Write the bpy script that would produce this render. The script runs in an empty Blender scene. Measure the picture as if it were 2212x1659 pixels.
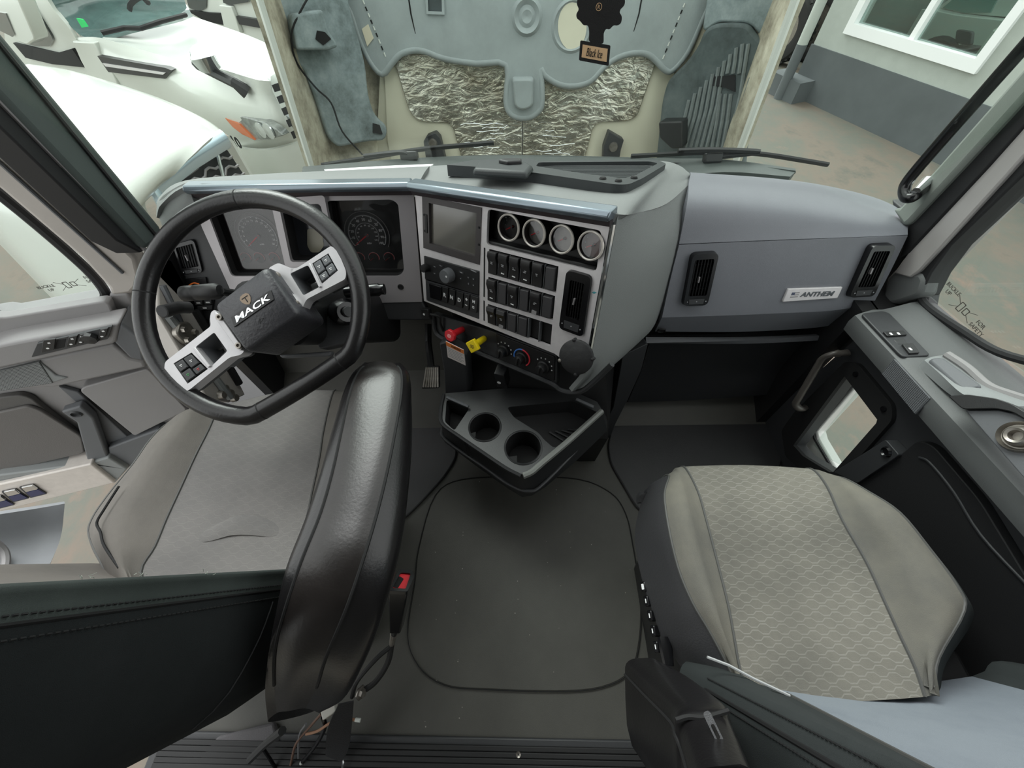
import bpy, bmesh, math, random
from mathutils import Vector, Matrix
from mathutils.geometry import tessellate_polygon

random.seed(7)
V = Vector
SC = bpy.context.scene
COL = SC.collection

# ------------------------------------------------------------------ camera
W_PX, H_PX, F_PX = 2212.0, 1659.0, 830.0
CAM = V((0.0, 0.0, 1.35))                    # metres above the cab floor
_X = V((21600, 330, 830)).normalized()       # cab's lateral axis seen by the lens
_Z = -V((41, -590, -830)).normalized()       # cab's vertical axis seen by the lens
_X = (_X - _Z * _X.dot(_Z)).normalized()
_Y = _Z.cross(_X)
ROT = Matrix((_X, _Y, _Z))                   # lens -> cab
cam_d = bpy.data.cameras.new('camera')
cam_d.sensor_width = 36.0
cam_d.lens = 36.0 * F_PX / W_PX
cam_d.clip_start = 0.02
cam_d.clip_end = 200
cam_o = bpy.data.objects.new('camera', cam_d)
COL.objects.link(cam_o)
cam_o.matrix_world = Matrix.Translation(CAM) @ ROT.to_4x4()
SC.camera = cam_o

# ------------------------------------------------------------------ light
SC.view_settings.view_transform = 'Standard'
SC.view_settings.look = 'None'
SC.view_settings.gamma = 1.0
SC.view_settings.use_curve_mapping = False
SC.view_settings.exposure = 0.7
wd = bpy.data.worlds.new('overcast_sky')
SC.world = wd
wd.use_nodes = True
_bg = wd.node_tree.nodes['Background']
_bg.inputs['Color'].default_value = (0.97, 1.0, 0.99, 1)
_bg.inputs['Strength'].default_value = 1.15
sun_d = bpy.data.lights.new('sun', 'SUN')
sun_d.energy = 2.0
sun_d.angle = math.radians(35)
sun_o = bpy.data.objects.new('sun', sun_d)
COL.objects.link(sun_o)
sun_o.rotation_euler = (math.radians(-38), math.radians(-22), 0)

# ------------------------------------------------------------------ pixel -> place
def D(x, y):
    return ROT @ V(((x - W_PX / 2) / F_PX, (H_PX / 2 - y) / F_PX, -1.0))
def T(x, y, t): return CAM + D(x, y) * t
def PZ(x, y, z):
    d = D(x, y); return CAM + d * ((z - CAM.z) / d.z)
def PY(x, y, v):
    d = D(x, y); return CAM + d * (v / d.y)
def PX(x, y, v):
    d = D(x, y); return CAM + d * (v / d.x)
def crop(ox, oy, s):
    return lambda x, y: (ox + x / s, oy + y / s)
A_ = crop(0, 0, 2.962); B_ = crop(540, 0, 2.962); C_ = crop(1100, 0, 2.962); D_ = crop(1472, 0, 2.962)
E_ = crop(0, 540, 2.962); F_ = crop(260, 380, 2.962); G_ = crop(860, 340, 2.962); H_ = crop(1400, 360, 2.724)
I_ = crop(0, 1050, 2.724); J_ = crop(540, 1050, 2.724); K_ = crop(1240, 980, 2.2757); L_ = crop(860, 800, 2.962)
M_ = crop(900, 400, 4.88); N_ = crop(900, 660, 4.88); O_ = crop(420, 400, 4.608); P_ = crop(1580, 600, 3.4557)

class Pl:
    """A flat face of the place: origin, in-plane axes ex, ey and normal n."""
    def __init__(s, o, ex, n):
        s.o = V(o); s.n = V(n).normalized()
        ex = V(ex); s.ex = (ex - s.n * ex.dot(s.n)).normalized()
        s.ey = s.n.cross(s.ex)
        s.M = Matrix(((s.ex.x, s.ey.x, s.n.x, s.o.x), (s.ex.y, s.ey.y, s.n.y, s.o.y), (s.ex.z, s.ey.z, s.n.z, s.o.z), (0, 0, 0, 1)))
    def pt(s, x, y, d=0.0):
        r = D(x, y); o = s.o + s.n * d
        return CAM + r * ((o - CAM).dot(s.n) / r.dot(s.n))
    def uv(s, x, y, d=0.0):
        q = s.pt(x, y, d) - s.o
        return (q.dot(s.ex), q.dot(s.ey))
    def uvs(s, pts, d=0.0): return [s.uv(x, y, d) for x, y in pts]
    def off(s, d): return Pl(s.o + s.n * d, s.ex, s.n)
    def at(s, u, v, w=0.0): return s.o + s.ex * u + s.ey * v + s.n * w
    def moved(s, u, v, w=0.0, rot=0.0):
        c, q = math.cos(rot), math.sin(rot)
        return Pl(s.at(u, v, w), s.ex * c + s.ey * q, s.n)

ROOF_Y = 0.35  # unseen roof is cut short here to let front light in
# ------------------------------------------------------------------ mesh builder
def rr(w, h, r=0.0, cx=0.0, cy=0.0, n=4):
    if r <= 0: return [(cx - w / 2, cy - h / 2), (cx + w / 2, cy - h / 2), (cx + w / 2, cy + h / 2), (cx - w / 2, cy + h / 2)]
    out = []
    for k, (sx, sy) in enumerate(((-1, -1), (1, -1), (1, 1), (-1, 1))):
        ax, ay = cx + sx * (w / 2 - r), cy + sy * (h / 2 - r)
        for i in range(n + 1):
            a = math.pi + k * math.pi / 2 + i * math.pi / 2 / n
            out.append((ax + r * math.cos(a), ay + r * math.sin(a)))
    return out
def circ(r, cx=0.0, cy=0.0, n=24, ry=None):
    ry = r if ry is None else ry
    return [(cx + r * math.cos(2 * math.pi * i / n), cy + ry * math.sin(2 * math.pi * i / n)) for i in range(n)]
def rnd(poly, r, n=4):
    """Round the corners of a polygon (2-D or 3-D points); r may be a list."""
    out = []; N = len(poly)
    for i in range(N):
        p0, p1, p2 = V(poly[i - 1]), V(poly[i]), V(poly[(i + 1) % N])
        rad = r[i] if isinstance(r, (list, tuple)) else r
        a, b = p0 - p1, p2 - p1
        k = min(rad, a.length * .48, b.length * .48)
        if k < 1e-6: out.append(tuple(p1)); continue
        s, e = p1 + a.normalized() * k, p1 + b.normalized() * k
        for j in range(n + 1):
            t = j / n
            out.append(tuple(s * (1 - t) ** 2 + p1 * 2 * t * (1 - t) + e * t * t))
    return out
def cat(pts, n=6, closed=False):
    """Catmull-Rom through points."""
    P = [V(p) for p in pts]; N = len(P); out = []
    if N < 3 and not closed:
        return [P[0].lerp(P[-1], i / n) for i in range(n + 1)]
    for i in range(N if closed else N - 1):
        if closed: a, b, c, d = P[i - 1], P[i], P[(i + 1) % N], P[(i + 2) % N]
        else:
            b, c = P[i], P[i + 1]
            a = P[i - 1] if i else b * 2 - c
            d = P[i + 2] if i + 2 < N else c * 2 - b
        for j in range(n):
            t = j / n
            out.append((b * 2 + (c - a) * t + (a * 2 - b * 5 + c * 4 - d) * t * t + (b * 3 - a - c * 3 + d) * t ** 3) * .5)
    if not closed: out.append(P[-1].copy())
    return out
def area2(p): return sum(p[i - 1][0] * p[i][1] - p[i][0] * p[i - 1][1] for i in range(len(p))) / 2

WL = {}
class MB:
    def __init__(s): s.v = []; s.f = []
    def add(s, vs, fs):
        k = len(s.v); s.v += [V(q) for q in vs]; s.f += [tuple(i + k for i in f) for f in fs]; return s
    def plate(s, outer, z0, z1, pl=None, holes=(), taper=0.0):
        """outer/holes: 2-D polygons in the plane pl; a slab from z0 (back) to z1 (front)."""
        loops = [outer] + list(holes)
        loops = [(list(l) if (area2(l) > 0) == (i == 0) else list(l)[::-1]) for i, l in enumerate(loops)]
        if holes: tri = tessellate_polygon([[V((p[0], p[1], 0)) for p in l] for l in loops])
        else: tri = [tuple(range(len(outer)))]
        flat = [p for l in loops for p in l]; n = len(flat)
        up = list(flat)
        if taper:
            cx = sum(p[0] for p in loops[0]) / len(loops[0]); cy = sum(p[1] for p in loops[0]) / len(loops[0])
            up = [(cx + (p[0] - cx) * (1 - taper), cy + (p[1] - cy) * (1 - taper)) for p in flat]
        pos = (lambda u, v, w: pl.at(u, v, w)) if pl else (lambda u, v, w: V((u, v, w)))
        vs = [pos(p[0], p[1], z0) for p in flat] + [pos(p[0], p[1], z1) for p in up]
        fs = []
        for t in tri:
            if len(t) == 3:
                a, b, c = (V(flat[i]) for i in t)
                if (b - a).cross(c - a) < 0: t = t[::-1]
            fs.append(tuple(i + n for i in t)); fs.append(tuple(t[::-1]))
        k = 0
        for l in loops:
            m = len(l)
            for i in range(m): fs.append((k + i, k + (i + 1) % m, n + k + (i + 1) % m, n + k + i))
            k += m
        return s.add(vs, fs)
    def box(s, c, size, pl=None):
        pl = pl or Pl((0, 0, 0), (1, 0, 0), (0, 0, 1))
        return s.plate(rr(size[0], size[1], 0, c[0], c[1]), c[2] - size[2] / 2, c[2] + size[2] / 2, pl)
    def tube(s, pts, r, n=10, closed=False, caps=True, flat=None):
        P = [V(p) for p in pts]; N = len(P); rings = []
        tan = []
        for i in range(N):
            a = P[i - 1] if (i or closed) else P[i]; b = P[(i + 1) % N] if (i + 1 < N or closed) else P[i]
            tan.append((b - a).normalized())
        up = V(flat) if flat is not None else (V((0, 0, 1)) if abs(tan[0].z) < .9 else V((1, 0, 0)))
        vs = []; fs = []
        nrm = (up - tan[0] * up.dot(tan[0])).normalized()
        for i in range(N):
            if flat is not None: nrm = (V(flat) - tan[i] * V(flat).dot(tan[i])).normalized()
            else: nrm = (nrm - tan[i] * nrm.dot(tan[i])).normalized()
            bi = tan[i].cross(nrm)
            ri = r[i] if isinstance(r, (list, tuple)) else r
            ra, rb = ri if isinstance(ri, tuple) else (ri, ri)
            for j in range(n):
                a = 2 * math.pi * j / n
                vs.append(P[i] + nrm * ra * math.cos(a) + bi * rb * math.sin(a))
        for i in range(N if closed else N - 1):
            for j in range(n):
                fs.append((i * n + j, ((i + 1) % N) * n + j, ((i + 1) % N) * n + (j + 1) % n, i * n + (j + 1) % n)[::-1])
        if caps and not closed:
            fs.append(tuple(range(n))); fs.append(tuple((N - 1) * n + j for j in range(n))[::-1])
        return s.add(vs, fs)
    def lathe(s, prof, pl, n=24, sx=1.0, caps=True):
        vs = []; fs = []; m = len(prof)
        for i in range(n):
            a = 2 * math.pi * i / n
            for r, z in prof: vs.append(pl.at(r * math.cos(a) * sx, r * math.sin(a), z))
        for i in range(n):
            for j in range(m - 1):
                fs.append((i * m + j, ((i + 1) % n) * m + j, ((i + 1) % n) * m + j + 1, i * m + j + 1))
        if caps and prof[-1][0] > 1e-6: fs.append(tuple(i * m + m - 1 for i in range(n)))
        if caps and prof[0][0] > 1e-6: fs.append(tuple(i * m for i in range(n))[::-1])
        return s.add(vs, fs)
    def grid(s, rows, thick=None):
        """rows of 3-D points -> skin; thick = vector (or length along mean normal) gives a closed slab."""
        R = [[V(p) for p in r] for r in rows]; a, b = len(R), len(R[0])
        vs = [p for r in R for p in r]
        fs = [(i * b + j, i * b + j + 1, (i + 1) * b + j + 1, (i + 1) * b + j) for i in range(a - 1) for j in range(b - 1)]
        if thick is not None:
            n = len(vs)
            if isinstance(thick, (int, float)):
                nr = []
                for i in range(a):
                    for j in range(b):
                        du = R[i][min(j + 1, b - 1)] - R[i][max(j - 1, 0)]; dv = R[min(i + 1, a - 1)][j] - R[max(i - 1, 0)][j]
                        nr.append(du.cross(dv).normalized() * thick)
            else: nr = [V(thick)] * n
            vs += [p + q for p, q in zip(vs[:n], nr)]
            fs += [tuple(k + n for k in f)[::-1] for f in fs]
            ring = [j for j in range(b)] + [i * b + b - 1 for i in range(1, a)] + [(a - 1) * b + j for j in range(b - 2, -1, -1)] + [i * b for i in range(a - 2, 0, -1)]
            for k in range(len(ring)):
                p, q = ring[k], ring[(k + 1) % len(ring)]
                fs.append((q, p, p + n, q + n))
        return s.add(vs, fs)
    def patch(s, rows, nu=4, nv=4, thick=None):
        R = [cat(r, nu) for r in rows]
        cols = [cat([r[j] for r in R], nv) for j in range(len(R[0]))]
        return s.grid([[c[i] for c in cols] for i in range(len(cols[0]))], thick)
    def loft(s, secs, caps=True, closed=False):
        b = len(secs[0]); vs = [V(p) for q in secs for p in q]; N = len(secs)
        fs = [(i * b + j, i * b + (j + 1) % b, ((i + 1) % N) * b + (j + 1) % b, ((i + 1) % N) * b + j) for i in range(N if closed else N - 1) for j in range(b)]
        if caps and not closed: fs += [tuple(range(b))[::-1], tuple((N - 1) * b + j for j in range(b))]
        return s.add(vs, fs)
    def text(s, txt, pl, h, cx=0.0, cy=0.0, depth=.0006, w=None, bold=0.0, shear=0.0, rot=0.0):
        c = bpy.data.curves.new('lettering', 'FONT'); c.body = txt; c.align_x = 'CENTER'; c.align_y = 'CENTER'
        c.extrude = .02; c.offset = bold; c.shear = shear; c.resolution_u = 3
        o = bpy.data.objects.new('lettering', c); COL.objects.link(o)
        bpy.context.view_layer.update()
        me = o.to_mesh()
        P = [q.co.copy() for q in me.vertices]; fs = [tuple(p.vertices) for p in me.polygons]
        o.to_mesh_clear(); bpy.data.objects.remove(o); bpy.data.curves.remove(c)
        if not P: return s
        x0, x1 = min(q.x for q in P), max(q.x for q in P); y0, y1 = min(q.y for q in P), max(q.y for q in P)
        k = h / max(1e-6, y1 - y0); kx = k if w is None else w / max(1e-6, x1 - x0)
        cr, sr = math.cos(rot), math.sin(rot); vs = []
        for q in P:
            u, v = (q.x - (x0 + x1) / 2) * kx, (q.y - (y0 + y1) / 2) * k
            vs.append(pl.at(cx + u * cr - v * sr, cy + u * sr + v * cr, depth * (1 if q.z > 0 else 0)))
        return s.add(vs, fs)
    def build(s, name, mat, parent=None, label=None, bevel=0.0, seg=2, smooth=35, sub=0, kind=None, fix=False, cat=None, group=None):
        if not s.v: s.v = [V((0, 0, 0))]
        lo = V([min(q[i] for q in s.v) for i in range(3)]); hi = V([max(q[i] for q in s.v) for i in range(3)])
        c = (lo + hi) / 2
        me = bpy.data.meshes.new(name)
        me.from_pydata([q - c for q in s.v], [], s.f)
        if fix or sub:
            bm = bmesh.new(); bm.from_mesh(me); bmesh.ops.recalc_face_normals(bm, faces=bm.faces); bm.to_mesh(me); bm.free()
        me.materials.append(mat)
        o = bpy.data.objects.new(name, me); COL.objects.link(o)
        WL[o] = c
        if parent is not None: o.parent = parent; o.location = c - WL[parent]
        else: o.location = c
        if smooth:
            me.shade_smooth()
            if not sub: me.set_sharp_from_angle(angle=math.radians(smooth))
        if bevel:
            m = o.modifiers.new('bevel', 'BEVEL'); m.width = bevel; m.segments = seg; m.limit_method = 'ANGLE'; m.angle_limit = math.radians(40); m.use_clamp_overlap = True
            m.harden_normals = False
        if sub:
            m = o.modifiers.new('sub', 'SUBSURF'); m.levels = sub; m.render_levels = sub
        if label: o['label'] = label
        if kind: o['kind'] = kind
        if cat: o['category'] = cat
        if group: o['group'] = group
        return o
def thing(name, label, category, loc, group=None, kind=None):
    o = bpy.data.objects.new(name, None); COL.objects.link(o)
    o.empty_display_size = .05; o.location = V(loc); WL[o] = V(loc)
    o['label'] = label
    if category: o['category'] = category
    if group: o['group'] = group
    if kind: o['kind'] = kind
    return o

# ------------------------------------------------------------------ materials
def lin(c):
    return tuple(((x / 255) / 12.92 if x / 255 <= .04045 else ((x / 255 + .055) / 1.055) ** 2.4) for x in c) + (1,)
def mat(name, rgb, rough=.6, metal=0.0, bump=0.0, scale=400.0, var=0.0, vscale=8.0, coat=0.0, rgb2=None, spec=.5, emit=None):
    m = bpy.data.materials.new(name); m.use_nodes = True
    nt = m.node_tree; b = nt.nodes['Principled BSDF']
    b.inputs['Base Color'].default_value = lin(rgb)
    b.inputs['Roughness'].default_value = rough; b.inputs['Metallic'].default_value = metal
    b.inputs['Coat Weight'].default_value = coat; b.inputs['Coat Roughness'].default_value = .1
    b.inputs['Specular IOR Level'].default_value = spec
    tc = nt.nodes.new('ShaderNodeTexCoord')
    if var or rgb2:
        n = nt.nodes.new('ShaderNodeTexNoise'); n.inputs['Scale'].default_value = vscale; n.inputs['Detail'].default_value = 5; n.inputs['Roughness'].default_value = .65
        nt.links.new(tc.outputs['Object'], n.inputs['Vector'])
        r = nt.nodes.new('ShaderNodeValToRGB'); c = lin(rgb)
        d = lin(rgb2) if rgb2 else tuple(min(1, x * (1 + var)) for x in c[:3]) + (1,)
        e = c if rgb2 else tuple(x * (1 - var) for x in c[:3]) + (1,)
        r.color_ramp.elements[0].position = .35; r.color_ramp.elements[1].position = .65
        r.color_ramp.elements[0].color = e; r.color_ramp.elements[1].color = d
        nt.links.new(n.outputs['Fac'], r.inputs['Fac']); nt.links.new(r.outputs['Color'], b.inputs['Base Color'])
    if bump:
        n = nt.nodes.new('ShaderNodeTexNoise'); n.inputs['Scale'].default_value = scale; n.inputs['Detail'].default_value = 3
        nt.links.new(tc.outputs['Object'], n.inputs['Vector'])
        q = nt.nodes.new('ShaderNodeBump'); q.inputs['Strength'].default_value = bump; q.inputs['Distance'].default_value = .002
        nt.links.new(n.outputs['Fac'], q.inputs['Height']); nt.links.new(q.outputs['Normal'], b.inputs['Normal'])
    if emit:
        b.inputs['Emission Color'].default_value = lin(rgb); b.inputs['Emission Strength'].default_value = emit
    return m
def glass_mat(name, tint, refl=.06, rough=0.0, haze=0.0):
    """A thin pane: tinted transmission with a fresnel reflection (and an optional dusty veil)."""
    m = bpy.data.materials.new(name); m.use_nodes = True; nt = m.node_tree
    nt.nodes.remove(nt.nodes['Principled BSDF']); out = nt.nodes['Material Output']
    t = nt.nodes.new('ShaderNodeBsdfTransparent'); t.inputs[0].default_value = lin(tint)
    g = nt.nodes.new('ShaderNodeBsdfGlossy'); g.inputs['Roughness'].default_value = rough
    lw = nt.nodes.new('ShaderNodeLayerWeight'); pw = nt.nodes.new('ShaderNodeMath'); pw.operation = 'POWER'; pw.inputs[1].default_value = 5.0
    nt.links.new(lw.outputs['Facing'], pw.inputs[0])
    ma = nt.nodes.new('ShaderNodeMath'); ma.operation = 'MULTIPLY_ADD'; ma.inputs[1].default_value = .9; ma.inputs[2].default_value = .04
    nt.links.new(pw.outputs[0], ma.inputs[0])
    mul = nt.nodes.new('ShaderNodeMath'); mul.operation = 'MULTIPLY'; mul.inputs[1].default_value = refl
    nt.links.new(ma.outputs[0], mul.inputs[0])
    mx = nt.nodes.new('ShaderNodeMixShader'); nt.links.new(mul.outputs[0], mx.inputs[0]); nt.links.new(t.outputs[0], mx.inputs[1]); nt.links.new(g.outputs[0], mx.inputs[2])
    last = mx
    if haze:
        d = nt.nodes.new('ShaderNodeBsdfDiffuse'); d.inputs[0].default_value = (.8, .85, .82, 1)
        m2 = nt.nodes.new('ShaderNodeMixShader'); m2.inputs[0].default_value = haze
        nt.links.new(mx.outputs[0], m2.inputs[1]); nt.links.new(d.outputs[0], m2.inputs[2]); last = m2
    nt.links.new(last.outputs[0], out.inputs[0])
    return m

GREY = mat('grey_moulded_plastic', (128, 131, 131), .55, bump=.25, scale=900)
PADG = mat('grey_dash_pad', (114, 117, 116), .6, bump=.3, scale=700)
GREY_D = mat('darker_grey_moulded_plastic', (92, 94, 97), .55, bump=.25, scale=900)
GREY_L = mat('pale_grey_plastic', (134, 132, 132), .55, bump=.2, scale=900)
PANEL = mat('slate_grey_panel', (108, 110, 116), .5, bump=.2, scale=900, var=.05, vscale=5)
BLACK = mat('black_plastic', (26, 26, 27), .45, bump=.15, scale=900)
BLACK_G = mat('gloss_black_plastic', (16, 16, 18), .22)
BLACK_M = mat('matt_black', (14, 14, 15), .8)
CHARC = mat('charcoal_plastic', (50, 51, 53), .5, bump=.2, scale=900)
SILVER = mat('brushed_silver_trim', (214, 210, 211), .42, metal=.25, var=.04, vscale=60)
SILVER_D = mat('dull_silver_trim', (140, 137, 138), .4, metal=.5)
CHROME = mat('chrome', (225, 228, 230), .08, metal=1.0)
STEEL = mat('dull_steel', (150, 145, 138), .4, metal=.8, var=.2, vscale=60)
LEATHER = mat('black_leather', (23, 22, 23), .28, bump=.12, scale=260)
LEATHER2 = mat('worn_black_leather', (32, 29, 28), .32, bump=.12, scale=200, var=.25, vscale=14)
RUBBER = mat('black_rubber', (24, 24, 25), .65)
FLOORM = mat('black_rubber_floor', (70, 69, 64), .6, bump=.2, scale=700, var=.12, vscale=4)
WHITE_INK = mat('white_print', (225, 225, 225), .6)
GREY_INK = mat('grey_print', (150, 150, 152), .6)
RED_INK = mat('red_print', (200, 60, 60), .5)
RED = mat('red_plastic', (208, 38, 48), .35)
YELLOW = mat('yellow_plastic', (236, 208, 20), .4)
WHITE_P = mat('white_truck_paint', (212, 215, 209), .25, coat=.5, var=.01)
CREAM = mat('cream_hood_paint', (214, 210, 190), .5, var=.05, vscale=3)
GLASS = glass_mat('clear_glass', (246, 250, 248), .8)
WIND = glass_mat('windscreen_glass', (249, 253, 250), .5)
# ================================================================== outdoors
def noise_mix(name, cols, scale, rough=.9, bump=.3, bscale=60, stretch=(1, 1, 1), detail=8):
    m = mat(name, cols[0], rough, bump=bump, scale=bscale)
    nt = m.node_tree; b = nt.nodes['Principled BSDF']
    tc = nt.nodes.new('ShaderNodeTexCoord'); mp = nt.nodes.new('ShaderNodeMapping'); mp.inputs['Scale'].default_value = stretch
    n = nt.nodes.new('ShaderNodeTexNoise'); n.inputs['Scale'].default_value = scale; n.inputs['Detail'].default_value = detail; n.inputs['Roughness'].default_value = .7
    r = nt.nodes.new('ShaderNodeValToRGB'); el = r.color_ramp.elements
    while len(el) < len(cols): el.new(.5)
    for i, c in enumerate(cols): el[i].position = .3 + .4 * i / (len(cols) - 1); el[i].color = lin(c)
    nt.links.new(tc.outputs['Object'], mp.inputs['Vector']); nt.links.new(mp.outputs[0], n.inputs['Vector'])
    nt.links.new(n.outputs['Fac'], r.inputs['Fac']); nt.links.new(r.outputs['Color'], b.inputs['Base Color'])
    return m
GZ = -1.30
ASPH = noise_mix('worn_asphalt', [(80, 84, 78), (110, 100, 90), (96, 98, 90), (128, 106, 94)], 1.1, bscale=90, stretch=(1, .7, 1))
m = MB(); m.plate([(-25, -12), (25, -12), (25, 40), (-25, 40)], GZ - .1, GZ)
m.build('ground', ASPH, label='worn grey brown asphalt yard around the truck', kind='structure')
YEL_LINE = mat('faded_yellow_road_paint', (190, 176, 110), .9, var=.2)
m = MB(); q0, q1 = PZ(*D_(640, 225), GZ), PZ(*D_(760, 268), GZ)
dq = (q1 - q0).normalized(); sd = V((-dq.y, dq.x, 0)) * .07
m.grid([[q0 - dq * 1.5 - sd, q1 + dq - sd], [q0 - dq * 1.5 + sd, q1 + dq + sd]], V((0, 0, .006)))
m.build('painted_line', YEL_LINE, label='faded yellow line painted on the asphalt by the bollard', cat='road marking', fix=True)

# building
b0, b1 = PZ(1690, 195, GZ), PZ(2000, 340, GZ)
bd = (b1 - b0); bd.z = 0; bd.normalize()
bn = V((bd.y, -bd.x, 0))
if bn.dot(CAM - b0) < 0: bn = -bn
BW = Pl(b0, bd, bn)
STUC = mat('grey_stucco', (170, 176, 170), .9, bump=.5, scale=70, var=.04)
STUC_D = mat('charcoal_wall_paint', (88, 93, 95), .85, bump=.4, scale=70, var=.08, vscale=2)
flip = 1 if BW.ey.z > 0 else -1
ul = BW.uv(*D_(975, 0))[0]
wt = 2.9 * flip; ze = BW.uv(*D_(880, 315))[1]; ze2 = BW.uv(*D_(1900, 625))[1]; zm = (ze + ze2) / 2
win_o = BW.uvs([D_(1060, 210), D_(1925, 400)]); wl, wr_ = win_o[0][0], win_o[1][0]; wb = (win_o[0][1] + win_o[1][1]) / 2
u1 = 14.0
m = MB(); m.plate([(ul, -.1), (u1, -.1), (u1, wt), (ul, wt)], -.25, 0, BW, holes=[[(wl, wb), (wr_, wb), (wr_, wb + 1.5), (wl, wb + 1.5)]])
bw = m.build('wall_building', STUC, label='grey stucco wall of the building beyond the passenger window', kind='structure', fix=True)
m = MB(); m.plate([(ul - .02, -.1), (u1, -.1), (u1, zm), (ul - .02, zm)], 0, .02, BW); m.build('painted_dado', STUC_D, bw, label='dark charcoal painted lower band', fix=True)
m = MB(); m.plate([(ul - .3, -.1), (ul + .35, -.1), (ul + .35, .28), (ul - .3, .28)], .02, .3, BW); m.build('plinth', STUC_D, bw, fix=True)
WHITE_F = mat('white_window_frame', (236, 238, 238), .4)
wn = thing('window_1', 'white framed two pane sliding window in the grey building wall', None, BW.at((wl + wr_) / 2, wb, 0), kind='structure')
fw = .07
m = MB(); m.plate([(wl - .03, wb - .05), (wr_ + .03, wb - .05), (wr_ + .03, wb + 1.53), (wl - .03, wb + 1.53)], -.1, .05, BW, holes=[[(wl + fw, wb + fw), (wr_ - fw, wb + fw), (wr_ - fw, wb + 1.5 - fw), (wl + fw, wb + 1.5 - fw)]])
m.build('frame', WHITE_F, wn, fix=True)
um = BW.uv(*D_(1465, 270))[0]
m = MB(); m.plate([(um - .035, wb + .05), (um + .035, wb + .05), (um + .035, wb + 1.48), (um - .035, wb + 1.48)], -.08, .03, BW); m.build('mullion', WHITE_F, wn, fix=True)
PANE_G = glass_mat('office_window_glass', (214, 226, 222), 2.2)
for a, b in ((wl + fw, um - .03), (um + .03, wr_ - fw)):
    m = MB(); m.plate([(a, wb + fw), (b, wb + fw), (b, wb + 1.5 - fw), (a, wb + 1.5 - fw)], -.05, -.04, BW); m.build('pane', PANE_G, wn, fix=True)

# post by the building corner, tyres beyond it
pb = PZ(*D_(672, 512), GZ + .25)
pp_ = Pl((pb.x, pb.y, GZ), (1, 0, 0), (0, 0, 1))
post = thing('bollard_post', 'slim grey post with a dark lower half by the building corner', 'post', pp_.o)
hb = (PZ(*D_(760, 280), 0) - CAM); hz = CAM.z + hb.z * (V((pb.x, pb.y)).length / V((hb.x, hb.y)).length)
m = MB(); m.lathe([(.075, 0), (.075, hz - GZ)], pp_, 16); m.build('dark_base', STUC_D, post)
m = MB(); m.lathe([(.072, hz - GZ), (.072, 4.0)], pp_, 16); m.build('shaft', STUC, post)
TEAL0 = mat('pickup_glass', (110, 150, 142), .1, coat=1.0)
TYRE = mat('tyre_rubber', (34, 34, 34), .8, bump=.4, scale=90)
def tyre(px, py, dist, yaw, label):
    r, w = .5, .3
    d = D(px, py); k = dist / V((d.x, d.y)).length
    c = CAM + d * k; c.z = GZ + r
    ax = V((math.cos(yaw), math.sin(yaw), 0)); pl = Pl(c, (0, 0, 1), ax)
    t = thing('truck_tyre', label, 'tyre', (c.x, c.y, GZ), 'truck tyres standing beyond the building corner')
    m = MB(); m.lathe([(.3, -w / 2 + .02), (.34, -w / 2), (.46, -w / 2 + .01), (r, -w / 2 + .05), (r, w / 2 - .05), (.46, w / 2 - .01), (.34, w / 2), (.3, w / 2 - .02), (.3, -w / 2 + .02)], pl, 32, caps=False); m.build('carcass', TYRE, t)
    m = MB()
    for i in range(36):
        a = 2 * math.pi * i / 36
        for s in (-1, 0, 1):
            m.box((0, 0, s * .085), (.03, .04, .06), Pl(c + V((0, 0, 0)) + (pl.ex * math.cos(a) + pl.ey * math.sin(a)) * (r), pl.ex * math.cos(a) + pl.ey * math.sin(a), ax))
    m.build('tread', TYRE, t, kind='stuff')
    m = MB(); m.lathe([(.3, -.06), (.18, -.03), (.1, .02), (.02, .03)], pl, 20); m.build('rim', STEEL, t)
tyre(*D_(720, 60), 10.6, .5, 'black truck tyre seen left of the grey post')
tyre(*D_(905, 110), 10.9, .5, 'black truck tyre seen between the grey post and the building')
MARK = mat('red_marker_paint', (205, 70, 66), .6)
c = T(*D_(890, 195), 9.3); rp = Pl((c.x, c.y, GZ), (1, .3, 0), (.3, -1, 0))
mk = thing('reflector_board', 'small red and white striped marker board by the tyres', 'sign', rp.o)
m = MB(); m.plate(rr(.45, .8, .02, 0, .4), 0, .02, rp); m.build('board', WHITE_P, mk)
for k in range(3):
    m = MB(); m.plate(rr(.43, .12, 0, 0, .16 + .24 * k), .02, .024, rp); m.build('stripe', MARK, mk)

# inside the building: dark room, office chair, and a pickup added for a reflection
ROOM = mat('dim_room_wall', (92, 106, 100), .9, var=.15, vscale=2)
m = MB(); m.plate([(ul + .1, -.1), (u1, -.1), (u1, 3.2), (ul + .1, 3.2)], -6.2, -6.0, BW); m.build('room_back_wall', ROOM, bw, fix=True)
m = MB(); m.plate([(ul + .1, -.1), (ul + .3, -.1), (ul + .3, 3.2), (ul + .1, 3.2)], -6.0, -.25, BW); m.build('room_side_wall', ROOM, bw, fix=True)
VP = BW.off(-1.5)
pk = thing('reflected_pickup', 'white pickup behind the building window, standing in for a reflection', 'pickup', VP.at(3.5, 0, -.8))
def vp_part(picks, d0, d1, name, mt, r=.03, bev=.02, lab=None):
    o = VP.uvs([D_(*q) for q in picks])
    if r: o = rnd(o, r)
    m = MB(); m.plate(o, d0, d1, VP); return m.build(name, mt, pk, lab, bevel=bev, fix=True)
vp_part(((1190, 235), (1205, 160), (1240, 122), (1330, 75), (1450, 55), (1600, 62), (1750, 95), (1960, 120), (2500, 170), (2500, 330), (2000, 330), (1500, 300)), -1.7, 0, 'body', WHITE_P)
vp_part(((1585, 62), (1690, -20), (1740, -70), (2150, -60), (2160, 130), (1760, 98)), -1.5, -.15, 'cab', WHITE_P)
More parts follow.
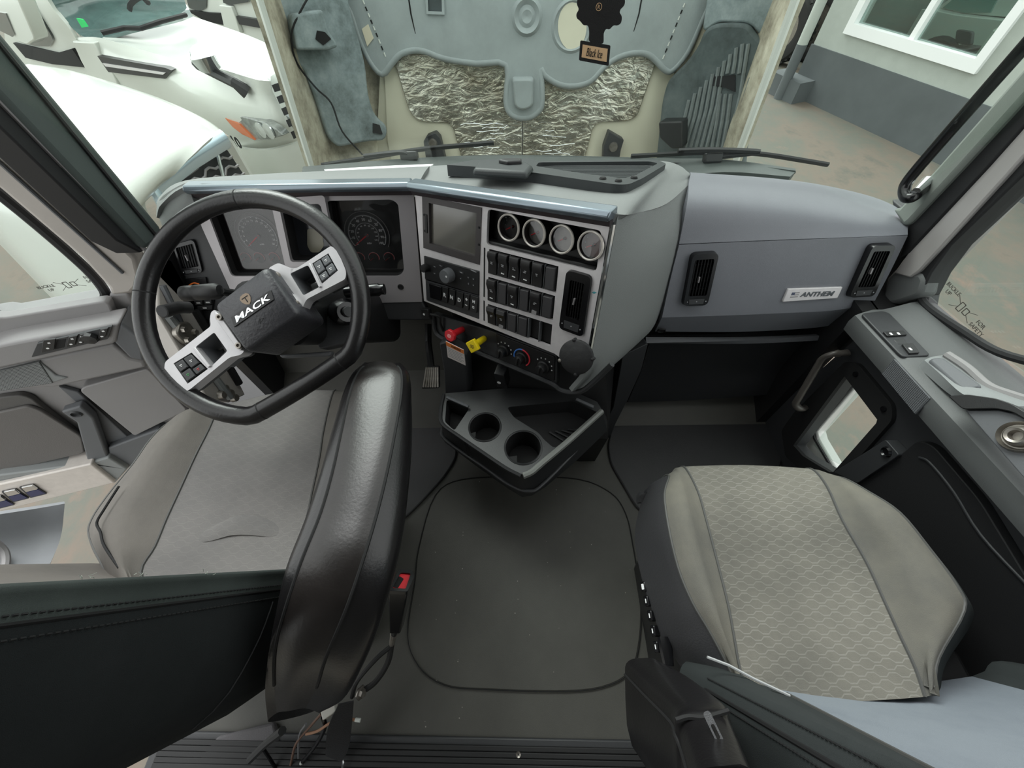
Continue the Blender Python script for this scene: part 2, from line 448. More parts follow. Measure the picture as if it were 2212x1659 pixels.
vp_part(((1625, 58), (1705, -8), (1745, -40), (1990, -30), (1930, 90), (1760, 90)), -1.3, -.13, 'cab_glass', TEAL0, 0, .005)
gr_ = vp_part(((1183, 210), (1195, 165), (1220, 140), (1330, 160), (1320, 200), (1315, 240)), -1.5, .02, 'grille', BLACK, .02, .005)
vp_part(((1185, 190), (1325, 205), (1323, 215), (1184, 200)), -1.5, .04, 'grille_bar', CHROME, 0, .003)
vp_part(((1258, 195), (1300, 185), (1310, 210), (1275, 222)), 0, .05, 'fog_lamp', mat('warm_lamp', (200, 170, 90), .3), .01, .003)
vp_part(((1335, 150), (1400, 140), (1400, 185), (1338, 190)), -.3, .02, 'headlamp', SILVER, .02, .005)
vp_part(((1186, 240), (1320, 255), (1500, 265), (1500, 340), (1190, 300)), -1.7, .05, 'bumper', CHARC, .02, .01)
for cx in (1640, 2330):
    u_, v_ = VP.uv(*D_(cx, 340)); wq_ = Pl(V((VP.at(u_, v_).x, VP.at(u_, v_).y, GZ + .38)), VP.ex, VP.n)
    m = MB(); m.lathe([(.05, -.25), (.34, -.25), (.38, -.2), (.38, .02), (.34, .06), (.22, .06), (.2, .0), (.05, .0)], wq_, 28, caps=False); m.build('wheel', TYRE, pk)
CH = BW.off(-.7)
oc = thing('office_chair', 'black office chair behind the right pane of the building window', 'chair', V((CH.pt(*D_(1840, 300)).x, CH.pt(*D_(1840, 300)).y, GZ)))
for pkk, a, b, nm in ((((1780, 185), (1880, 200), (1870, 290), (1770, 270)), 0, .06, 'backrest'), (((1775, 285), (1900, 300), (1880, 330), (1760, 310)), -.1, .35, 'seat'), (((1815, 320), (1850, 325), (1830, 420), (1795, 410)), .08, .14, 'stem')):
    m = MB(); m.plate(rnd(CH.uvs([D_(*q) for q in pkk]), .03), a, b, CH); m.build(nm, BLACK, oc, bevel=.01, fix=True)
for k in range(5):
    a_ = 2 * math.pi * k / 5; c_ = V((oc.location.x, oc.location.y, GZ + .06)); m = MB(); m.tube([c_, c_ + V((.3 * math.cos(a_), .3 * math.sin(a_), -.03))], .02, 8); m.build('leg', BLACK, oc)
c_ = CH.pt(*D_(1890, 330)) + bd * .22 + bn * .15; m = MB(); m.lathe([(.11, 0), (.12, .75), (.10, .77), (.0, .77)], Pl((c_.x, c_.y, c_.z - .5), (1, 0, 0), (0, 0, 1)), 20); m.build('waste_bin', mat('pale_bin', (206, 206, 196), .5), label='pale round bin behind the right pane of the building window', cat='bin')
# ------------------------------------------------------------------ neighbouring trucks
nt1 = thing('parked_truck', 'white truck parked nearest the driver side, honeycomb grille showing', 'truck', (-2.6, 2.6, GZ))
hood_rows = []
for far, mid, near in (((64, 145, .46), (-20, 225, .5), (-90, 330, .42)), ((140, 156, .44), (80, 240, .49), (-20, 380, .4)), ((216, 176, .41), (165, 262, .46), (70, 415, .36)),
                       ((338, 216, .35), (285, 292, .4), (180, 440, .3)), ((430, 258, .29), (370, 320, .34), (270, 455, .22)), ((482, 296, .22), (405, 348, .27), (333, 404, .2))):
    f, md, n = PZ(*far), PZ(*mid), PZ(*near)
    hood_rows.append([f + V((-.05, .1, -1.1)), f + V((.0, .05, -.25)), f, md, n, n + V((-.1, -.12, -.15)), n + V((-.25, -.25, -1.2))])
fr = hood_rows[-1]
m = MB(); m.patch(hood_rows, 5, 5, .02); m.build('bonnet', WHITE_P, nt1, smooth=60)
gA, gB = PZ(486, 300, .22), PZ(334, 406, .2)
m = MB(); m.tube([gA, gA.lerp(gB, .5) + V((0, 0, .012)), gB, gB + V((.0, -.02, -.12))], [(.06, .035)] * 4, 10, flat=(0, 0, 1)); m.build('grille_surround', mat('satin_chrome', (205, 222, 235), .22, metal=.9), nt1, label='satin chrome bar edging the grille')
gn = (gB - gA).cross(V((.15, .0, -1))).normalized()
if gn.dot(V((1, -1, 0))) < 0: gn = -gn
GP = Pl(gA, gB - gA, gn)
gp = GP.uvs([(486, 303), (545, 392), (400, 460), (348, 416)])
m = MB(); m.plate(gp, -.06, -.04, GP); m.build('grille_backing', BLACK_M, nt1, fix=True)
us = [p[0] for p in gp]; vs_ = [p[1] for p in gp]; L1 = max(us); Vs = -1 if abs(min(vs_)) > max(vs_) else 1
for k in range(9):
    pts = []; v0 = .02 + k * .06
    for i in range(40):
        u = -.15 + i * .035
        ph = i % 4
        q = (u, Vs * (v0 + (.026 if ph in (1, 2) else 0)))
        ins = False
        for j in range(4):
            a, b = gp[j - 1], gp[j]
            if (a[1] > q[1]) != (b[1] > q[1]) and q[0] < a[0] + (b[0] - a[0]) * (q[1] - a[1]) / (b[1] - a[1]): ins = not ins
        if ins: pts.append(GP.at(q[0], q[1], -.02))
    if len(pts) > 2:
        m = MB(); m.tube(pts, .009, 6); m.build('mesh_bar', SILVER_D, nt1)
m = MB(); e0, e1 = GP.pt(470, 335, -.01), GP.pt(482, 384, -.01); m.tube([e0, e1 + (e1 - e0) * 1.2], .014, 8); m.build('grille_divider', CHROME, nt1)

S2d = V((.857, -.51, 0)).normalized(); S2 = Pl(T(540, 275, 3.3), S2d, (-.51, -.857, 0))
nt2 = thing('parked_truck', 'second white truck from the driver side, with amber headlamp and number 10', 'truck', (S2.o.x - 1.2, S2.o.y + 1.2, GZ))
def S(x, y, d=0): return S2.pt(x / 2.962, y / 2.962, -d)
m = MB(); m.patch([[S(655, 240), S(940, 170, .6), S(1235, 105, 1.3)], [S(900, 318), S(1190, 255, .6), S(1430, 170, 1.3)], [S(1150, 390), S(1400, 330, .6), S(1610, 235, 1.3)],
                   [S(1440, 450), S(1620, 390, .6), S(1790, 320, 1.3)], [S(1720, 510), S(1830, 470, .6), S(1950, 440, 1.3)]], 4, 4, .02); m.build('bonnet', WHITE_P, nt2, smooth=60)
m = MB(); m.patch([[S(500, 240), S(560, 400, -.03), S(650, 560), S(700, 900, -.02)], [S(655, 243), S(730, 420, -.05), S(815, 580, -.02), S(850, 900)], [S(900, 318), S(980, 450, -.06), S(1050, 610, -.04), S(1100, 900)],
                   [S(1150, 390), S(1210, 500, -.06), S(1260, 650, -.1), S(1300, 900, -.05)], [S(1440, 450), S(1500, 560, -.05), S(1560, 760, -.1), S(1500, 960, -.05)], [S(1720, 510), S(1790, 640, .05), S(1870, 860, .05), S(1700, 1000, 0)], [S(1800, 500, .5), S(1860, 640, .5), S(1960, 860, .5), S(1960, 1000, .5)]], 4, 4, .02)
m.build('wing', WHITE_P, nt2, smooth=60)
m = MB(); m.patch([[S(1500, 930, -.08), S(1500, 1000, -.08), S(1590, 1200, -.08)], [S(1700, 950, -.1), S(1720, 1010, -.1), S(1780, 1200, -.1)], [S(1930, 895, .1), S(1960, 980, .1), S(2000, 1200, .1)]], 4, 4, .03); m.build('bumper', WHITE_P, nt2, smooth=60)
m = MB(); m.patch([[S(200, -200), S(60, 0), S(60, 300), S(180, 420), S(300, 700)], [S(250, -200), S(280, 0), S(370, 250), S(420, 420), S(500, 700)], [S(300, -200), S(330, 0), S(500, 230), S(600, 480), S(650, 700)]], 4, 4, .03); m.build('cab', WHITE_P, nt2, smooth=60)
TEAL = mat('tinted_truck_glass', (96, 120, 118), .08, var=.3, vscale=2.5, coat=1.0, spec=.8)
DKGL = mat('dark_truck_glass', (42, 52, 54), .1, var=.3, vscale=4, coat=1.0)
m = MB(); m.patch([[S(300, -150, .0), S(330, 0, .0), S(500, 215, -.01), S(645, 245, -.01)], [S(700, -150, .6), S(720, 0, .55), S(860, 130, .45), S(960, 165, .4)], [S(1150, -150, 1.2), S(1180, 0, 1.15), S(1210, 60, 1.1), S(1235, 108, 1.1)]], 4, 4, -.02); m.build('windscreen', TEAL, nt2, smooth=60)
m = MB(); m.plate(S2.uvs([A_(*q) for q in ((510, 112), (550, 118), (582, 165), (545, 172))]), .02, .03, S2); m.build('sticker', mat('green_sticker', (40, 205, 110), .6), nt2, label='bright green windscreen sticker', fix=True)
m = MB(); m.tube([S(650, 212, -.03), S(800, 178, .15), S(900, 182, .2), S(1020, 140, .4), S(1190, 95, .8)], .018, 6); m.build('wiper', BLACK_M, nt2)
ring = cat([S(950, 20, .3), S(900, -20, .3), S(840, 20, .3), S(830, 60, .3)], 5); m = MB(); m.tube(ring, .02, 6); m.build('steering_rim', BLACK_M, nt2)
m = MB(); m.plate(rnd(S2.uvs([A_(*q) for q in ((90, -60), (210, -20), (290, 100), (375, 240), (350, 290), (250, 285), (150, 255))]), .06), .0, .05, S2); m.build('door_window', DKGL, nt2, fix=True)
m = MB(); m.plate(S2.uvs([A_(*q) for q in ((120, 265), (400, 330), (500, 300), (580, 420), (370, 400), (200, 360))]), .0, .06, S2); m.build('belt_strip', BLACK_M, nt2, fix=True)
m = MB(); m.plate(S2.uvs([A_(*q) for q in ((510, 250), (650, 260), (690, 340), (760, 440), (820, 575), (640, 520), (560, 370))]), .0, .07, S2); m.build('cowl_panel', WHITE_P, nt2, bevel=.01, fix=True)
for y0, y1, mt in ((0, 0, BLACK), ):
    m = MB(); m.plate(S2.uvs([A_(*q) for q in ((692, 338), (1130, 410), (1168, 425), (1125, 480), (760, 440))]), .05, .1, S2); m.build('side_vent', mt, nt2, label='black chevron shaped vent on the bonnet side', fix=True)
m = MB(); m.plate(S2.uvs([A_(*q) for q in ((730, 382), (1135, 440), (1120, 452), (750, 402))]), .1, .11, S2); m.build('vent_stripe', SILVER, nt2, fix=True)
m = MB(); mc = S(1320, 375, -.12); m.tube([S(1290, 330, -.12), S(1310, 360, -.14), S(1345, 425, -.12)], [(.05, .075), (.07, .1), (.05, .08)], 14); m.build('bonnet_mirror', CHROME, nt2, label='chrome backed mirror on the bonnet')
m = MB(); m.tube([S(1270, 400, -.1), S(1320, 440, -.12), S(1500, 530, -.12), S(1580, 590, -.08)], [.05, .035, .035, .05], 8); m.build('mirror_arm', BLACK, nt2)
hl = S2.uvs([A_(*q) for q in ((1440, 742), (1560, 738), (1700, 775), (1780, 820), (1825, 862), (1740, 888), (1640, 895), (1560, 855), (1500, 810))], .1)
m = MB(); m.plate(hl, .05, .12, S2); hlo = m.build('headlamp', mat('headlamp_glass', (120, 124, 120), .08, var=.5, vscale=12, coat=1.0), nt2, bevel=.008, fix=True)
m = MB(); m.plate(S2.uvs([A_(*q) for q in ((1450, 752), (1540, 790), (1600, 850), (1640, 892), (1560, 855), (1500, 810))], .12), .12, .135, S2); m.build('amber_indicator', mat('amber_lens', (214, 108, 50), .2, coat=.6), hlo, fix=True)
for q in ((1680, 828), (1730, 835)):
    m = MB(); u, v = S2.uv(*A_(*q), .12); m.lathe([(.0, .12), (.05, .125), (.055, .14), (.0, .145)], S2.moved(u, v), 16); m.build('lamp_reflector', CHROME, hlo)
m = MB(); u, v = S2.uv(*A_(1515, 910), .17); m.text('10', S2.off(.17), .09, u, v, .004, bold=.02); m.build('number', BLACK_M, nt2, label='black number 10', smooth=0)
m = MB(); m.plate(S2.uvs([A_(*q) for q in ((1705, 510), (1800, 440), (1860, 520), (1960, 900), (1920, 900), (1800, 690))]), .06, .1, S2.off(-.1)); gq = m.build('grille', CHROME, nt2, label='chrome grille with stepped bars', fix=True)
for k in range(5):
    y0 = 540 + k * 75
    m = MB(); m.plate(S2.uvs([A_(*q) for q in ((1750 + 30 * k, y0), (1835 + 22 * k, y0 - 25), (1850 + 22 * k, y0 + 20), (1770 + 30 * k, y0 + 45))]), .0, .012, S2.off(.005)); m.build('grille_opening', BLACK_M, gq, fix=True)
m = MB(); mm = S2.off(.25); m.plate(rnd(mm.uvs([A_(*q) for q in ((-60, -60), (110, -60), (240, 250), (190, 285), (130, 262), (60, 160))], .1), .05), 0, .12, mm); m.build('door_mirror', WHITE_P, nt2, bevel=.02, fix=True)
m = MB(); m.plate(mm.uvs([A_(*q) for q in ((-60, 60), (60, 80), (115, 215), (100, 230), (0, 180))], .1), .12, .13, mm); m.build('mirror_glass', DKGL, nt2, fix=True)

S3 = S2.off(-2.3)
nt3 = thing('parked_truck', 'third white truck farthest behind, mostly hidden by the raised bonnet', 'truck', (S3.o.x, S3.o.y + .8, GZ))
m = MB(); m.plate(S3.uvs([A_(*q) for q in ((1180, -200), (1750, -200), (1800, 250), (1900, 420), (1450, 420), (1200, 90))]), -.8, 0, S3); m.build('body', WHITE_P, nt3, bevel=.02, fix=True)
m = MB(); m.plate(rnd(S3.uvs([A_(*q) for q in ((1190, -60), (1330, -60), (1325, 50), (1280, 70), (1215, 50))]), .05), 0, .02, S3); m.build('door_window', DKGL, nt3, fix=True)
m = MB(); m.plate(S3.uvs([A_(*q) for q in ((1210, 60), (1345, 78), (1430, 82), (1450, 155), (1330, 130))]), 0, .05, S3); m.build('belt_strip', BLACK_M, nt3, fix=True)
m = MB(); m.plate(S3.uvs([A_(*q) for q in ((1425, 25), (1500, 35), (1530, 110), (1560, 205), (1455, 170))]), 0, .06, S3); m.build('cowl_panel', WHITE_P, nt3, bevel=.01, fix=True)
m = MB(); m.plate(S3.uvs([A_(*q) for q in ((1530, 98), (1700, 125), (1720, 180), (1550, 150))]), 0, .05, S3); m.build('side_vent', BLACK, nt3, fix=True)
m = MB(); m.plate(S3.uvs([A_(*q) for q in ((1430, -40), (1620, -40), (1600, 10), (1480, 30), (1440, 15))]), 0, .03, S3); m.build('windscreen', DKGL, nt3, fix=True)

# ------------------------------------------------------------------ raised bonnet of this truck
LINER = mat('blue_grey_bonnet_liner', (152, 160, 161), .7, bump=.3, scale=120, var=.1, vscale=5)
LINER_M = noise_mix('mottled_bonnet_liner', [(84, 92, 92), (128, 140, 142), (158, 168, 170)], 9, .8, .3, 120)
LINER_D = noise_mix('dark_ribbed_liner', [(58, 66, 66), (82, 92, 93), (100, 108, 108)], 6, .7, .3, 120)
DIRTY = noise_mix('dirty_cream_paint', [(104, 96, 80), (168, 162, 144), (204, 200, 182)], 8, .7, .2, 120)
FOIL = noise_mix('crinkled_foil', [(120, 110, 88), (196, 193, 178), (230, 229, 220)], 4.5, .26, .0, 60, detail=10)
_b = FOIL.node_tree.nodes['Principled BSDF']; _b.inputs['Metallic'].default_value = .85
_nt = FOIL.node_tree; _tc = _nt.nodes.new('ShaderNodeTexCoord'); _mp = _nt.nodes.new('ShaderNodeMapping'); _mp.inputs['Scale'].default_value = (12, 12, 26)
_wv = _nt.nodes.new('ShaderNodeTexNoise'); _wv.inputs['Scale'].default_value = 1.2; _wv.inputs['Detail'].default_value = 4; _wv.inputs['Distortion'].default_value = 1.5
_bp = _nt.nodes.new('ShaderNodeBump'); _bp.inputs['Strength'].default_value = 1.0; _bp.inputs['Distance'].default_value = .012
_nt.links.new(_tc.outputs['Object'], _mp.inputs['Vector']); _nt.links.new(_mp.outputs[0], _wv.inputs['Vector']); _nt.links.new(_wv.outputs['Fac'], _bp.inputs['Height']); _nt.links.new(_bp.outputs['Normal'], _b.inputs['Normal'])
HC = Pl((0, 2.06, .47), (1, 0, 0), (0, -1, .14))
HL = Pl((-.56, 2.05, .47), (.82, .57, 0), (.57, -.82, .12))
HR = Pl((.56, 2.05, .47), (.82, -.57, 0), (-.57, -.82, .12))
hood = thing('raised_bonnet', 'underside of the truck bonnet tilted open beyond the windscreen', 'bonnet', (0, 2.1, -.6))
def B2(pl, picks, crp, z0, z1, name, mt, r=0.0, bev=0.0, label=None, holes=(), par=None):
    o = pl.uvs([crp(*q) for q in picks], z1)
    if r: o = rnd(o, r)
    hs = [rnd(pl.uvs([crp(*q) for q in h], z1), r) if r else pl.uvs([crp(*q) for q in h], z1) for h in holes]
    m = MB(); m.plate(o, z0, z1, pl, hs); return m.build(name, mt, par or hood, label, bevel=bev, seg=3, fix=True)
# outer shell: one curved skin behind the liners
rows = []
for y in (-700, -150, 200, 500, 800, 1010, 1300):
    k = (y + 700) / 2000
    xl = 553 + (667 - 553) * max(-.4, y / 1085); xr = 1728 + (1608 - 1728) * max(-.4, y / 960)
    yy = y / 2.962
    xl += 14; xr -= 16
    rows.append([PY(xl - 6, yy, 1.66), HL.pt(xl + 60, yy, -.05), HL.pt(xl + 140, yy, -.06), HC.pt(850, yy, -.06), HC.pt(1130, yy, -.08), HC.pt(1400, yy, -.06), HR.pt(xr - 140, yy, -.06), HR.pt(xr - 60, yy, -.05), PY(xr + 6, yy, 1.66)])
m = MB(); m.patch(rows, 3, 3, .025); m.build('shell', DIRTY, hood, smooth=60)
m = MB(); m.tube([r[0] for r in rows], .012, 8); m.build('shell_rim', WHITE_P, hood)
m = MB(); m.tube([r[-1] for r in rows], .014, 8); m.build('shell_rim', WHITE_P, hood)
B2(HC, [(840, 300), (1300, 330), (1700, 420), (2300, 500), (2300, 1150), (1640, 1150), (800, 1150)], B_, -.04, -.01, 'inner_panel', CREAM)
o = HC.uvs([B_(860, 430), B_(880, 900), B_(930, 1150), B_(1400, 1150), C_(490, 1150), C_(940, 1150), C_(1000, 800), C_(1060, 440), C_(950, 330)], .0)
m = MB(); m.plate(o, -.02, 0, HC); m.build('inner_panel', CREAM, hood, label='cream painted inner panel round the foil', fix=True)
o = HC.uvs([B_(925, 400), B_(1010, 690), B_(1040, 745), B_(1090, 780), B_(1270, 788), B_(1300, 820), B_(1360, 1040), C_(480, 1040), C_(535, 820), C_(570, 785), C_(760, 775), C_(820, 745), C_(940, 400), C_(900, 360), C_(600, 330), B_(1700, 380), B_(1000, 350)], .012)
m = MB(); m.plate(rnd(o, .02), 0, .012, HC); foil = m.build('heat_shield', FOIL, hood, label='crinkled silver foil heat shield', bevel=.004, fix=True)
m = MB(); m.tube([HC.pt(*B_(1742, 745), .014), HC.pt(*B_(1745, 900), .014), HC.pt(*B_(1740, 1010), .014)], .005, 6); m.build('foil_seam', CHROME, foil)
random.seed(3)
for k in range(26):
    x = random.uniform(1330, 1980); y = random.uniform(780, 990); w = random.uniform(40, 170)
    pts = [HC.pt(*B_(x + w * t, y + random.uniform(-9, 9)), .012) for t in (0, .3, .6, 1)]
    m = MB(); m.tube(pts, .0013, 5); m.build('foil_crease', CHROME, foil)
cl = [B_(560, -250), B_(590, 0), B_(645, 72), B_(700, 240), B_(770, 390), B_(845, 472), B_(900, 410), B_(960, 345), B_(1040, 318), B_(1120, 325), B_(1250, 372), B_(1450, 402), B_(1640, 412), B_(1640, 640), B_(1660, 715), B_(1710, 748), B_(1790, 748), B_(1850, 705), B_(1868, 640), B_(1862, 440),
      C_(230, 480), C_(320, 535), C_(420, 545), C_(520, 515), C_(600, 430), C_(690, 365), C_(800, 335), C_(890, 345), C_(950, 395), C_(1000, 445), C_(1045, 445), C_(1140, 330), C_(1230, 130), C_(1290, 0), C_(1340, -250)]
hole = [(c[0], c[1]) for c in circ(1, n=28)]
hc_ = B_(2062, 168)
hp = [(hc_[0] + 31 * a, hc_[1] + 52 * b) for a, b in hole]
m = MB(); m.plate(rnd(HC.uvs(cl, .05), .02, 3), .015, .05, HC, holes=[HC.uvs(hp, .05)]); m.build('liner', LINER, hood, label='blue grey moulded centre liner with wavy lower edge', fix=True)
m = MB(); m.tube(cat([HC.pt(*q, .040) for q in cl[1:-1]], 3), .014, 8); m.build('liner_roll', LINER, hood, smooth=60)
m = MB(); m.plate(HC.uvs(hp, .052), .045, .052, HC); m.build('hole_backing', CREAM, hood, label='cream painted disc showing through the liner', fix=True)
m = MB(); cu, cv = HC.uv(*hc_, .05); m.lathe([(.066, .048), (.075, .058), (.085, .05)], HC.moved(cu, cv), 28, 1.0, caps=False); m.build('hole_rim', LINER, hood)
m = MB(); cu, cv = HC.uv(*B_(1772, 105), .05); m.lathe([(.001, .056), (.02, .062), (.034, .055), (.05, .066), (.062, .05)], HC.moved(cu, cv), 24); m.build('dimple', LINER, hood)
tab = rnd(HC.uvs([B_(1672, 490), B_(1820, 490), B_(1815, 680), B_(1770, 708), B_(1720, 708), B_(1690, 680)], .07), .015)
m = MB(); m.plate(tab, .05, .075, HC, taper=.12); m.build('tab_boss', LINER, hood, bevel=.006, fix=True)
B2(HC, [(1115, -60), (1240, -60), (1245, 95), (1130, 90)], B_, .045, .06, 'hatch_frame', LINER, holes=[[(1135, -40), (1225, -40), (1228, 75), (1140, 72)]])
B2(HC, [(1135, -40), (1225, -40), (1228, 75), (1140, 72)], B_, .045, .052, 'hatch', mat('dark_hatch', (64, 72, 74), .5))
for seq, crp in ((((725, 15), (860, 350)), B_), (((1120, 35), (990, 365)), C_)):
    for k in range(9):
        t = k / 8; x = seq[0][0] + (seq[1][0] - seq[0][0]) * t; y = seq[0][1] + (seq[1][1] - seq[0][1]) * t
        dx = 9 if crp is B_ else -9
        m = MB(); m.tube([HC.pt(*crp(x - dx * .4, y - 14), .052), HC.pt(*crp(x + dx * .8, y + 12), .051)], .0028, 6); m.build('stitch_slot', BLACK_M if k % 2 else WHITE_P, hood)
for a, b in (((1015, 0), (1085, 320)), ):
    m = MB(); m.tube([HC.pt(*B_(1005, -80), .05), HC.pt(*B_(1030, 90), .05), HC.pt(*B_(1085, 325), .045)], .003, 6); m.build('liner_seam', BLACK_M, hood)
    m = MB(); m.tube([HC.pt(*C_(860, -80), .05), HC.pt(*C_(830, 90), .05), HC.pt(*C_(765, 300), .045)], .003, 6); m.build('liner_seam', BLACK_M, hood)
B2(HC, [(715, 185), (755, 155), (790, 245), (750, 298)], B_, .05, .054, 'label_sticker', mat('cream_sticker', (214, 206, 184), .7))
# left wheel-arch liner
B2(HL, [(120, -200), (600, -200), (640, 60), (700, 250), (740, 420), (760, 620), (800, 740), (885, 810), (870, 900), (760, 905), (560, 945), (500, 880), (430, 660), (340, 430), (255, 395), (200, 200)], B_, -.03, .02, 'arch_liner', LINER_M, .03, .01, 'mottled grey left wheel arch liner')
B2(HL, [(265, 90), (470, 60), (500, 190), (570, 300), (500, 322), (300, 322), (290, 260), (270, 180)], B_, .02, .1, 'liner_box', LINER_M, .015, .012)
B2(HL, [(430, 195), (480, 205), (520, 250), (470, 290), (420, 250)], B_, .1, .104, 'torn_hole', BLACK_M)
m = MB(); m.tube(cat([HL.pt(*B_(400, -60), .06), HL.pt(*B_(330, 60), .09), HL.pt(*B_(265, 220), .1), HL.pt(*B_(300, 400), .06), HL.pt(*B_(420, 560), .05), HL.pt(*B_(520, 660), .05), HL.pt(*B_(590, 840), .06), HL.pt(*B_(720, 990), .06)], 5), .0035, 6); m.build('cable', BLACK_M, hood, label='thin black cable hanging over the liner')
B2(HL, [(790, 790), (830, 800), (850, 860), (790, 850)], B_, .02, .03, 'clip_hole', BLACK_M)
# right ribbed arch liner
B2(HR, [(1330, 150), (1440, 145), (1530, 155), (1570, 215), (1640, 285), (1620, 400), (1570, 600), (1530, 800), (1500, 1100), (930, 1100), (960, 800), (975, 650), (1010, 520), (1080, 450), (1150, 380), (1210, 290), (1240, 210), (1280, 170)], C_, -.03, .02, 'arch_liner', LINER_D, .03, .012, 'dark ribbed right wheel arch liner')
RIBM = mat('scuffed_rib', (122, 130, 130), .7, var=.15, vscale=20)
for k in range(11):
    xb = 1080 + k * 34; xt = 1060 + k * 38 + 90
    yt = 640 - k * 42
    if yt < 280: yt = 280
    seg = [((xt, yt), (xb - 20, 940))] if k not in (7, 8, 9) else [((xt, yt), (xt - 22, 470)), ((xb + 32, 600), (xb - 20, 940))]
    for a, b in seg:
        m = MB(); m.tube([HR.pt(*C_(*a), .022), HR.pt(*C_((a[0] * .6 + b[0] * .4), (a[1] + b[1]) / 2), .022), HR.pt(*C_(*b), .022)], .0075, 6); m.build('rib', RIBM, hood)
B2(HR, [(1310, 490), (1445, 480), (1445, 590), (1380, 560), (1300, 550)], C_, .02, .028, 'liner_cutout', BLACK_M)
B2(HR, [(1530, 500), (1610, 420), (1520, 800), (1480, 960), (1420, 960), (1470, 700)], C_, .02, .05, 'liner_edge', noise_mix('scuffed_edge', [(70, 76, 76), (120, 126, 124), (190, 192, 188)], 20, .8, .2, 120), .01)
B2(HR, [(955, 780), (1108, 775), (1105, 950), (1040, 955), (960, 880)], C_, .02, .1, 'bracket', BLACK, .01, .006)
B2(HR, [(1300, -250), (1700, -250), (1850, -100), (1720, 280), (1640, 270), (1540, 150), (1330, 140), (1230, 220)], C_, -.02, .0, 'side_liner', LINER_M, .03, .01)
for crp, pl, pk in ((B_, HC, ((1110, 905), (1130, 870), (1185, 848), (1215, 880), (1255, 1050), (1130, 1050))), (C_, HC, ((600, 1050), (605, 940), (640, 840), (735, 895), (715, 960), (700, 1050)))):
    o = B2(pl, pk, crp, .0, .05, 'hinge_bracket', CHARC, .006, .004)
    cx = sum(p[0] for p in pk) / 6; cy = sum(p[1] for p in pk) / 6 - 15
    m = MB(); u, v = pl.uv(*crp(cx, cy), .05); m.lathe([(.0, .062), (.018, .062), (.022, .052), (.022, .05)], pl.moved(u, v), 16); m.build('bolt', STEEL, o)
# ================================================================== cab shell
# ---- floor
m = MB(); m.plate([(-1.0, -.75), (.95, -.75), (.95, .95), (-1.0, .95)], -.05, 0)
floor = m.build('floor', FLOORM, label='black rubber covered cab floor between the seats', kind='structure')
m = MB(); m.grid([[V((-1.0, .72, 0)), V((.95, .72, 0))], [V((-1.0, .95, .12)), V((.95, .95, .12))], [V((-1.0, 1.05, .5)), V((.95, 1.05, .5))], [V((-1.0, 1.16, .74)), V((.95, 1.16, .70))]], V((0, .04, -.01)))
m.build('toe_board', FLOORM, floor, fix=True)
out = [PZ(x, y, .006) for x, y in ((905, 1180), (895, 1260), (880, 1370), (905, 1440), (960, 1480), (1040, 1489), (1200, 1494), (1300, 1485), (1362, 1450), (1382, 1380), (1384, 1290), (1368, 1180), (1352, 1110), (1320, 1065), (1250, 1035), (1130, 1030), (1000, 1035), (940, 1070))]
hatch = cat(out, 4, True)
m = MB(); m.plate([(p.x, p.y) for p in hatch], -.004, .004); m.build('access_hatch', FLOORM, floor, label='rounded rubber hatch panel in the floor', bevel=.003, fix=True)
m = MB(); m.tube(hatch, .0015, 6, closed=True); m.build('hatch_groove', BLACK_M, floor)
random.seed(11)
DUST = mat('pale_grit', (150, 146, 138), .9)
m = MB()
for k in range(45):
    p = PZ(random.uniform(900, 1370), random.uniform(1000, 1580), .004); r = random.uniform(.0005, .0013)
    m.box((p.x, p.y, .005), (r * 2, r * 2, r))
m.build('grit', DUST, floor, kind='stuff')
# ribbed sill across the back of the floor
sy = PZ(1106, 1592, 0).y
m = MB(); m.plate([(-1.0, sy - .5), (.95, sy - .5), (.95, sy), (-1.0, sy)], 0, .012); sill = m.build('trim_1', CHARC, label='ribbed black threshold across the back of the cab floor', kind='structure', bevel=.004)
for k in range(7):
    yk = PZ(1106, 1617 + k * 13.5, .015).y
    m = MB(); m.box((-.025, yk, .016), (1.9, .011, .012)); m.build('rib', RUBBER, sill, bevel=.002)
p = PZ(1120, 1630, .02); m = MB(); m.lathe([(.0, .021), (.006, .024), (.008, .014)], Pl((p.x, p.y, 0), (1, 0, 0), (0, 0, 1)), 12); m.build('screw', STEEL, sill)
# moulded mats
MATM = mat('dark_mat_rubber', (40, 40, 41), .55, bump=.25, scale=600, var=.1)
lm = [PZ(x, y, .012) for x, y in ((988, 985), (960, 1030), (900, 1095), (866, 1127), (700, 1140), (480, 1140), (420, 900), (500, 780), (700, 720), (900, 720), (955, 800), (975, 900))]
m = MB(); m.plate(rnd([(p.x, p.y) for p in lm], .03), 0, .012); m.build('floor_mat', MATM, label='black moulded mat in the driver footwell', cat='floor mat', bevel=.005, fix=True)
rm = [PZ(x, y, .012) for x, y in ((1328, 880), (1326, 910), (1312, 960), (1318, 1000), (1378, 1102), (1450, 1130), (1650, 1130), (1700, 960), (1660, 860), (1500, 800), (1345, 790))]
m = MB(); m.plate(rnd([(p.x, p.y) for p in rm], .03), 0, .012); m.build('floor_mat', MATM, label='black moulded mat in the passenger footwell', cat='floor mat', bevel=.005, fix=True)

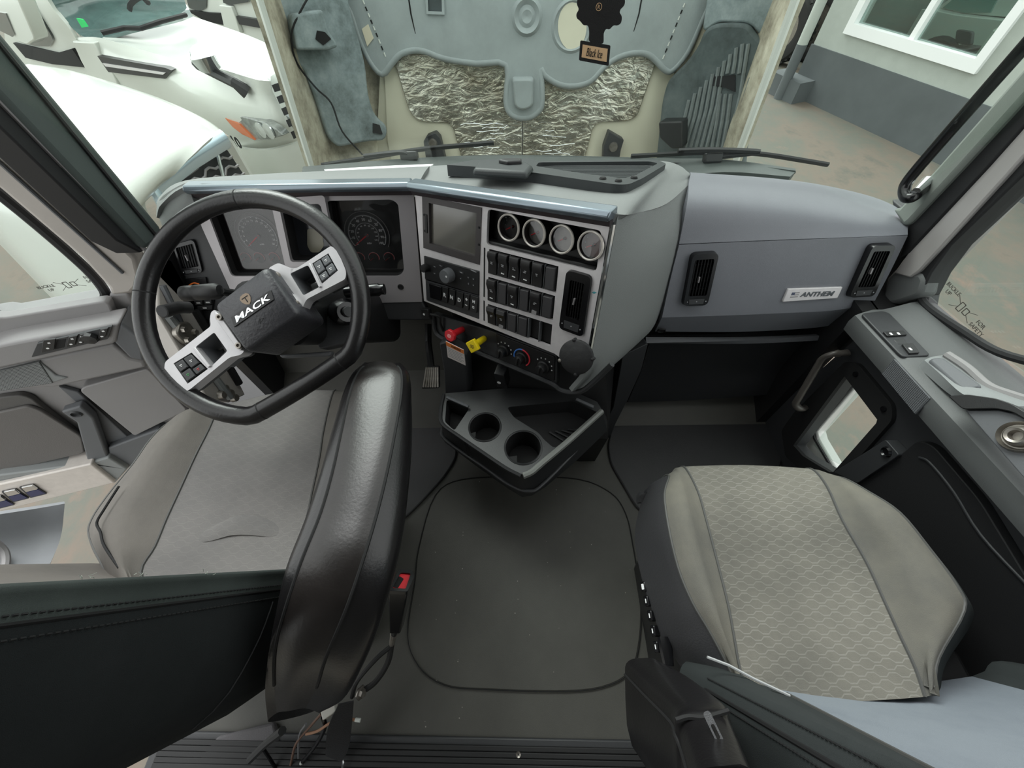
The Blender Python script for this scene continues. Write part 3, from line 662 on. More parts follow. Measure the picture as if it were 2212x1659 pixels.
# ---- unseen sleeper shell and part roof, added to shape the light
HEADL = mat('pale_headliner', (150, 150, 148), .9)
m = MB(); m.plate([(-1.05, -1.9), (1.05, -1.9), (1.05, ROOF_Y), (-1.05, ROOF_Y)], 1.98, 2.04); m.build('ceiling', HEADL, label='pale headliner over the seats and sleeper', kind='structure')
m = MB(); m.plate([(-1.05, -1.95), (1.05, -1.95), (1.05, -1.9), (-1.05, -1.9)], -.05, 1.98); m.build('wall_back', HEADL, label='pale rear wall of the sleeper', kind='structure')
for nm, x in (('wall_left', -1.05), ('wall_right', 1.05)):
    m = MB(); m.plate([(x - .02, -1.9), (x + .02, -1.9), (x + .02, -.72), (x - .02, -.72)], -.05, 1.98); m.build(nm, HEADL, label='pale sleeper side wall on the %s' % nm[5:], kind='structure')
# ---- windscreen and cowl
wl0, wl1 = V((-.97, .93, .80)), V((.95, .95, .72))
m = MB(); m.patch([[V((-1.0, .93, .78)), V((-.5, 1.17, .74)), V((0, 1.24, .73)), V((.5, 1.17, .72)), V((.96, .96, .70))], [V((-1.0, .62, 1.65)), V((-.5, .82, 1.7)), V((0, .88, 1.72)), V((.5, .82, 1.7)), V((.96, .65, 1.62))]], 6, 4, -.006)
m.build('window_2', WIND, label='clear laminated windscreen of the cab', kind='structure', smooth=60)
COWL = mat('cowl_plastic', (70, 76, 74), .6, bump=.2, scale=400, var=.1)
m = MB(); m.patch([[PY(660, 362, 1.37), PY(900, 345, 1.42), PY(1106, 336, 1.45), PY(1400, 342, 1.45), PY(1560, 344, 1.42), PY(1718, 364, 1.34)], [PY(660, 372, 1.36), PY(900, 354, 1.41), PY(1106, 346, 1.44), PY(1400, 352, 1.44), PY(1560, 357, 1.41), PY(1712, 382, 1.33)], [PY(650, 420, 1.27), PY(900, 400, 1.32), PY(1106, 390, 1.37), PY(1400, 395, 1.37), PY(1560, 385, 1.32), PY(1700, 396, 1.27)]], 4, 3, -.02)
cw = m.build('trim_6', COWL, label='dull grey cowl strip below the windscreen', kind='structure', smooth=50)
m = MB(); m.tube(cat([PY(1400, 352, 1.42), PY(1560, 362, 1.39), PY(1706, 388, 1.31)], 5), .006, 6); m.build('cowl_seal', RUBBER, cw)
def wiper(label, blade, arm, y0):
    t = thing('windscreen_wiper', label, 'wiper', PY(*blade[len(blade) // 2], y0), 'wipers')
    m = MB(); m.tube(cat([PY(*q, y0) for q in blade], 5), [(.008, .006)] * (5 * (len(blade) - 1) + 1), 6, flat=(0, 0, 1)); m.build('blade', RUBBER, t)
    m = MB(); m.tube(cat([PY(*q, y0 - .02) for q in arm], 5), .008, 6); a = m.build('arm', BLACK, t)
    c = PY(*arm[-1], y0 - .015); m = MB(); m.box((0, 0, 0), (.06, .03, .03), Pl(c, (1, 0, 0), (0, -1, .5))); m.build('joint', BLACK, t, bevel=.005)
wiper('left windscreen wiper lying across the raised bonnet', [B_(460, 1057), B_(760, 1010), B_(1100, 955), B_(1560, 914)], [B_(730, 1000), B_(960, 975), B_(1020, 1000)], 1.43)
wiper('right windscreen wiper reaching towards the passenger pillar', [C_(780, 1000), C_(1050, 985), C_(1300, 975), C_(1600, 985), C_(1900, 1030), C_(2040, 1054)], [C_(1080, 965), C_(1250, 958), C_(1450, 962), C_(1600, 975), C_(1300, 1010)], 1.42)

# ---- pillars
PIL_D = mat('dark_pillar_trim', (70, 78, 76), .6, bump=.2, scale=700)
PIL_G = mat('grey_pillar_trim', (128, 134, 128), .6, bump=.2, scale=700)
BEIGE = mat('dusty_door_jamb_paint', (176, 170, 164), .5, var=.06, vscale=6)
SEAL = mat('rubber_seal', (22, 22, 24), .6)
def band(pl, picks, z0, z1, name, mt, par=None, bev=.004, label=None, kind=None, r=0.0, ext=()):
    o = pl.uvs(picks, z1)
    for i, j in ext:                       # carry a pillar edge on up to the roof
        a, b = V(o[j]), V(o[i]); k = (-1.0 - a.y) / min(-.05, b.y - a.y); o[i] = tuple(a + (b - a) * k)
    if r: o = rnd(o, r)
    m = MB(); m.plate(o, z0, z1, pl); return m.build(name, mt, par, label, bevel=bev, fix=True, kind=kind)
LP = Pl((-.97, .9, .9), (0, -1, 0), (1, 0, 0))
lp = band(LP, [(-200, -180), (354, 496), (345, 520), (317, 540), (-200, 0)], -.06, .03, 'trim_2', PIL_D, label='dark grey trim of the left windscreen pillar', kind='structure', bev=.012, ext=((0, 1), (4, 3)))
band(LP, [(-200, 0), (317, 540), (304, 546), (253, 520), (-200, 80)], -.05, .015, 'seal_channel', SEAL, lp, ext=((0, 1), (4, 3)))
m = MB(); m.tube([LP.pt(-200, 14, .018), LP.pt(314, 541, .018)], .005, 6); m.build('bright_strip', SILVER_D, lp)
m = MB(); m.tube([LP.pt(-200, -150, .034), LP.pt(340, 512, .034)], .004, 6); m.build('trim_edge', BLACK, lp)
RP = Pl((.97, .9, .9), (0, 1, 0), (-1, 0, 0))
rp_ = band(RP, [(1925, 452), (1943, 448), (2024, 360), (2212, 145), (2500, -190), (2500, -120), (2212, 209), (2075, 360), (1965, 478), (1950, 490)], -.06, .02, 'trim_3', PIL_G, label='grey trim of the right windscreen pillar', kind='structure', bev=.012, ext=((4, 2), (5, 7)))
band(RP, [(1965, 478), (2075, 360), (2212, 209), (2500, -120), (2500, -45), (2212, 272), (2134, 360), (1962, 545), (1940, 560)], -.06, .005, 'seal_channel', SEAL, rp_, ext=((3, 1), (4, 6)))
band(RP, [(1930, 590), (1962, 545), (2134, 360), (2212, 272), (2500, -45), (2500, 20), (2212, 335), (2174, 378), (1985, 585), (1965, 600)], -.08, .0, 'door_frame_strip', mat('silver_door_frame', (172, 168, 166), .4, metal=.2), rp_, bev=.012, ext=((4, 2), (5, 7)))
band(RP, [(1965, 600), (1985, 585), (2174, 378), (2212, 335), (2500, 20), (2500, 62), (2212, 376), (2053, 530), (2010, 590), (1998, 615), (1985, 640)], -.06, -.01, 'window_seal', SEAL, rp_, ext=((4, 2), (5, 7)))
# grab handle on the right pillar
gh = thing('grab_handle', 'black tubular grab handle bolted to the right windscreen pillar', 'grab handle', PX(*D_(1450, 1270), .9))
m = MB(); m.tube(cat([PX(*D_(2500, -50), .9), PX(*D_(2192, 300), .9), PX(*D_(1700, 860), .9), PX(*D_(1470, 1130), .9), PX(*D_(1428, 1210), .9), PX(*D_(1440, 1262), .9), PX(*D_(1490, 1255), .91), PX(*D_(1560, 1190), .95)], 6), .012, 12); m.build('bar', BLACK_G, gh)
m = MB(); m.tube([PX(*D_(1500, 1225), .905), PX(*D_(1570, 1160), .95)], [.008, .012], 10); m.build('mount', CHROME, gh, label='chrome mounting foot')

# ---- right door (closed)
GREY_M = mat('mid_grey_door_plastic', (88, 90, 90), .55, bump=.25, scale=900)
band(RP, [(1925, 430), (1975, 470), (2012, 600), (1995, 690), (1840, 700), (1870, 660), (1945, 520)], -.07, -.04, 'door_shut_panel', CHARC, rp_)
band(RP, [(1915, 600), (1935, 578), (1990, 590), (1998, 604), (1985, 640), (1940, 655), (1900, 660)], -.05, -.005, 'pillar_foot', GREY_M, rp_, bev=.01)
rd = thing('door_1', 'closed passenger door with grey panel and low kerb window', None, (.98, .2, -.2), kind='structure')
zc = lambda y: .61 + (.734 - y) * .115
def prof(y, dx=0.0):
    z = zc(y)
    return [V((1.03, y, z + .028)), V((1.0, y, z + .03)), V((.975, y, z + .022)), V((.94, y, z + .006)), V((.925, y, z + .002)), V((.872 + dx, y, z + .002)), V((.858 + dx, y, z - .008)), V((.855 + dx, y, z - .03)), V((.862 + dx, y, z - .06)), V((.905, y, z - .075)), V((.92, y, z - .08)), V((.925, y, -.12)), V((1.03, y, -.12))]
st = [.745, .735, .70, .6, .5, .4, .3, .2, .0, -.3, -.7]
# slab with the kerb window hole, then the shaped upper ledge
RD = Pl((.92, .5, 0), (0, -1, 0), (-1, 0, 0))
kw = RD.uvs([P_(875, 735), P_(1122, 1058), P_(1115, 1085), P_(790, 1450), P_(760, 1450), P_(560, 1330), P_(488, 1250)], 0)
m = MB(); m.plate([(-.27, -.12), (1.2, -.12), (1.2, .60), (-.23, .575)], -.03, 0, RD, holes=[kw]); m.build('inner_panel', CHARC, rd, label='dark grey lower door panel', fix=True)
m = MB(); m.loft([prof(y, .03 if i == 0 else 0)[:11] + [V((1.03, y, zc(y) - .09))] for i, y in enumerate(st)]); m.build('ledge', GREY_M, rd, label='grey moulded ledge under the window', smooth=40, fix=True)
kf = RD.uvs([P_(845, 625), P_(940, 640), P_(1195, 950), P_(1197, 1065), P_(760, 1560), P_(560, 1480), P_(400, 1330), P_(372, 1140), P_(470, 1000)], .012)
m = MB(); m.plate(rnd(kf, .012), 0, .012, RD, holes=[kw]); kfo = m.build('kerb_window_frame', BLACK_M, rd, label='black frame round the low kerb window', bevel=.004, fix=True)
m = MB(); m.plate(kw, -.06, -.056, RD); m.build('kerb_window_pane', GLASS, kfo, fix=True)
m = MB(); m.plate(RD.uvs([P_(870, 740), P_(912, 790), P_(600, 1150), P_(615, 1205), P_(750, 1440), P_(700, 1490), P_(470, 1260)], -.05), -.1, -.065, RD); m.build('kerb_window_rim', WHITE_P, kfo, label='white painted metal showing inside the kerb window', bevel=.006, fix=True)
m = MB(); m.tube([RD.pt(*P_(908, 795), -.062), RD.pt(*P_(610, 1145), -.062), RD.pt(*P_(620, 1200), -.062), RD.pt(*P_(760, 1440), -.062)], .005, 6); m.build('kerb_window_seal', SEAL, kfo)
for q in ((930, 720), (1140, 980)):
    m = MB(); u, v = RD.uv(*P_(*q), .012); m.lathe([(.0, .016), (.007, .016), (.008, .012)], RD.moved(u, v), 12); m.build('screw', BLACK_G, kfo)
# switch plate
def ledge_pt(px, py, dz=0.0):
    p = PZ(px, py, .63)
    for _ in range(6): p = PZ(px, py, zc(p.y) + .003 + dz)
    return p
LT = Pl(ledge_pt(*P_(1280, 400)), (0, -1, .115), (0, .115, 1)) if False else None
c0 = ledge_pt(*P_(1250, 420)); LT = Pl(c0, V((0, -1, .115)), V((-.03, .115, 1)))
sp = LT.uvs([P_(970, 265), P_(1130, 245), P_(1180, 262), P_(1490, 578), P_(1290, 590), P_(1250, 560)], .003)
m = MB(); m.plate(rnd(sp, .01), -.004, .003, LT); swp = m.build('switch_plate', CHARC, rd, label='dark switch plate on the door ledge', bevel=.002, fix=True)
for pk, nm in ((((1130, 408), (1280, 400), (1308, 430), (1160, 440)), 'window_switch'), (((1212, 455), (1290, 450), (1320, 490), (1250, 492)), 'switch_well'), (((1270, 500), (1350, 495), (1400, 565), (1325, 570)), 'lock_switch')):
    m = MB(); m.plate(LT.uvs([P_(*q) for q in pk], .005), .002, .008 if nm != 'switch_well' else .0035, LT); b = m.build(nm, BLACK_G if nm == 'switch_well' else BLACK, swp, bevel=.0015, fix=True)
    if nm != 'switch_well':
        cx = sum(q[0] for q in pk) / 4; cy = sum(q[1] for q in pk) / 4
        for off in ((-28, 0), (28, -2)) if nm == 'window_switch' else ((0, 0),):
            m = MB(); u, v = LT.uv(*P_(cx + off[0], cy + off[1]), .008); m.plate(rr(.008, .005, .001, u, v), .008, .0085, LT); m.build('symbol', WHITE_INK, b)
# perforated speaker panel on the ledge's inner face
SPK = Pl((.853, .5, .59), V((0, -1, .115)), V((-1, 0, .12)))
gp_ = SPK.uvs([P_(1215, 605), P_(1485, 900), P_(1372, 1020), P_(1120, 715)], .002)
HOLE = mat('perforation_black', (20, 20, 22), .9)
def grille_panel(pl, poly, nu, nv, mt, par, name='speaker_grille', depth=.003, hole=.32, lab='perforated speaker grille'):
    m = MB(); m.plate(poly, -.002, depth, pl); g = m.build(name, mt, par, lab, bevel=.001, fix=True)
    h = MB(); a, b, c, d = [V(q) for q in poly]
    for i in range(nu):
        for j in range(nv):
            u = (i + .5) / nu; v = (j + .5) / nv
            p = a.lerp(b, u).lerp(d.lerp(c, u), v)
            r = min((b - a).length / nu, (d - a).length / nv) * hole
            h.plate(circ(r, p.x, p.y, 6), depth, depth + .0004, pl)
    h.build('perforations', HOLE, g, kind='stuff', smooth=0); return g
grille_panel(SPK, gp_, 30, 16, GREY_D, rd)
# armrest pull and dark latch bowl at the frame edge
m = MB(); m.patch([[PX(*P_(1440, 615), .88), PX(*P_(1500, 590), .91), PX(*P_(1610, 573), .95)], [PX(*P_(1560, 720), .875), PX(*P_(1640, 680), .91), PX(*P_(1740, 660), .95)], [PX(*P_(1700, 850), .87), PX(*P_(1800, 800), .9), PX(*P_(1900, 795), .95)], [PX(*P_(1800, 890), .87), PX(*P_(2000, 890), .9), PX(*P_(2120, 880), .95)], [PX(*P_(2100, 960), .87), PX(*P_(2260, 960), .9), PX(*P_(2400, 970), .95)]], 5, 5, .02); ar = m.build('armrest', GREY, rd, label='grey pull cup and armrest at the rear of the ledge', smooth=60)
m = MB(); m.tube(cat([PX(*P_(1610, 575), .94), PX(*P_(1760, 675), .94), PX(*P_(1910, 805), .94), PX(*P_(2100, 880), .94), PX(*P_(2300, 940), .94)], 5), .009, 8); m.build('armrest_edge', GREY_L, ar)
cup = Pl(PX(*P_(1600, 700), .89), V((0, -1, .1)), V((-.5, .2, 1)))
m = MB(); m.plate(rnd(cup.uvs([P_(1455, 618), P_(1570, 600), P_(1640, 650), P_(1890, 830), P_(1740, 850), P_(1690, 830)]), .012), -.01, .006, cup); m.build('pull_cup', GREY_D, ar, bevel=.005, fix=True)
LB = Pl(PX(*P_(1990, 1090), .845), (0, -1, .1), (-1, 0, .45))
m = MB(); m.plate(rnd(LB.uvs([P_(1640, 890), P_(1790, 880), P_(2000, 910), P_(2120, 950), P_(2330, 1080), P_(2330, 1130), P_(2120, 1010), P_(2000, 985), P_(1750, 990)]), .006), -.02, .012, LB); m.build('latch_bowl_rim', BLACK, rd, label='black rubber rim', bevel=.006, fix=True)
m = MB(); m.plate(LB.uvs([P_(1750, 992), P_(2000, 990), P_(2130, 1020), P_(2330, 1120), P_(2330, 1660)]), -.02, .003, LB); lb = m.build('latch_bowl', GREY_D, rd, label='brushed grey latch surround', bevel=.002, fix=True)
m = MB(); u, v = LB.uv(*P_(2160, 1190)); m.lathe([(.0, .004), (.008, .004), (.009, .018), (.013, .02), (.016, .016), (.019, .004), (.021, .004), (.025, .012), (.028, .003)], LB.moved(u, v), 28); m.build('latch_knob', STEEL, lb, label='round bright latch knob')
# black pocket, bracket and grab bar
PKT = mat('black_door_pocket', (20, 20, 22), .7, bump=.2, scale=500)
RD2 = Pl((.90, .5, 0), (0, -1, 0), (-1, 0, 0))
pk_ = RD2.uvs([P_(950, 1530), P_(1250, 1330), P_(1390, 1212), P_(1500, 1250), P_(1850, 1659), K_(2400, 900), K_(2400, 1100), K_(1900, 1100), K_(1700, 420), K_(1350, 130)])
m = MB(); m.plate(rnd(pk_, .02), -.02, 0, RD2); pko = m.build('door_pocket', PKT, rd, label='black lower door pocket', bevel=.006, fix=True)
m = MB(); m.tube(cat([RD2.pt(*P_(1400, 1340), .002), RD2.pt(*P_(1480, 1380), .002), RD2.pt(*P_(1660, 1600), .002), RD2.pt(*K_(2000, 400), .002), RD2.pt(*K_(2260, 680), .002)], 4), .0025, 6); m.build('pocket_seam', CHARC, pko)
m = MB(); m.plate(rnd(RD.uvs([P_(760, 1450), P_(940, 1340), P_(1150, 1208), P_(1250, 1322), P_(1170, 1380), P_(940, 1535)], .03), .006), 0, .03, RD); bk = m.build('pocket_strap', CHARC, rd, bevel=.004, fix=True)
m = MB(); u, v = RD.uv(*P_(1160, 1300), .03); m.lathe([(.0, .032), (.008, .032), (.011, .036), (.014, .03)], RD.moved(u, v), 16); m.build('screw', BLACK_G, bk)
m = MB(); m.tube(cat([PX(*P_(870, 560), .9), PX(*P_(760, 570), .86), PX(*P_(685, 600), .85), PX(*P_(640, 665), .85), PX(*P_(560, 800), .85), PX(*P_(500, 900), .85), PX(*P_(480, 945), .855), PX(*P_(520, 980), .88), PX(*P_(570, 960), .92)], 5), [(.011, .008)] * 41, 10, flat=(1, 0, 0)); m.build('grab_bar', mat('satin_grey_grab_bar', (84, 80, 76), .35), rd, label='satin grey vertical grab bar', smooth=60)
# door window glass with the etched reminder
WG = Pl((1.005, .4, .9), (0, -1, 0), (-1, 0, 0))
m = MB(); m.plate(WG.uvs([(2002, 590), (2500, 90), (2500, 1000), (2160, 765), (2010, 640)]), 0, .004, WG); wgo = m.build('window_3', GLASS, label='passenger door window glass with etched belt reminder', kind='structure', fix=True)
ETCH = mat('etched_print', (70, 66, 60), .8)
def etched(par, pl, cx, cy, s, words):
    for (txt, u, v) in words:
        m = MB(); m.text(txt, pl, .008 * s, cx + u * s, cy + v * s, .0008); m.build('etched_word', ETCH, par, smooth=0)
    for a, b in ((-.012, .012),):
        m = MB(); m.plate(rr(.012 * s, .02 * s, .002 * s, cx - .008 * s, cy), .0, .0008, pl, holes=[rr(.009 * s, .017 * s, .0015 * s, cx - .008 * s, cy)]); m.plate(rr(.012 * s, .014 * s, .002 * s, cx + .008 * s, cy), .0, .0008, pl, holes=[rr(.009 * s, .011 * s, .0015 * s, cx + .008 * s, cy)])
        m.tube([pl.at(cx + .014 * s, cy + .004 * s, .0005), pl.at(cx + .03 * s, cy + .012 * s, .0005)], .0006 * s, 5); m.tube([pl.at(cx + .014 * s, cy - .004 * s, .0005), pl.at(cx + .03 * s, cy - .012 * s, .0005)], .0006 * s, 5)
        m.tube([pl.at(cx - .014 * s, cy + .004 * s, .0005), pl.at(cx - .03 * s, cy + .014 * s, .0005)], .0006 * s, 5); m.tube([pl.at(cx - .014 * s, cy - .004 * s, .0005), pl.at(cx - .03 * s, cy - .014 * s, .0005)], .0006 * s, 5)
        m.build('etched_belt_icon', ETCH, par, smooth=0)
WGi = WG.off(.0042); u, v = WGi.uv(*H_(1855, 840)); etched(wgo, WGi, u, v, 1.05, (('BUCKLE', -.05, .014), ('UP', -.052, .002), ('FOR', .05, .004), ('SAFETY', .052, -.008)))
m = MB(); m.tube(cat([WG.pt(1998, 605, .006), WG.pt(1990, 640, .006), WG.pt(2010, 668, .006), WG.pt(2080, 715, .006), WG.pt(2160, 762, .006), WG.pt(2300, 800, .006)], 5), .009, 8); m.build('window_seal', SEAL, wgo)

# ---- left door (standing open)
ldd = V((-.968, -.25, 0)); LD = Pl((-1.165, .806, .66), -ldd, (.25, -.968, 0))   # ex points to the hinge
ld = thing('door_2', 'open driver door with grey panel, seen beyond the steering wheel', None, (-1.5, .72, -.3), kind='structure')
def dp(picks, z0, z1, name, mt, par=None, r=0.0, bev=.004, label=None, crp=E_, holes=(), taper=0.0):
    o = LD.uvs([crp(*q) for q in picks], z1)
    if r: o = rnd(o, r)
    hs = [rnd(LD.uvs([crp(*q) for q in h], z1), r) for h in holes]
    m = MB(); m.plate(o, z0, z1, LD, hs, taper); return m.build(name, mt, par or ld, label, bevel=bev, seg=3, fix=True)
dp([(-300, 480), (0, 432), (60, 440), (690, 322), (700, 282), (815, 275), (865, 350), (930, 720), (1210, 1030), (1000, 1150), (820, 1400), (740, 1490), (-300, 1740)], -.07, 0, 'inner_panel', GREY_L, bev=.008, label='grey door inner panel')
dp([(-300, 395), (0, 440), (690, 325), (745, 470), (0, 640), (-300, 700)], 0, .03, 'sill_roll', GREY_L, r=.02, bev=.015)
dp([(-300, 690), (0, 610), (100, 590), (765, 470), (745, 590), (720, 605), (0, 760), (-300, 830)], .02, .09, 'ledge', GREY_L, bev=.008, label='grey switch ledge')
dp([(765, 470), (905, 560), (925, 715), (830, 695), (725, 590)], .0, .085, 'ledge_end', GREY_D, bev=.008)
dp([(-300, 830), (0, 755), (725, 600), (835, 695), (925, 715), (940, 755), (360, 880), (0, 900), (-300, 950)], 0, .055, 'ledge_underside', GREY_L, bev=.01)
so = dp([(238, 600), (718, 488), (690, 570), (200, 688)], .09, .098, 'switch_plate', CHARC, r=.004, bev=.002, label='dark switch plate with window and mirror switches')
for pk in (((275, 580), (355, 570), (345, 640), (262, 660)), ((437, 560), (495, 548), (478, 612), (422, 625)), ((510, 545), (545, 538), (530, 600), (492, 608)), ((640, 512), (690, 502), (672, 560), (622, 572))):
    b = dp(pk, .098, .104, 'switch', BLACK, so, bev=.0012)
    cx = sum(q[0] for q in pk) / 4; cy = sum(q[1] for q in pk) / 4
    for s in (-1, 1):
        m = MB(); u, v = LD.uv(*E_(cx - 4 * s, cy + 17 * s), .104); m.plate(rr(.006, .004, .001, u, v), .104, .1046, LD); m.build('symbol', WHITE_INK, b)
dp([(362, 575), (428, 565), (415, 625), (345, 640)], .094, .0985, 'switch_well', BLACK_M, so)
m = MB(); u, v = LD.uv(*E_(580, 560), .1); m.lathe([(.018, .0), (.016, .012), (.0, .014)], LD.moved(u, v, .098), 8); m.build('mirror_joystick', BLACK, so)
gpl = LD.uvs([E_(-120, 800), E_(250, 715), E_(340, 850), E_(-120, 920)], .06); grille_panel(LD, gpl, 44, 16, GREY, ld, depth=.062, lab='perforated speaker grille by the front of the ledge')
dp([(250, 715), (360, 805), (435, 820), (335, 852)], .05, .06, 'speaker_tip', GREY)
dp([(510, 905), (530, 880), (945, 760), (1200, 1025), (860, 1192)], 0, .035, 'raised_pad', GREY_L, r=.015, bev=.012, label='raised grey pad')
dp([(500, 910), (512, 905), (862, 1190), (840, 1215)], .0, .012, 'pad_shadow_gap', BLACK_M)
dp([(370, 875), (510, 1000), (600, 1080), (690, 1335), (840, 1215), (500, 910)], 0, .015, 'pocket_back', GREY_D)
dp([(-300, 1010), (0, 945), (130, 930), (200, 950), (270, 1010), (520, 1195), (540, 1300), (0, 1425), (-300, 1500)], 0, .02, 'map_pocket', mat('dark_taupe_pocket', (84, 82, 80), .7, bump=.3, scale=500), r=.02, bev=.01, label='dark grey map pocket')
dp([(-300, 1120), (0, 1040), (180, 1000), (260, 1030), (520, 1195), (540, 1300), (0, 1425), (-300, 1500)], .02, .032, 'pocket_front', mat('taupe_pocket_face', (96, 93, 91), .7, bump=.3, scale=500), r=.02, bev=.01)
st_ = dp([(388, 1037), (512, 1000), (600, 1080), (692, 1330), (562, 1368), (490, 1105)], .02, .05, 'pull_strap', GREY_D, bev=.006, label='grey pull strap with a screw')
m = MB(); u, v = LD.uv(*E_(488, 1048), .05); m.lathe([(.0, .048), (.01, .05), (.013, .056), (.017, .05)], LD.moved(u, v), 16); m.build('screw', CHARC, st_)
dp([(692, 1268), (1010, 1152), (1090, 1170), (815, 1402), (700, 1330)], .0, .04, 'front_pocket', GREY_D, bev=.006)
dp([(-300, 1520), (0, 1442), (560, 1368), (692, 1330), (815, 1402), (745, 1485), (585, 1372), (0, 1500), (-300, 1570)], .0, .06, 'lower_rail', GREY, bev=.006)
ls = dp([(-300, 1575), (0, 1500), (582, 1370), (735, 1490), (0, 1672), (-300, 1750)], .0, .075, 'silver_panel', mat('pale_satin_panel', (205, 198, 192), .45, metal=.15, var=.05, vscale=40), bev=.006, label='pale satin panel with chromed switches')
for x, y in ((0, 1610), (92, 1568), (205, 1540)):
    b = dp([(x - 85, y - 20), (x + 5, y - 38), (x + 95, y + 22), (x - 10, y + 48)], .075, .08, 'latch_switch', CHARC, ls, r=.004, bev=.0015)
    dp([(x - 70, y - 18), (x + 2, y - 32), (x + 35, y - 8), (x - 40, y + 10)], .08, .086, 'chrome_rocker', CHROME, b, r=.003, bev=.002)
    dp([(x - 38, y + 14), (x + 38, y - 6), (x + 85, y + 20), (x - 5, y + 42)], .08, .084, 'blue_rocker', mat('navy_rocker', (38, 42, 84), .3), b, r=.002)
# window frame, glass and etching
fo = [(-300, 60), (0, 300), (150, 422), (294, 560), (306, 610), (285, 635), (240, 640), (233, 621), (175, 558), (0, 410), (-300, 185)]
m = MB(); m.plate(LD.uvs(fo, .0), -.06, 0, LD); fo_ = m.build('window_frame', BEIGE, ld, label='dusty beige slanted window frame', bevel=.01, fix=True)
m = MB(); m.tube([LD.pt(-300, 118, .003), LD.pt(0, 352, .003), LD.pt(265, 590, .003)], .004, 6); m.build('frame_seam', GREY_D, fo_)
m = MB(); m.tube(cat([LD.pt(-300, 195, -.02), LD.pt(0, 420, -.02), LD.pt(170, 565, -.02), LD.pt(222, 622, -.02), LD.pt(226, 645, -.02), LD.pt(205, 655, -.02), LD.pt(60, 686, -.02), LD.pt(0, 680, -.02), LD.pt(-60, 650, -.02)], 5), .012, 8); m.build('window_seal', SEAL, fo_)
GP2 = LD.off(-.03)
m = MB(); m.plate(GP2.uvs([(-300, 190), (0, 418), (172, 566), (226, 625), (226, 655), (60, 690), (-300, 720)]), 0, .004, GP2); wg2 = m.build('window_4', GLASS, label='driver door window glass with etched belt reminder', kind='structure', fix=True)
G2 = GP2.off(.0042); u, v = G2.uv(*E_(450, 220)); etched(wg2, G2, u, v, 1.0, (('BUCKLE', -.055, .006), ('UP', -.052, -.006), ('FOR', .055, .012), ('SAFETY', .06, .0)))
# step fairing outside the open door
FAIR = mat('grey_step_fairing', (150, 152, 156), .5, var=.06)
m = MB(); m.patch([[PX(-60, 1120, -1.3), PX(70, 1100, -1.28), PX(140, 1088, -1.25)], [PX(-60, 1180, -1.3), PX(60, 1170, -1.28), PX(130, 1165, -1.25)], [PX(-60, 1260, -1.22), PX(40, 1255, -1.2), PX(92, 1252, -1.18)]], 4, 4, .03); fa = m.build('step_fairing', FAIR, label='grey fairing below the open driver door', cat='fairing', smooth=60)
m = MB(); m.tube(cat([PX(-20, 1165, -1.27), PX(8, 1190, -1.26), PX(12, 1220, -1.24), PX(0, 1245, -1.22)], 4), .008, 8); m.build('fairing_handle', GREY_L, fa)

m = MB(); m.plate([(-1.04, .84), (-1.0, .84), (-1.0, 1.15), (-1.04, 1.15)], -.1, .72); m.build('trim_5', BLACK, label='black kick panel at the left of the driver footwell', kind='structure')
# ---- left door jamb with hinge (seen through the wheel)
JP = Pl((-1.0, .8, .4), (0, -1, 0), (1, 0, 0))
jm = band(JP, [F_(230, 480), F_(330, 540), F_(450, 760), F_(600, 1020), F_(720, 1240), F_(800, 1400), F_(700, 1450), F_(560, 1430), F_(250, 900)], -.05, 0, 'trim_4', BEIGE, label='dusty beige door jamb behind the steering wheel', kind='structure')
hg = band(JP, [F_(375, 940), F_(440, 930), F_(500, 1010), F_(480, 1070), F_(430, 1080), F_(360, 1010)], 0, .02, 'hinge', STEEL, jm, r=.01)
for q in ((400, 985), (425, 1050), (470, 1000)):
    m = MB(); u, v = JP.uv(*F_(*q), .02); m.lathe([(.0, .03), (.008, .03), (.01, .02)], JP.moved(u, v), 6); m.build('bolt', STEEL, hg)
for a, b, mt, w in (((270, 700), (560, 1300), GREY_D, .008), ((310, 900), (700, 1420), GREY, .012), ((480, 860), (760, 1330), RUBBER, .012)):
    m = MB(); m.tube([JP.pt(*F_(*a), .006), JP.pt(*F_(*b), .006)], w, 8); m.build('jamb_rail', mt, jm)
bell = [JP.pt(*F_(x, y), .04) for x, y in ((265, 868), (300, 862), (340, 850), (380, 842), (440, 842))]
m = MB(); bp_ = cat(bell, 10); m.tube(bp_, [.014 + (.003 if i % 2 else 0) for i in range(len(bp_))], 12); m.build('wiring_gaiter', RUBBER, jm, label='ribbed black wiring gaiter')
for q in ((655, 1360), (690, 1390), (640, 1400), (720, 1420)):
    m = MB(); u, v = JP.uv(*F_(*q)); m.lathe([(.0, .016), (.012, .014), (.016, .0)], JP.moved(u, v), 10); m.build('latch_bolt', STEEL, jm)
# ================================================================== dashboard
def dep(p): return -(ROT.transposed() @ (V(p) - CAM)).z
def R_(d): return math.radians(d)
CP = Pl(T(893.8, 411, .95), (1, 0, 0), (0, -math.cos(R_(17)), math.sin(R_(17))))
_yw, _tl = R_(34), R_(17)
SP = Pl(T(893.8, 411, .95), (math.cos(_yw), -math.sin(_yw), 0), V((-math.sin(_yw) * math.cos(_tl), -math.cos(_yw) * math.cos(_tl), math.sin(_tl))))
dash = thing('dashboard', 'grey moulded truck dashboard spanning the cab under the windscreen', 'dashboard', (0, .95, .5))
BROW = mat('smoked_satin_trim', (120, 130, 138), .22, metal=.6)
BROW_D = mat('dark_brown_trim', (62, 56, 58), .35)

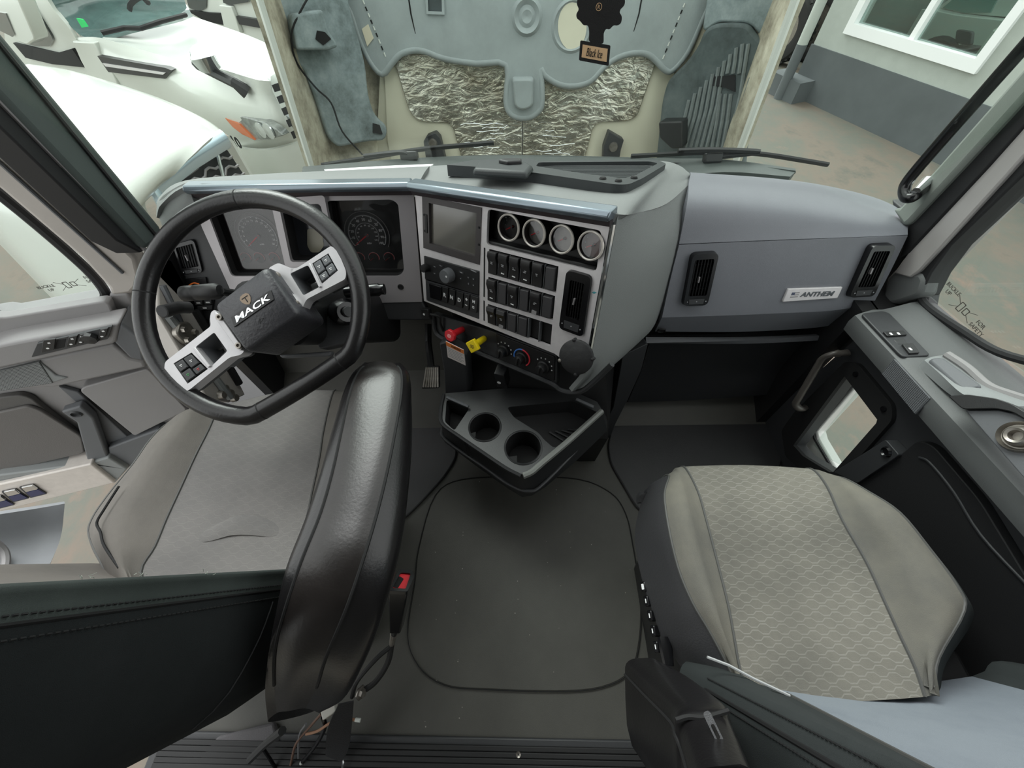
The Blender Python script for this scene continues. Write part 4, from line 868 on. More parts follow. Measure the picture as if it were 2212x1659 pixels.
# ---- top pads
m = MB(); m.patch([[PY(338, 470, .93), PY(350, 440, .93), PY(412, 400, .93), PY(560, 398, .94), PY(740, 396, .945), PY(905, 394, .95)],
                   [PY(338, 452, .97), PY(345, 428, .97), PY(400, 394, .985), PY(560, 382, .99), PY(740, 375, 1.0), PY(920, 368, 1.01)],
                   [PY(340, 450, 1.02), PY(348, 424, 1.02), PY(400, 391, 1.02), PY(560, 377, 1.05), PY(740, 368, 1.07), PY(930, 359, 1.09)],
                   [PY(345, 470, 1.07), PY(352, 450, 1.08), PY(400, 410, 1.1), PY(560, 395, 1.14), PY(740, 385, 1.18), PY(930, 375, 1.2)]], 5, 4, -.02)
m.build('cluster_pad', PADG, dash, label='grey padded hood over the gauges', smooth=60)
fr_ = [SP.pt(x, y, -.004) for x, y in ((880, 398), (985, 412), (1100, 429), (1220, 447), (1335, 463))]
crease = [SP.pt(1335, 463, -.004), None, None, PY(1490, 396, 1.0)]
t0, t3 = dep(crease[0]), dep(crease[3])
cz = [crease[0], T(1380, 459, t0 + (t3 - t0) * .3), T(1440, 440, t0 + (t3 - t0) * .62), crease[3]]
rg = [PY(930, 359, 1.09), PY(1060, 352, 1.1), PY(1200, 348, 1.1), PY(1380, 346, 1.1), PY(1440, 349, 1.09), PY(1466, 357, 1.08), PY(1480, 366, 1.07), PY(1489, 378, 1.05)]
fr_[4:] = cz[:3] + [PY(1490, 397, 1.0)]
mid = [fr_[i].lerp(rg[i], .5) + V((0, 0, .003)) for i in range(8)]
m = MB(); m.patch([fr_, mid, rg, [p + V((0, .12, -.1)) for p in rg]], 5, 5, -.015); m.build('centre_pad', PADG, dash, label='grey pad over the centre stack', smooth=60)
ec = [[PY(338, 449, .97), PY(351, 424, .95), PY(398, 396, .95), PY(414, 404, .935)], [PY(344, 470, .93), PY(366, 455, .92), PY(396, 430, .92), PY(414, 424, .925)], [PY(352, 494, .90), PY(375, 492, .895), PY(400, 470, .9), PY(425, 450, .91)]]
m = MB(); m.patch(ec, 4, 4, .02); m.build('pad_end', PADG, dash, smooth=60)
# ---- right flank of the centre stack
c0 = [SP.pt(x, y, -.004) for x, y in ((1335, 463), (1314, 580), (1293, 690), (1268, 800), (1235, 846))]
c3 = [PY(1490, 396, 1.0), PY(1476, 490, .90), PY(1447, 605, .835), PY(1415, 700, .79), PY(1380, 740, .79)]
rows = []
for i, (xa, ya, xb, yb) in enumerate(((1380, 459, 1440, 440), (1362, 575, 1422, 545), (1340, 680, 1395, 650), (1316, 785, 1366, 745), (1280, 826, 1330, 785))):
    ta, tb = dep(c0[i]), dep(c3[i])
    rows.append([c0[i], T(xa, ya, ta + (tb - ta) * .3), T(xb, yb, ta + (tb - ta) * .64), c3[i]])
m = MB(); m.patch(rows, 5, 5, .012); m.build('stack_flank', PADG, dash, label='grey curved flank of the centre stack', smooth=60)
# ---- passenger side
UP = [[PY(1488, 372, 1.06), PY(1657, 384, 1.06), PY(1767, 398, 1.06), PY(1877, 424, 1.05), PY(1945, 454, 1.02)],
      [PY(1488, 395, .99), PY(1657, 408, .99), PY(1767, 421, .99), PY(1877, 444, .98), PY(1955, 468, .96)],
      [PY(1484, 440, .91), PY(1657, 450, .91), PY(1767, 460, .91), PY(1877, 475, .905), PY(1960, 485, .9)],
      [PY(1467, 527, .86), PY(1657, 519, .86), PY(1767, 515, .86), PY(1877, 511, .86), PY(1961, 507, .86)]]
m = MB(); m.patch([[p + V((0, .12, -.1)) for p in UP[0]]] + UP, 5, 5, .02); m.build('passenger_pad', PANEL, dash, label='slate grey upper pad on the passenger side', smooth=60)
LO = [[PY(1467, 529, .858), PY(1600, 523, .858), PY(1730, 518, .858), PY(1860, 513, .858), PY(1961, 509, .858)],
      [PY(1449, 600, .825), PY(1592, 596, .825), PY(1715, 592, .825), PY(1830, 588, .825), PY(1924, 585, .825)],
      [PY(1430, 686, .785), PY(1583, 681, .785), PY(1700, 676, .785), PY(1795, 671, .785), PY(1886, 657, .785)]]
m = MB(); m.patch(LO, 4, 3, .02); m.build('passenger_panel', PANEL, dash, label='slate grey passenger panel with two vents', smooth=60)
m = MB(); m.patch([[p.copy() for p in LO[2]], [PY(1415, 716, .80), PY(1575, 717, .80), PY(1690, 713, .80), PY(1790, 704, .80), PY(1856, 682, .80)]], 4, 3, .02); m.build('passenger_chamfer', PANEL, dash, smooth=60)
for q in ((1429, 713), (1821, 692)):
    m = MB(); pl = Pl(PY(*q, .79), (1, 0, 0), (0, -.9, -.3)); m.lathe([(.0, .001), (.009, .001), (.011, .004), (.013, .0)], pl, 14); m.build('fixing_hole', BLACK_M, dash)
m = MB(); m.patch([[PY(1395, 728, .815), PY(1600, 728, .815), PY(1790, 720, .815)], [PY(1396, 741, .80), PY(1600, 736, .80), PY(1790, 724, .80)]], 4, 2, .015); m.build('glovebox_lip', GREY_D, dash, smooth=60)
DARKP = mat('dark_glovebox_plastic', (40, 41, 43), .5, bump=.2, scale=700)
m = MB(); m.patch([[PY(1398, 738, .83), PY(1600, 735, .83), PY(1840, 712, .83)], [PY(1372, 800, .83), PY(1560, 800, .83), PY(1760, 785, .83)], [PY(1344, 869, .80), PY(1500, 864, .80), PY(1665, 852, .80)]], 4, 4, .03); gb = m.build('glovebox', DARKP, dash, label='dark glovebox under the passenger panel', smooth=60)
m = MB(); m.tube([PY(1402, 742, .828), PY(1385, 800, .82), PY(1356, 868, .79)], .003, 6); m.build('glovebox_gap', BLACK_M, gb)
for q in ((1372, 787), (1348, 856)):
    m = MB(); m.lathe([(.0, .006), (.006, .005), (.007, .0)], Pl(PY(*q, .815), (1, 0, 0), (0, -1, .1)), 12); m.build('screw', STEEL, gb)
m = MB(); m.plate([(.885, .75), (.93, .75), (.93, 1.0), (.885, 1.0)], .0, .60); m.build('kick_panel', BLACK, dash)
m = MB(); m.plate([(.925, .62), (.99, .62), (.99, 1.0), (.925, 1.0)], .44, .60); m.build('kick_panel', BLACK, dash)

# ---- air vents
VENTB = mat('vent_black', (7, 7, 8), .5, spec=.2)
def vent(pl, quad, par, n_f=6, n_c=5, label=None, fr=.009, depth=.03):
    q = pl.uvs(quad, .008); cx = sum(p[0] for p in q) / 4; cy = sum(p[1] for p in q) / 4
    a, b, c, d = [V(p) for p in q]                       # TL TR BR BL
    L = lambda u, v: a.lerp(b, u).lerp(d.lerp(c, u), v)
    g = (b - a).length; hgt = (d - a).length
    fu, fv = fr / g, fr / hgt
    inn = [L(fu, fv * 1.6), L(1 - fu, fv * 1.6), L(1 - fu, 1 - fv * 3.2), L(fu, 1 - fv * 3.2)]
    m = MB(); m.plate(rnd([tuple(x) for x in (a, b, c, d)], g * .22), -.01, .008, pl, [rnd([tuple(x) for x in inn], g * .08)], taper=.04); vo = m.build('air_vent', BLACK_G, par, label, fix=True)
    m = MB(); m.plate([tuple(x) for x in inn], -.012, -.009, pl); m.build('vent_well', VENTB, vo, fix=True)
    for i in range(n_f):
        u = (i + .7) / (n_f + .4)
        p0, p1 = inn[0].lerp(inn[1], u), inn[3].lerp(inn[2], u)
        w = (p1 - p0); nn = V((-w.y, w.x)).normalized() * .0012
        m = MB(); m.plate([tuple(p0 - nn), tuple(p0 + nn), tuple(p1 + nn), tuple(p1 - nn)], -.009, .003, pl); m.build('fin', VENTB, vo, fix=True)
    for j in range(n_c):
        v = (j + .8) / (n_c + .6)
        p0, p1 = inn[0].lerp(inn[3], v), inn[1].lerp(inn[2], v)
        w = (p1 - p0); nn = V((-w.y, w.x)).normalized() * .0008
        m = MB(); m.plate([tuple(p0 - nn), tuple(p0 + nn), tuple(p1 + nn), tuple(p1 - nn)], -.009, -.002, pl); m.build('cross_fin', BLACK, vo, fix=True)
    k = inn[0].lerp(inn[1], .42).lerp(inn[3].lerp(inn[2], .42), .55)
    m = MB(); m.plate(rr(.004, .016, .0015, k.x, k.y), .0, .008, pl); m.build('adjuster', SILVER_D, vo, bevel=.001)
    p0, p1 = L(.16, 1 - fv * 2.5), L(.84, 1 - fv * 1.0)
    m = MB(); m.plate([tuple(L(.2, 1 - fv * 2.4)), tuple(L(.8, 1 - fv * 2.4)), tuple(L(.78, 1 - fv * .9)), tuple(L(.22, 1 - fv * .9))], .008, .0095, pl); m.build('flow_wheel', CHARC, vo, fix=True)
    for u in (.14, .5, .86):
        c_ = L(u, 1 - fv * 1.7); m = MB(); m.plate(circ(.0016, c_.x, c_.y, 8), .0095, .0102, pl); m.build('flow_mark', GREY_INK, vo)
    return vo
PPn = (LO[0][4] - LO[0][0]).cross(LO[2][2] - LO[0][2]).normalized()
if PPn.y > 0: PPn = -PPn
PP = Pl(LO[1][2], (1, 0, 0), PPn)
vent(PP.off(.009), [H_(262, 512), H_(425, 502), H_(352, 822), H_(203, 828)], dash, 6, 4, 'black vent at the left of the passenger panel')
vent(PP.off(.009), [H_(1325, 460), H_(1470, 455), H_(1330, 770), H_(1178, 778)], dash, 6, 4, 'black vent by the passenger door')
# badge
bq = PP.uvs([H_(825, 720), H_(1147, 708), H_(1115, 775), H_(792, 797)], .006)
m = MB(); m.plate(rnd(bq, .003), -.002, .006, PP); bg = m.build('badge', SILVER, dash, label='silver name badge', bevel=.0015, fix=True)
a, b, c, d = [V(q) for q in bq]; L = lambda u, v: a.lerp(b, u).lerp(d.lerp(c, u), v)
ax = math.atan2((b - a).y, (b - a).x); q = L(.58, .5)
m = MB(); m.text('ANTHEM', PP, (d - a).length * .36, q.x, q.y, .0075, w=(b - a).length * .62, bold=.02, shear=.25, rot=ax); m.build('badge_lettering', mat('badge_letter', (92, 96, 100), .4, metal=.3), bg, smooth=0)
for (u0, v0, u1, v1, col) in ((.1, .28, .16, .5, GREY_INK), (.16, .28, .24, .36, RED_INK), (.16, .44, .24, .52, RED_INK), (.1, .6, .24, .68, RED_INK), (.16, .36, .24, .44, WHITE_INK), (.1, .52, .24, .6, WHITE_INK), (.1, .68, .24, .76, WHITE_INK)):
    m = MB(); m.plate([tuple(L(u0, v0)), tuple(L(u1, v0)), tuple(L(u1, v1)), tuple(L(u0, v1))], .006, .0065, PP); m.build('badge_flag_stripe', mat('badge_flag_navy', (70, 76, 96), .5) if col is GREY_INK else (SILVER_D if col is RED_INK else SILVER), bg, fix=True)

# ---- instrument cluster
cl = thing('instrument_cluster', 'silver framed instrument cluster behind the steering wheel with round dials', 'instrument cluster', CP.at(-.27, -.15, -.03))
CLSIL = mat('cluster_silver', (158, 154, 156), .38, metal=.4)
o1 = [(438, 434), (584, 434), (617, 580), (608, 597), (500, 597)]; o2 = [(602, 443), (692, 440), (718, 558), (712, 566), (628, 566)]; o3 = [(704, 434), (846, 431), (860, 440), (873, 585), (862, 597), (728, 597)]
ob = [(414, 424), (893, 412), (912, 652), (508, 662), (496, 623), (436, 491)]
hs = [rnd(CP.uvs(o), .012) for o in (o1, o2, o3)]
m = MB(); m.plate(CP.uvs(ob), -.006, 0, CP, hs); m.build('bezel', CLSIL, cl, label='silver bezel with three openings', fix=True)
for o in (o1, o2, o3):
    oo = rnd(CP.uvs(o), .012); cx = sum(p[0] for p in oo) / len(oo); cy = sum(p[1] for p in oo) / len(oo)
    big = [(cx + (p[0] - cx) * 1.06, cy + (p[1] - cy) * 1.06) for p in oo]
    m = MB(); m.plate(big, -.06, -.006, CP, [oo]); m.build('opening_shroud', BLACK_M, cl, fix=True)
m = MB(); m.plate(rnd(CP.uvs([(594, 429), (700, 422), (730, 576), (618, 576)], .012), .008), 0, .012, CP, [rnd(CP.uvs(o2, .012), .008)]); m.build('centre_surround', CLSIL, cl, fix=True)
DP = CP.off(-.055)
for i, (o, mt) in enumerate(((o1, mat('dial_panel_glare', (84, 78, 77), .5, var=.15, vscale=30)), (o2, mat('centre_display', (52, 54, 58), .12)), (o3, mat('dial_panel', (30, 31, 33), .5)))):  # first panel's paler tone is lens reflection painted into its colour
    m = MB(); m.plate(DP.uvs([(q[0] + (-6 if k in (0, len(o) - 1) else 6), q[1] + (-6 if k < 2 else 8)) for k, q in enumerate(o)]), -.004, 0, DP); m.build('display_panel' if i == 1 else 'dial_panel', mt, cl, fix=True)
def dial(name, px, r, nums, a0, a1, needle, label, unit=None, fs=.16, red=False, ring2=None, par=cl):
    u, v = DP.uv(*px); q = DP.moved(u, v)
    m = MB(); m.lathe([(r * 1.02, .0), (r * 1.02, .002), (.0, .002)], q, 32); d = m.build(name, mat('dial_face', (24, 24, 26), .5), par, label)
    def arc(rad, w, b0, b1, mt, nm, z=.0022, n=40):
        m = MB(); pts = [q.at(rad * math.cos(b0 + (b1 - b0) * i / n), rad * math.sin(b0 + (b1 - b0) * i / n), z) for i in range(n + 1)]
        m.tube(pts, w, 5); m.build(nm, mt, d)
    arc(r, r * .035, a0, a1, GREY_INK, 'scale_arc')
    if r > .02: arc(r * 1.2, r * .02, a0, a1, GREY_L, 'dial_rim'); 
    if ring2: arc(r * .62, r * .02, a0, a1, GREY_INK, 'inner_arc')
    m = MB()
    for i, t in enumerate(nums):
        a = a0 + (a1 - a0) * i / (len(nums) - 1)
        m.box((r * .95 * math.cos(a), r * .95 * math.sin(a), .0023), (r * .04, r * .04, .0006), q)
        if t: m.text(t, q, r * fs, r * .8 * math.cos(a), r * .8 * math.sin(a), .0026)
        if ring2 and t: m.text(str(int(int(t) * 1.6 / 10) * 10) if t != '0' else '0', q, r * .075, r * .5 * math.cos(a), r * .5 * math.sin(a), .0026)
    if unit: m.text(unit, q, r * .09, 0, -r * .45, .0026)
    m.build('numerals', WHITE_INK, d, smooth=0)
    m = MB(); c_, s_ = math.cos(needle), math.sin(needle)
    m.tube([q.at(-c_ * r * .08, -s_ * r * .08, .005), q.at(c_ * r * .92, s_ * r * .92, .005)], [r * .04, r * .018], 6); m.build('needle', RED, d)
    m = MB(); m.lathe([(r * .12, .0), (r * .12, .006), (.0, .007)], q, 16); m.build('needle_hub', CHARC, d)
    if red: arc(r * .92, r * .05, a1 - .1, a0 - .9 if a0 - .9 > a1 else a1 + .7, RED_INK, 'red_zone')
    return d
rp2 = (V(DP.uv(837, 505)) - V(DP.uv(794, 505))).length * .92
A0, A1 = R_(214), R_(-34)
dial('speedometer', (794, 507), rp2, ['0', '10', '20', '30', '40', '50', '60', '70', '80', '90', '100'], A0, A1, R_(214), 'speedometer reading zero', 'MPH', .13, ring2=True)
dial('rev_counter', (559, 509), rp2, ['0', '4', '6', '8', '10', '12', '14', '16', '18', '20', '22', '24', '26', '28', '30'], A0, A1, R_(214), 'rev counter reading zero', 'x100', .11)
for px in ((777, 556), (808.5, 556), (841, 556), (532, 556), (561, 556), (593, 556)):
    dial('small_gauge', px, .0155, ['', '', '', '', ''], R_(200), R_(-20), R_(212), None, red=True)
m = MB(); u, v = DP.uv(680, 508); m.plate(rnd(DP.uvs([(664, 494), (694, 494), (700, 530), (690, 545), (672, 545), (664, 530)]), .006), .0, .001, DP); m.build('display_symbol', mat('pale_display', (150, 146, 128), .3), cl, label='pale symbol on the centre display', fix=True)
LENS = glass_mat('instrument_lens', (235, 235, 235), 1.0, .03)
for o in (o1, o3):
    lp2 = Pl(CP.at(0, 0, -.03), CP.ex, CP.n)
    m = MB(); m.plate(lp2.uvs(o), 0, .001, lp2); m.build('lens', LENS, cl, fix=True)
m = MB(); u, v = CP.uv(865.5, 620); m.lathe([(.0, .001), (.006, .001), (.007, .003), (.009, .0)], CP.moved(u, v), 16); m.build('bezel_hole', BLACK_M, cl)
m = MB(); m.plate(CP.uvs([(640, 664), (800, 654), (912, 652), (934, 694), (814, 694), (760, 692), (640, 700)]), -.03, -.004, CP); m.build('knee_panel', CHARC, dash, label='dark knee panel below the cluster', bevel=.006, fix=True)
# left column panel with vent and lamp switches
LC = CP.off(-.01)
m = MB(); m.plate(LC.uvs([(372, 500), (425, 450), (440, 480), (498, 622), (512, 665), (470, 700), (440, 690), (400, 610)]), -.05, 0, LC); m.build('side_panel', CHARC, dash, bevel=.006, fix=True)
vent(LC, [F_(330, 440), F_(470, 400), F_(530, 625), F_(395, 640)], dash, 7, 6, 'black vent behind the left rim of the wheel', fr=.006)
def lcp(pk, z0, z1, nm, mt, par, r=.003): 
    m = MB(); m.plate(rnd(LC.uvs([F_(*q) for q in pk], z1), r), z0, z1, LC); return m.build(nm, mt, par, bevel=.0015, fix=True)
ls_ = lcp(((408, 662), (545, 650), (560, 720), (430, 730)), 0, .006, 'lamp_switch', BLACK_G, dash)
m = MB(); m.tube(cat([LC.pt(*F_(440, 700), .007), LC.pt(*F_(470, 685), .007), LC.pt(*F_(505, 692), .007)], 4), .0018, 6); m.build('orange_arc', mat('orange_print', (220, 110, 40), .5), ls_)
bs = lcp(((455, 800), (600, 790), (590, 860), (480, 870)), 0, .006, 'switch_bank', BLACK_G, dash)
for pk in (((470, 800), (520, 797), (525, 825), (480, 828)), ((535, 797), (580, 793), (582, 822), (540, 824)), ((490, 835), (585, 828), (585, 855), (500, 862))):
    k = lcp(pk, .006, .01, 'switch', CHARC, bs, .002)
    m = MB(); u, v = LC.uv(*F_(sum(q[0] for q in pk) / 4, sum(q[1] for q in pk) / 4), .01); m.plate(rr(.012, .004, .001, u, v), .01, .0105, LC); m.build('symbol', WHITE_INK, k)

# ---- brow trims
def brow(pl, p0, p1, par, lab):
    a0, a1 = pl.pt(*p0, 0), pl.pt(*p1, 0); up = V((0, 0, 1)); n = pl.n
    sec = lambda p: [p + n * .002 - up * .006, p + n * .024 - up * .004, p + n * .03 + up * .004, p + n * .02 + up * .016, p - n * .012 + up * .022, p - n * .02 + up * .0]
    m = MB(); m.loft([sec(a0), sec(a1)]); o = m.build('brow_trim', BROW, par, lab, bevel=.004, seg=3, fix=True)
    sec2 = lambda p: [p - up * .016, p + n * .014 - up * .016, p + n * .018 - up * .004, p - up * .004]
    m = MB(); m.loft([sec2(a0), sec2(a1)]); m.build('brow_underside', BROW_D, o, fix=True)
brow(CP, (414, 411), (892, 405), dash, 'smoked trim strip over the gauges')
brow(SP, (894, 405), (1326, 470), dash, 'smoked trim strip over the centre stack')
# ---- tray on top
TRAY = mat('black_tray_rubber', (44, 48, 49), .5, bump=.2, scale=500)
tz = [SP.pt(1340, 440), PY(1434, 360, 1.03)]
def tp(x, y, d=0.0):
    # height of the centre pad near that pixel
    k = min(1, max(0, (462 - y) / 110)); p = T(x, y, .86 + .25 * k); return p
tray = thing('dash_tray', 'black open tray with a ribbed mat on top of the dashboard', 'tray', PZ(1230, 375, .9))
_a, _b, _c = T(1329, 402, dep(mid[4]) * .985), PY(961, 360, 1.05), PY(1434, 358, 1.06)
_n = (_c - _a).cross(_b - _a).normalized()
TP = Pl(_a + V((0, 0, .014)), (1, 0, 0), _n if _n.z > 0 else -_n)
to_ = [G_(300, 62), G_(470, 72), G_(850, 110), G_(1390, 190), G_(1470, 190), G_(1560, 150), G_(1715, 55), G_(1650, 28), G_(890, 36), G_(850, 20), G_(480, 30)]
ti_ = [G_(880, 70), G_(900, 46), G_(1610, 40), G_(1660, 52), G_(1520, 128), G_(1440, 150), G_(1180, 118)]
m = MB(); m.plate(rnd(TP.uvs(to_), .012), -.02, .005, TP, [rnd(TP.uvs(ti_), .01)]); m.build('rim', TRAY, tray, fix=True)
m = MB(); m.plate(rnd(TP.uvs(ti_), .01), -.012, -.004, TP); m.build('mat', mat('dark_ribbed_mat', (58, 64, 64), .5), tray, fix=True)
tiu = TP.uvs(ti_, -.006); v0, v1 = min(q[1] for q in tiu), max(q[1] for q in tiu)
for k in range(12):
    v = v0 + (v1 - v0) * (k + .6) / 12.5
    xs = []
    for i in range(len(tiu)):
        a, b = tiu[i - 1], tiu[i]
        if (a[1] - v) * (b[1] - v) < 0: xs.append(a[0] + (b[0] - a[0]) * (v - a[1]) / (b[1] - a[1]))
    if len(xs) >= 2:
        m = MB(); m.tube([TP.at(min(xs) + .004, v, -.004), TP.at(max(xs) - .004, v, -.004)], .0022, 6); m.build('mat_rib', TRAY, tray)
m = MB(); m.plate(TP.uvs([G_(470, 70), G_(500, 30), G_(560, 18), G_(820, 22), G_(870, 50), G_(830, 92)], .016), .0, .016, TP, taper=.06); ho = m.build('tray_lid', TRAY, tray, label='black hinged lid of the tray', bevel=.006, fix=True)
m = MB(); m.plate(rnd(TP.uvs([G_(640, 12), G_(680, 2), G_(790, 4), G_(790, 18), G_(700, 24)], .024), .004), .014, .024, TP); m.build('lid_latch', BLACK, ho, bevel=.003, fix=True)
for q in ((1410, 150), (1310, 135), (1510, 130)):
    m = MB(); u, v = TP.uv(*G_(*q), .006); m.lathe([(.0, .009), (.006, .009), (.008, .006)], TP.moved(u, v), 12); m.build('screw', BLACK_M, tray)
m = MB(); m.patch([[PY(700, 366, 1.13), PY(820, 359, 1.16), PY(936, 354, 1.18)], [PY(705, 371, 1.1), PY(820, 364, 1.12), PY(930, 359, 1.14)]], 4, 2, .003); m.build('paper_sheet', mat('white_paper', (225, 228, 226), .8), label='strip of white paper lying at the windscreen edge of the dash', cat='paper')
# ================================================================== centre stack
cs = thing('centre_stack', 'silver faced centre stack angled to the driver with screen, gauges and switches', 'control panel', SP.at(.25, -.3, -.05))
def sq(pk, crp=M_, d=0.0, pl=SP): return pl.uvs([crp(*q) for q in pk], d)
h_screen = sq(((62, 112), (690, 235), (667, 838), (76, 660)))
h_radio = sq(((82, 742), (664, 905), (660, 1412), (104, 1216)))
h_gauge = rnd(sq(((750, 250), (1950, 480), (1895, 912), (735, 625))), .01)
rows_q = [((765, 672), (1496, 856), (1470, 1132), (755, 930)), ((755, 966), (1460, 1168), (1436, 1422), (750, 1216)), ((750, 1252), (1430, 1470), (1410, 1700), (752, 1452))]
h_rows = [sq(q) for q in rows_q]
vq = [(1575, 878), (1848, 955), (1752, 1618), (1490, 1520)]
h_vent = sq(((1595, 905), (1825, 970), (1735, 1580), (1510, 1490)))
outer = SP.uvs([(896, 414), (1318, 481), (1264, 800), (1236, 792), (1198, 764), (916, 650)])
m = MB(); m.plate(outer, -.008, 0, SP, [h_screen, h_radio, h_gauge] + h_rows + [h_vent]); m.build('faceplate', SILVER, cs, label='brushed silver faceplate', fix=True)
m = MB(); m.plate(SP.uvs([(893, 412), (1322, 480), (1266, 806), (1236, 794), (1198, 766), (913, 652)]), -.07, -.045, SP); m.build('backing', BLACK_M, cs, fix=True)
for k, (o, d) in enumerate(((outer, 1.0),)):
    m = MB(); big = [(p[0], p[1]) for p in o]; cx = sum(p[0] for p in o) / len(o); cy = sum(p[1] for p in o) / len(o)
    m.plate([(cx + (p[0] - cx) * 1.012, cy + (p[1] - cy) * 1.015) for p in o], -.06, -.008, SP, [[(cx + (p[0] - cx) * .97, cy + (p[1] - cy) * .96) for p in o]]); m.build('surround', CHARC, cs, fix=True)
m = MB(); m.tube([SP.pt(1324, 484, -.004), SP.pt(1305, 590, -.004), SP.pt(1278, 735, -.004), SP.pt(1266, 800, -.004)], .006, 8); m.build('edge_strip', CHROME, cs, label='bright strip down the right edge')
# dark slots beside the switch rows
for a, b in (((717, 660), (712, 1178)), ((712, 1218), (712, 1428))):
    m = MB(); p, q = SP.uv(*M_(*a)), SP.uv(*M_(*b)); m.plate([(p[0] - .002, p[1]), (p[0] + .002, p[1]), (q[0] + .002, q[1]), (q[0] - .002, q[1])], 0, .0006, SP); m.build('slot', BLACK_M, cs, fix=True)
# screen
SCRF = mat('brown_grey_bezel', (66, 62, 62), .4)
si = sq(((145, 183), (648, 290), (628, 745), (152, 608)), d=-.004)
m = MB(); m.plate(h_screen, -.02, .002, SP, [si]); so_ = m.build('touchscreen', SCRF, cs, label='dark touchscreen unit', fix=True)
m = MB(); m.plate(si, -.02, -.006, SP); m.build('screen_glass', mat('reflection_tinted_glass', (92, 90, 84), .16, coat=1.0), so_, fix=True)  # reflected sleeper tone painted into the glass colour
m = MB(); p, q = SP.uv(*M_(105, 305)), SP.uv(*M_(112, 500)); m.plate([(p[0] - .004, p[1]), (p[0] + .004, p[1]), (q[0] + .004, q[1]), (q[0] - .004, q[1])], .002, .004, SP); m.build('screen_handle', BLACK, so_, bevel=.001, fix=True)
for q in ((88, 312), (95, 480), (664, 445), (662, 625)):
    m = MB(); u, v = SP.uv(*M_(*q)); m.lathe([(.0, .004), (.0022, .004), (.003, .002)], SP.moved(u, v), 8); m.build('screw', BLACK_M, so_)
# radio
rb = sq(((82, 742), (664, 905), (662, 1160), (92, 985)))
m = MB(); m.plate(rb, -.02, .003, SP); ra = m.build('radio', BLACK, cs, label='black radio with two knobs', bevel=.002, fix=True)
def knob(px, r, h, par, name, mt=BLACK, crp=M_, pl=SP, z0=.003, taper=.9, mark=None):
    u, v = pl.uv(*crp(*px), z0 + h * .5); k = pl.moved(u, v, z0)
    m = MB(); m.lathe([(r, 0), (r, h * .5), (r * taper, h), (r * .7, h * 1.02), (.0, h * .98)], k, 24); o = m.build(name, mt, par)
    if mark:
        m = MB(); m.plate(rr(.0016, r * .7, 0, 0, r * .5), h, h + .0008, k); m.build('pointer', mark, o)
    return o
knob((85, 875), .011, .016, ra, 'knob'); kb = knob((320, 955), .019, .022, ra, 'knob', GREY_D)
m = MB(); u, v = SP.uv(*M_(313, 965), .025); m.lathe([(.0, .0005), (.003, .0)], SP.moved(u, v, .0255), 10); m.build('knob_mark', WHITE_INK, kb)
for q, w, hh in (((190, 860), .01, .004), ((190, 930), .008, .004), ((255, 850), .014, .003), ((470, 920), .016, .006), ((545, 975), .007, .005), ((600, 990), .007, .005), ((548, 1040), .006, .006), ((600, 1055), .006, .006), ((465, 985), .006, .004)):
    m = MB(); u, v = SP.uv(*M_(*q), .004); m.plate(rr(w, hh, .001, u, v), .003, .0045, SP); b = m.build('radio_button', CHARC, ra)
    m = MB(); m.plate(rr(w * .45, hh * .3, 0, u, v), .0045, .005, SP); m.build('button_mark', GREY_INK, b)
m = MB(); u, v = SP.uv(*M_(600, 905), .003); m.plate(rr(.018, .002, 0, u, v), .003, .0036, SP); m.build('radio_print', GREY_INK, ra, smooth=0)
# shift pad
sb = sq(((100, 1000), (660, 1165), (658, 1412), (112, 1216)))
m = MB(); m.plate(sb, -.02, .001, SP); sh = m.build('gear_selector', CHARC, cs, label='push button gear selector', bevel=.001, fix=True)
for pk, t in ((((128, 1035), (258, 1075), (250, 1220), (140, 1185)), ''), (((272, 1070), (330, 1085), (322, 1245), (265, 1228)), 'R'), (((340, 1090), (405, 1110), (395, 1270), (335, 1250)), 'N'), (((420, 1118), (490, 1140), (478, 1300), (412, 1278)), 'D'), (((500, 1142), (558, 1158), (548, 1320), (492, 1305)), '+'), (((566, 1160), (645, 1185), (632, 1350), (556, 1325)), 'M')):
    q = sq(pk, d=.006); m = MB(); m.plate(q, .001, .006, SP); b = m.build('gear_button' if t else 'gear_display', BLACK if t else BLACK_G, sh, bevel=.001, fix=True)
    cx = sum(x[0] for x in q) / 4; cy = sum(x[1] for x in q) / 4
    if t:
        m = MB()
        if t in '+M': m.text(t, SP, .0085, cx, cy + .008, .0068, bold=.02); m.text('-' if t == '+' else '=', SP, .002 if t == '+' else .006, cx, cy - .009, .0068, w=.007)
        else: m.text(t, SP, .011, cx, cy, .0068, bold=.03)
        m.build('gear_letter', WHITE_INK, b, smooth=0)
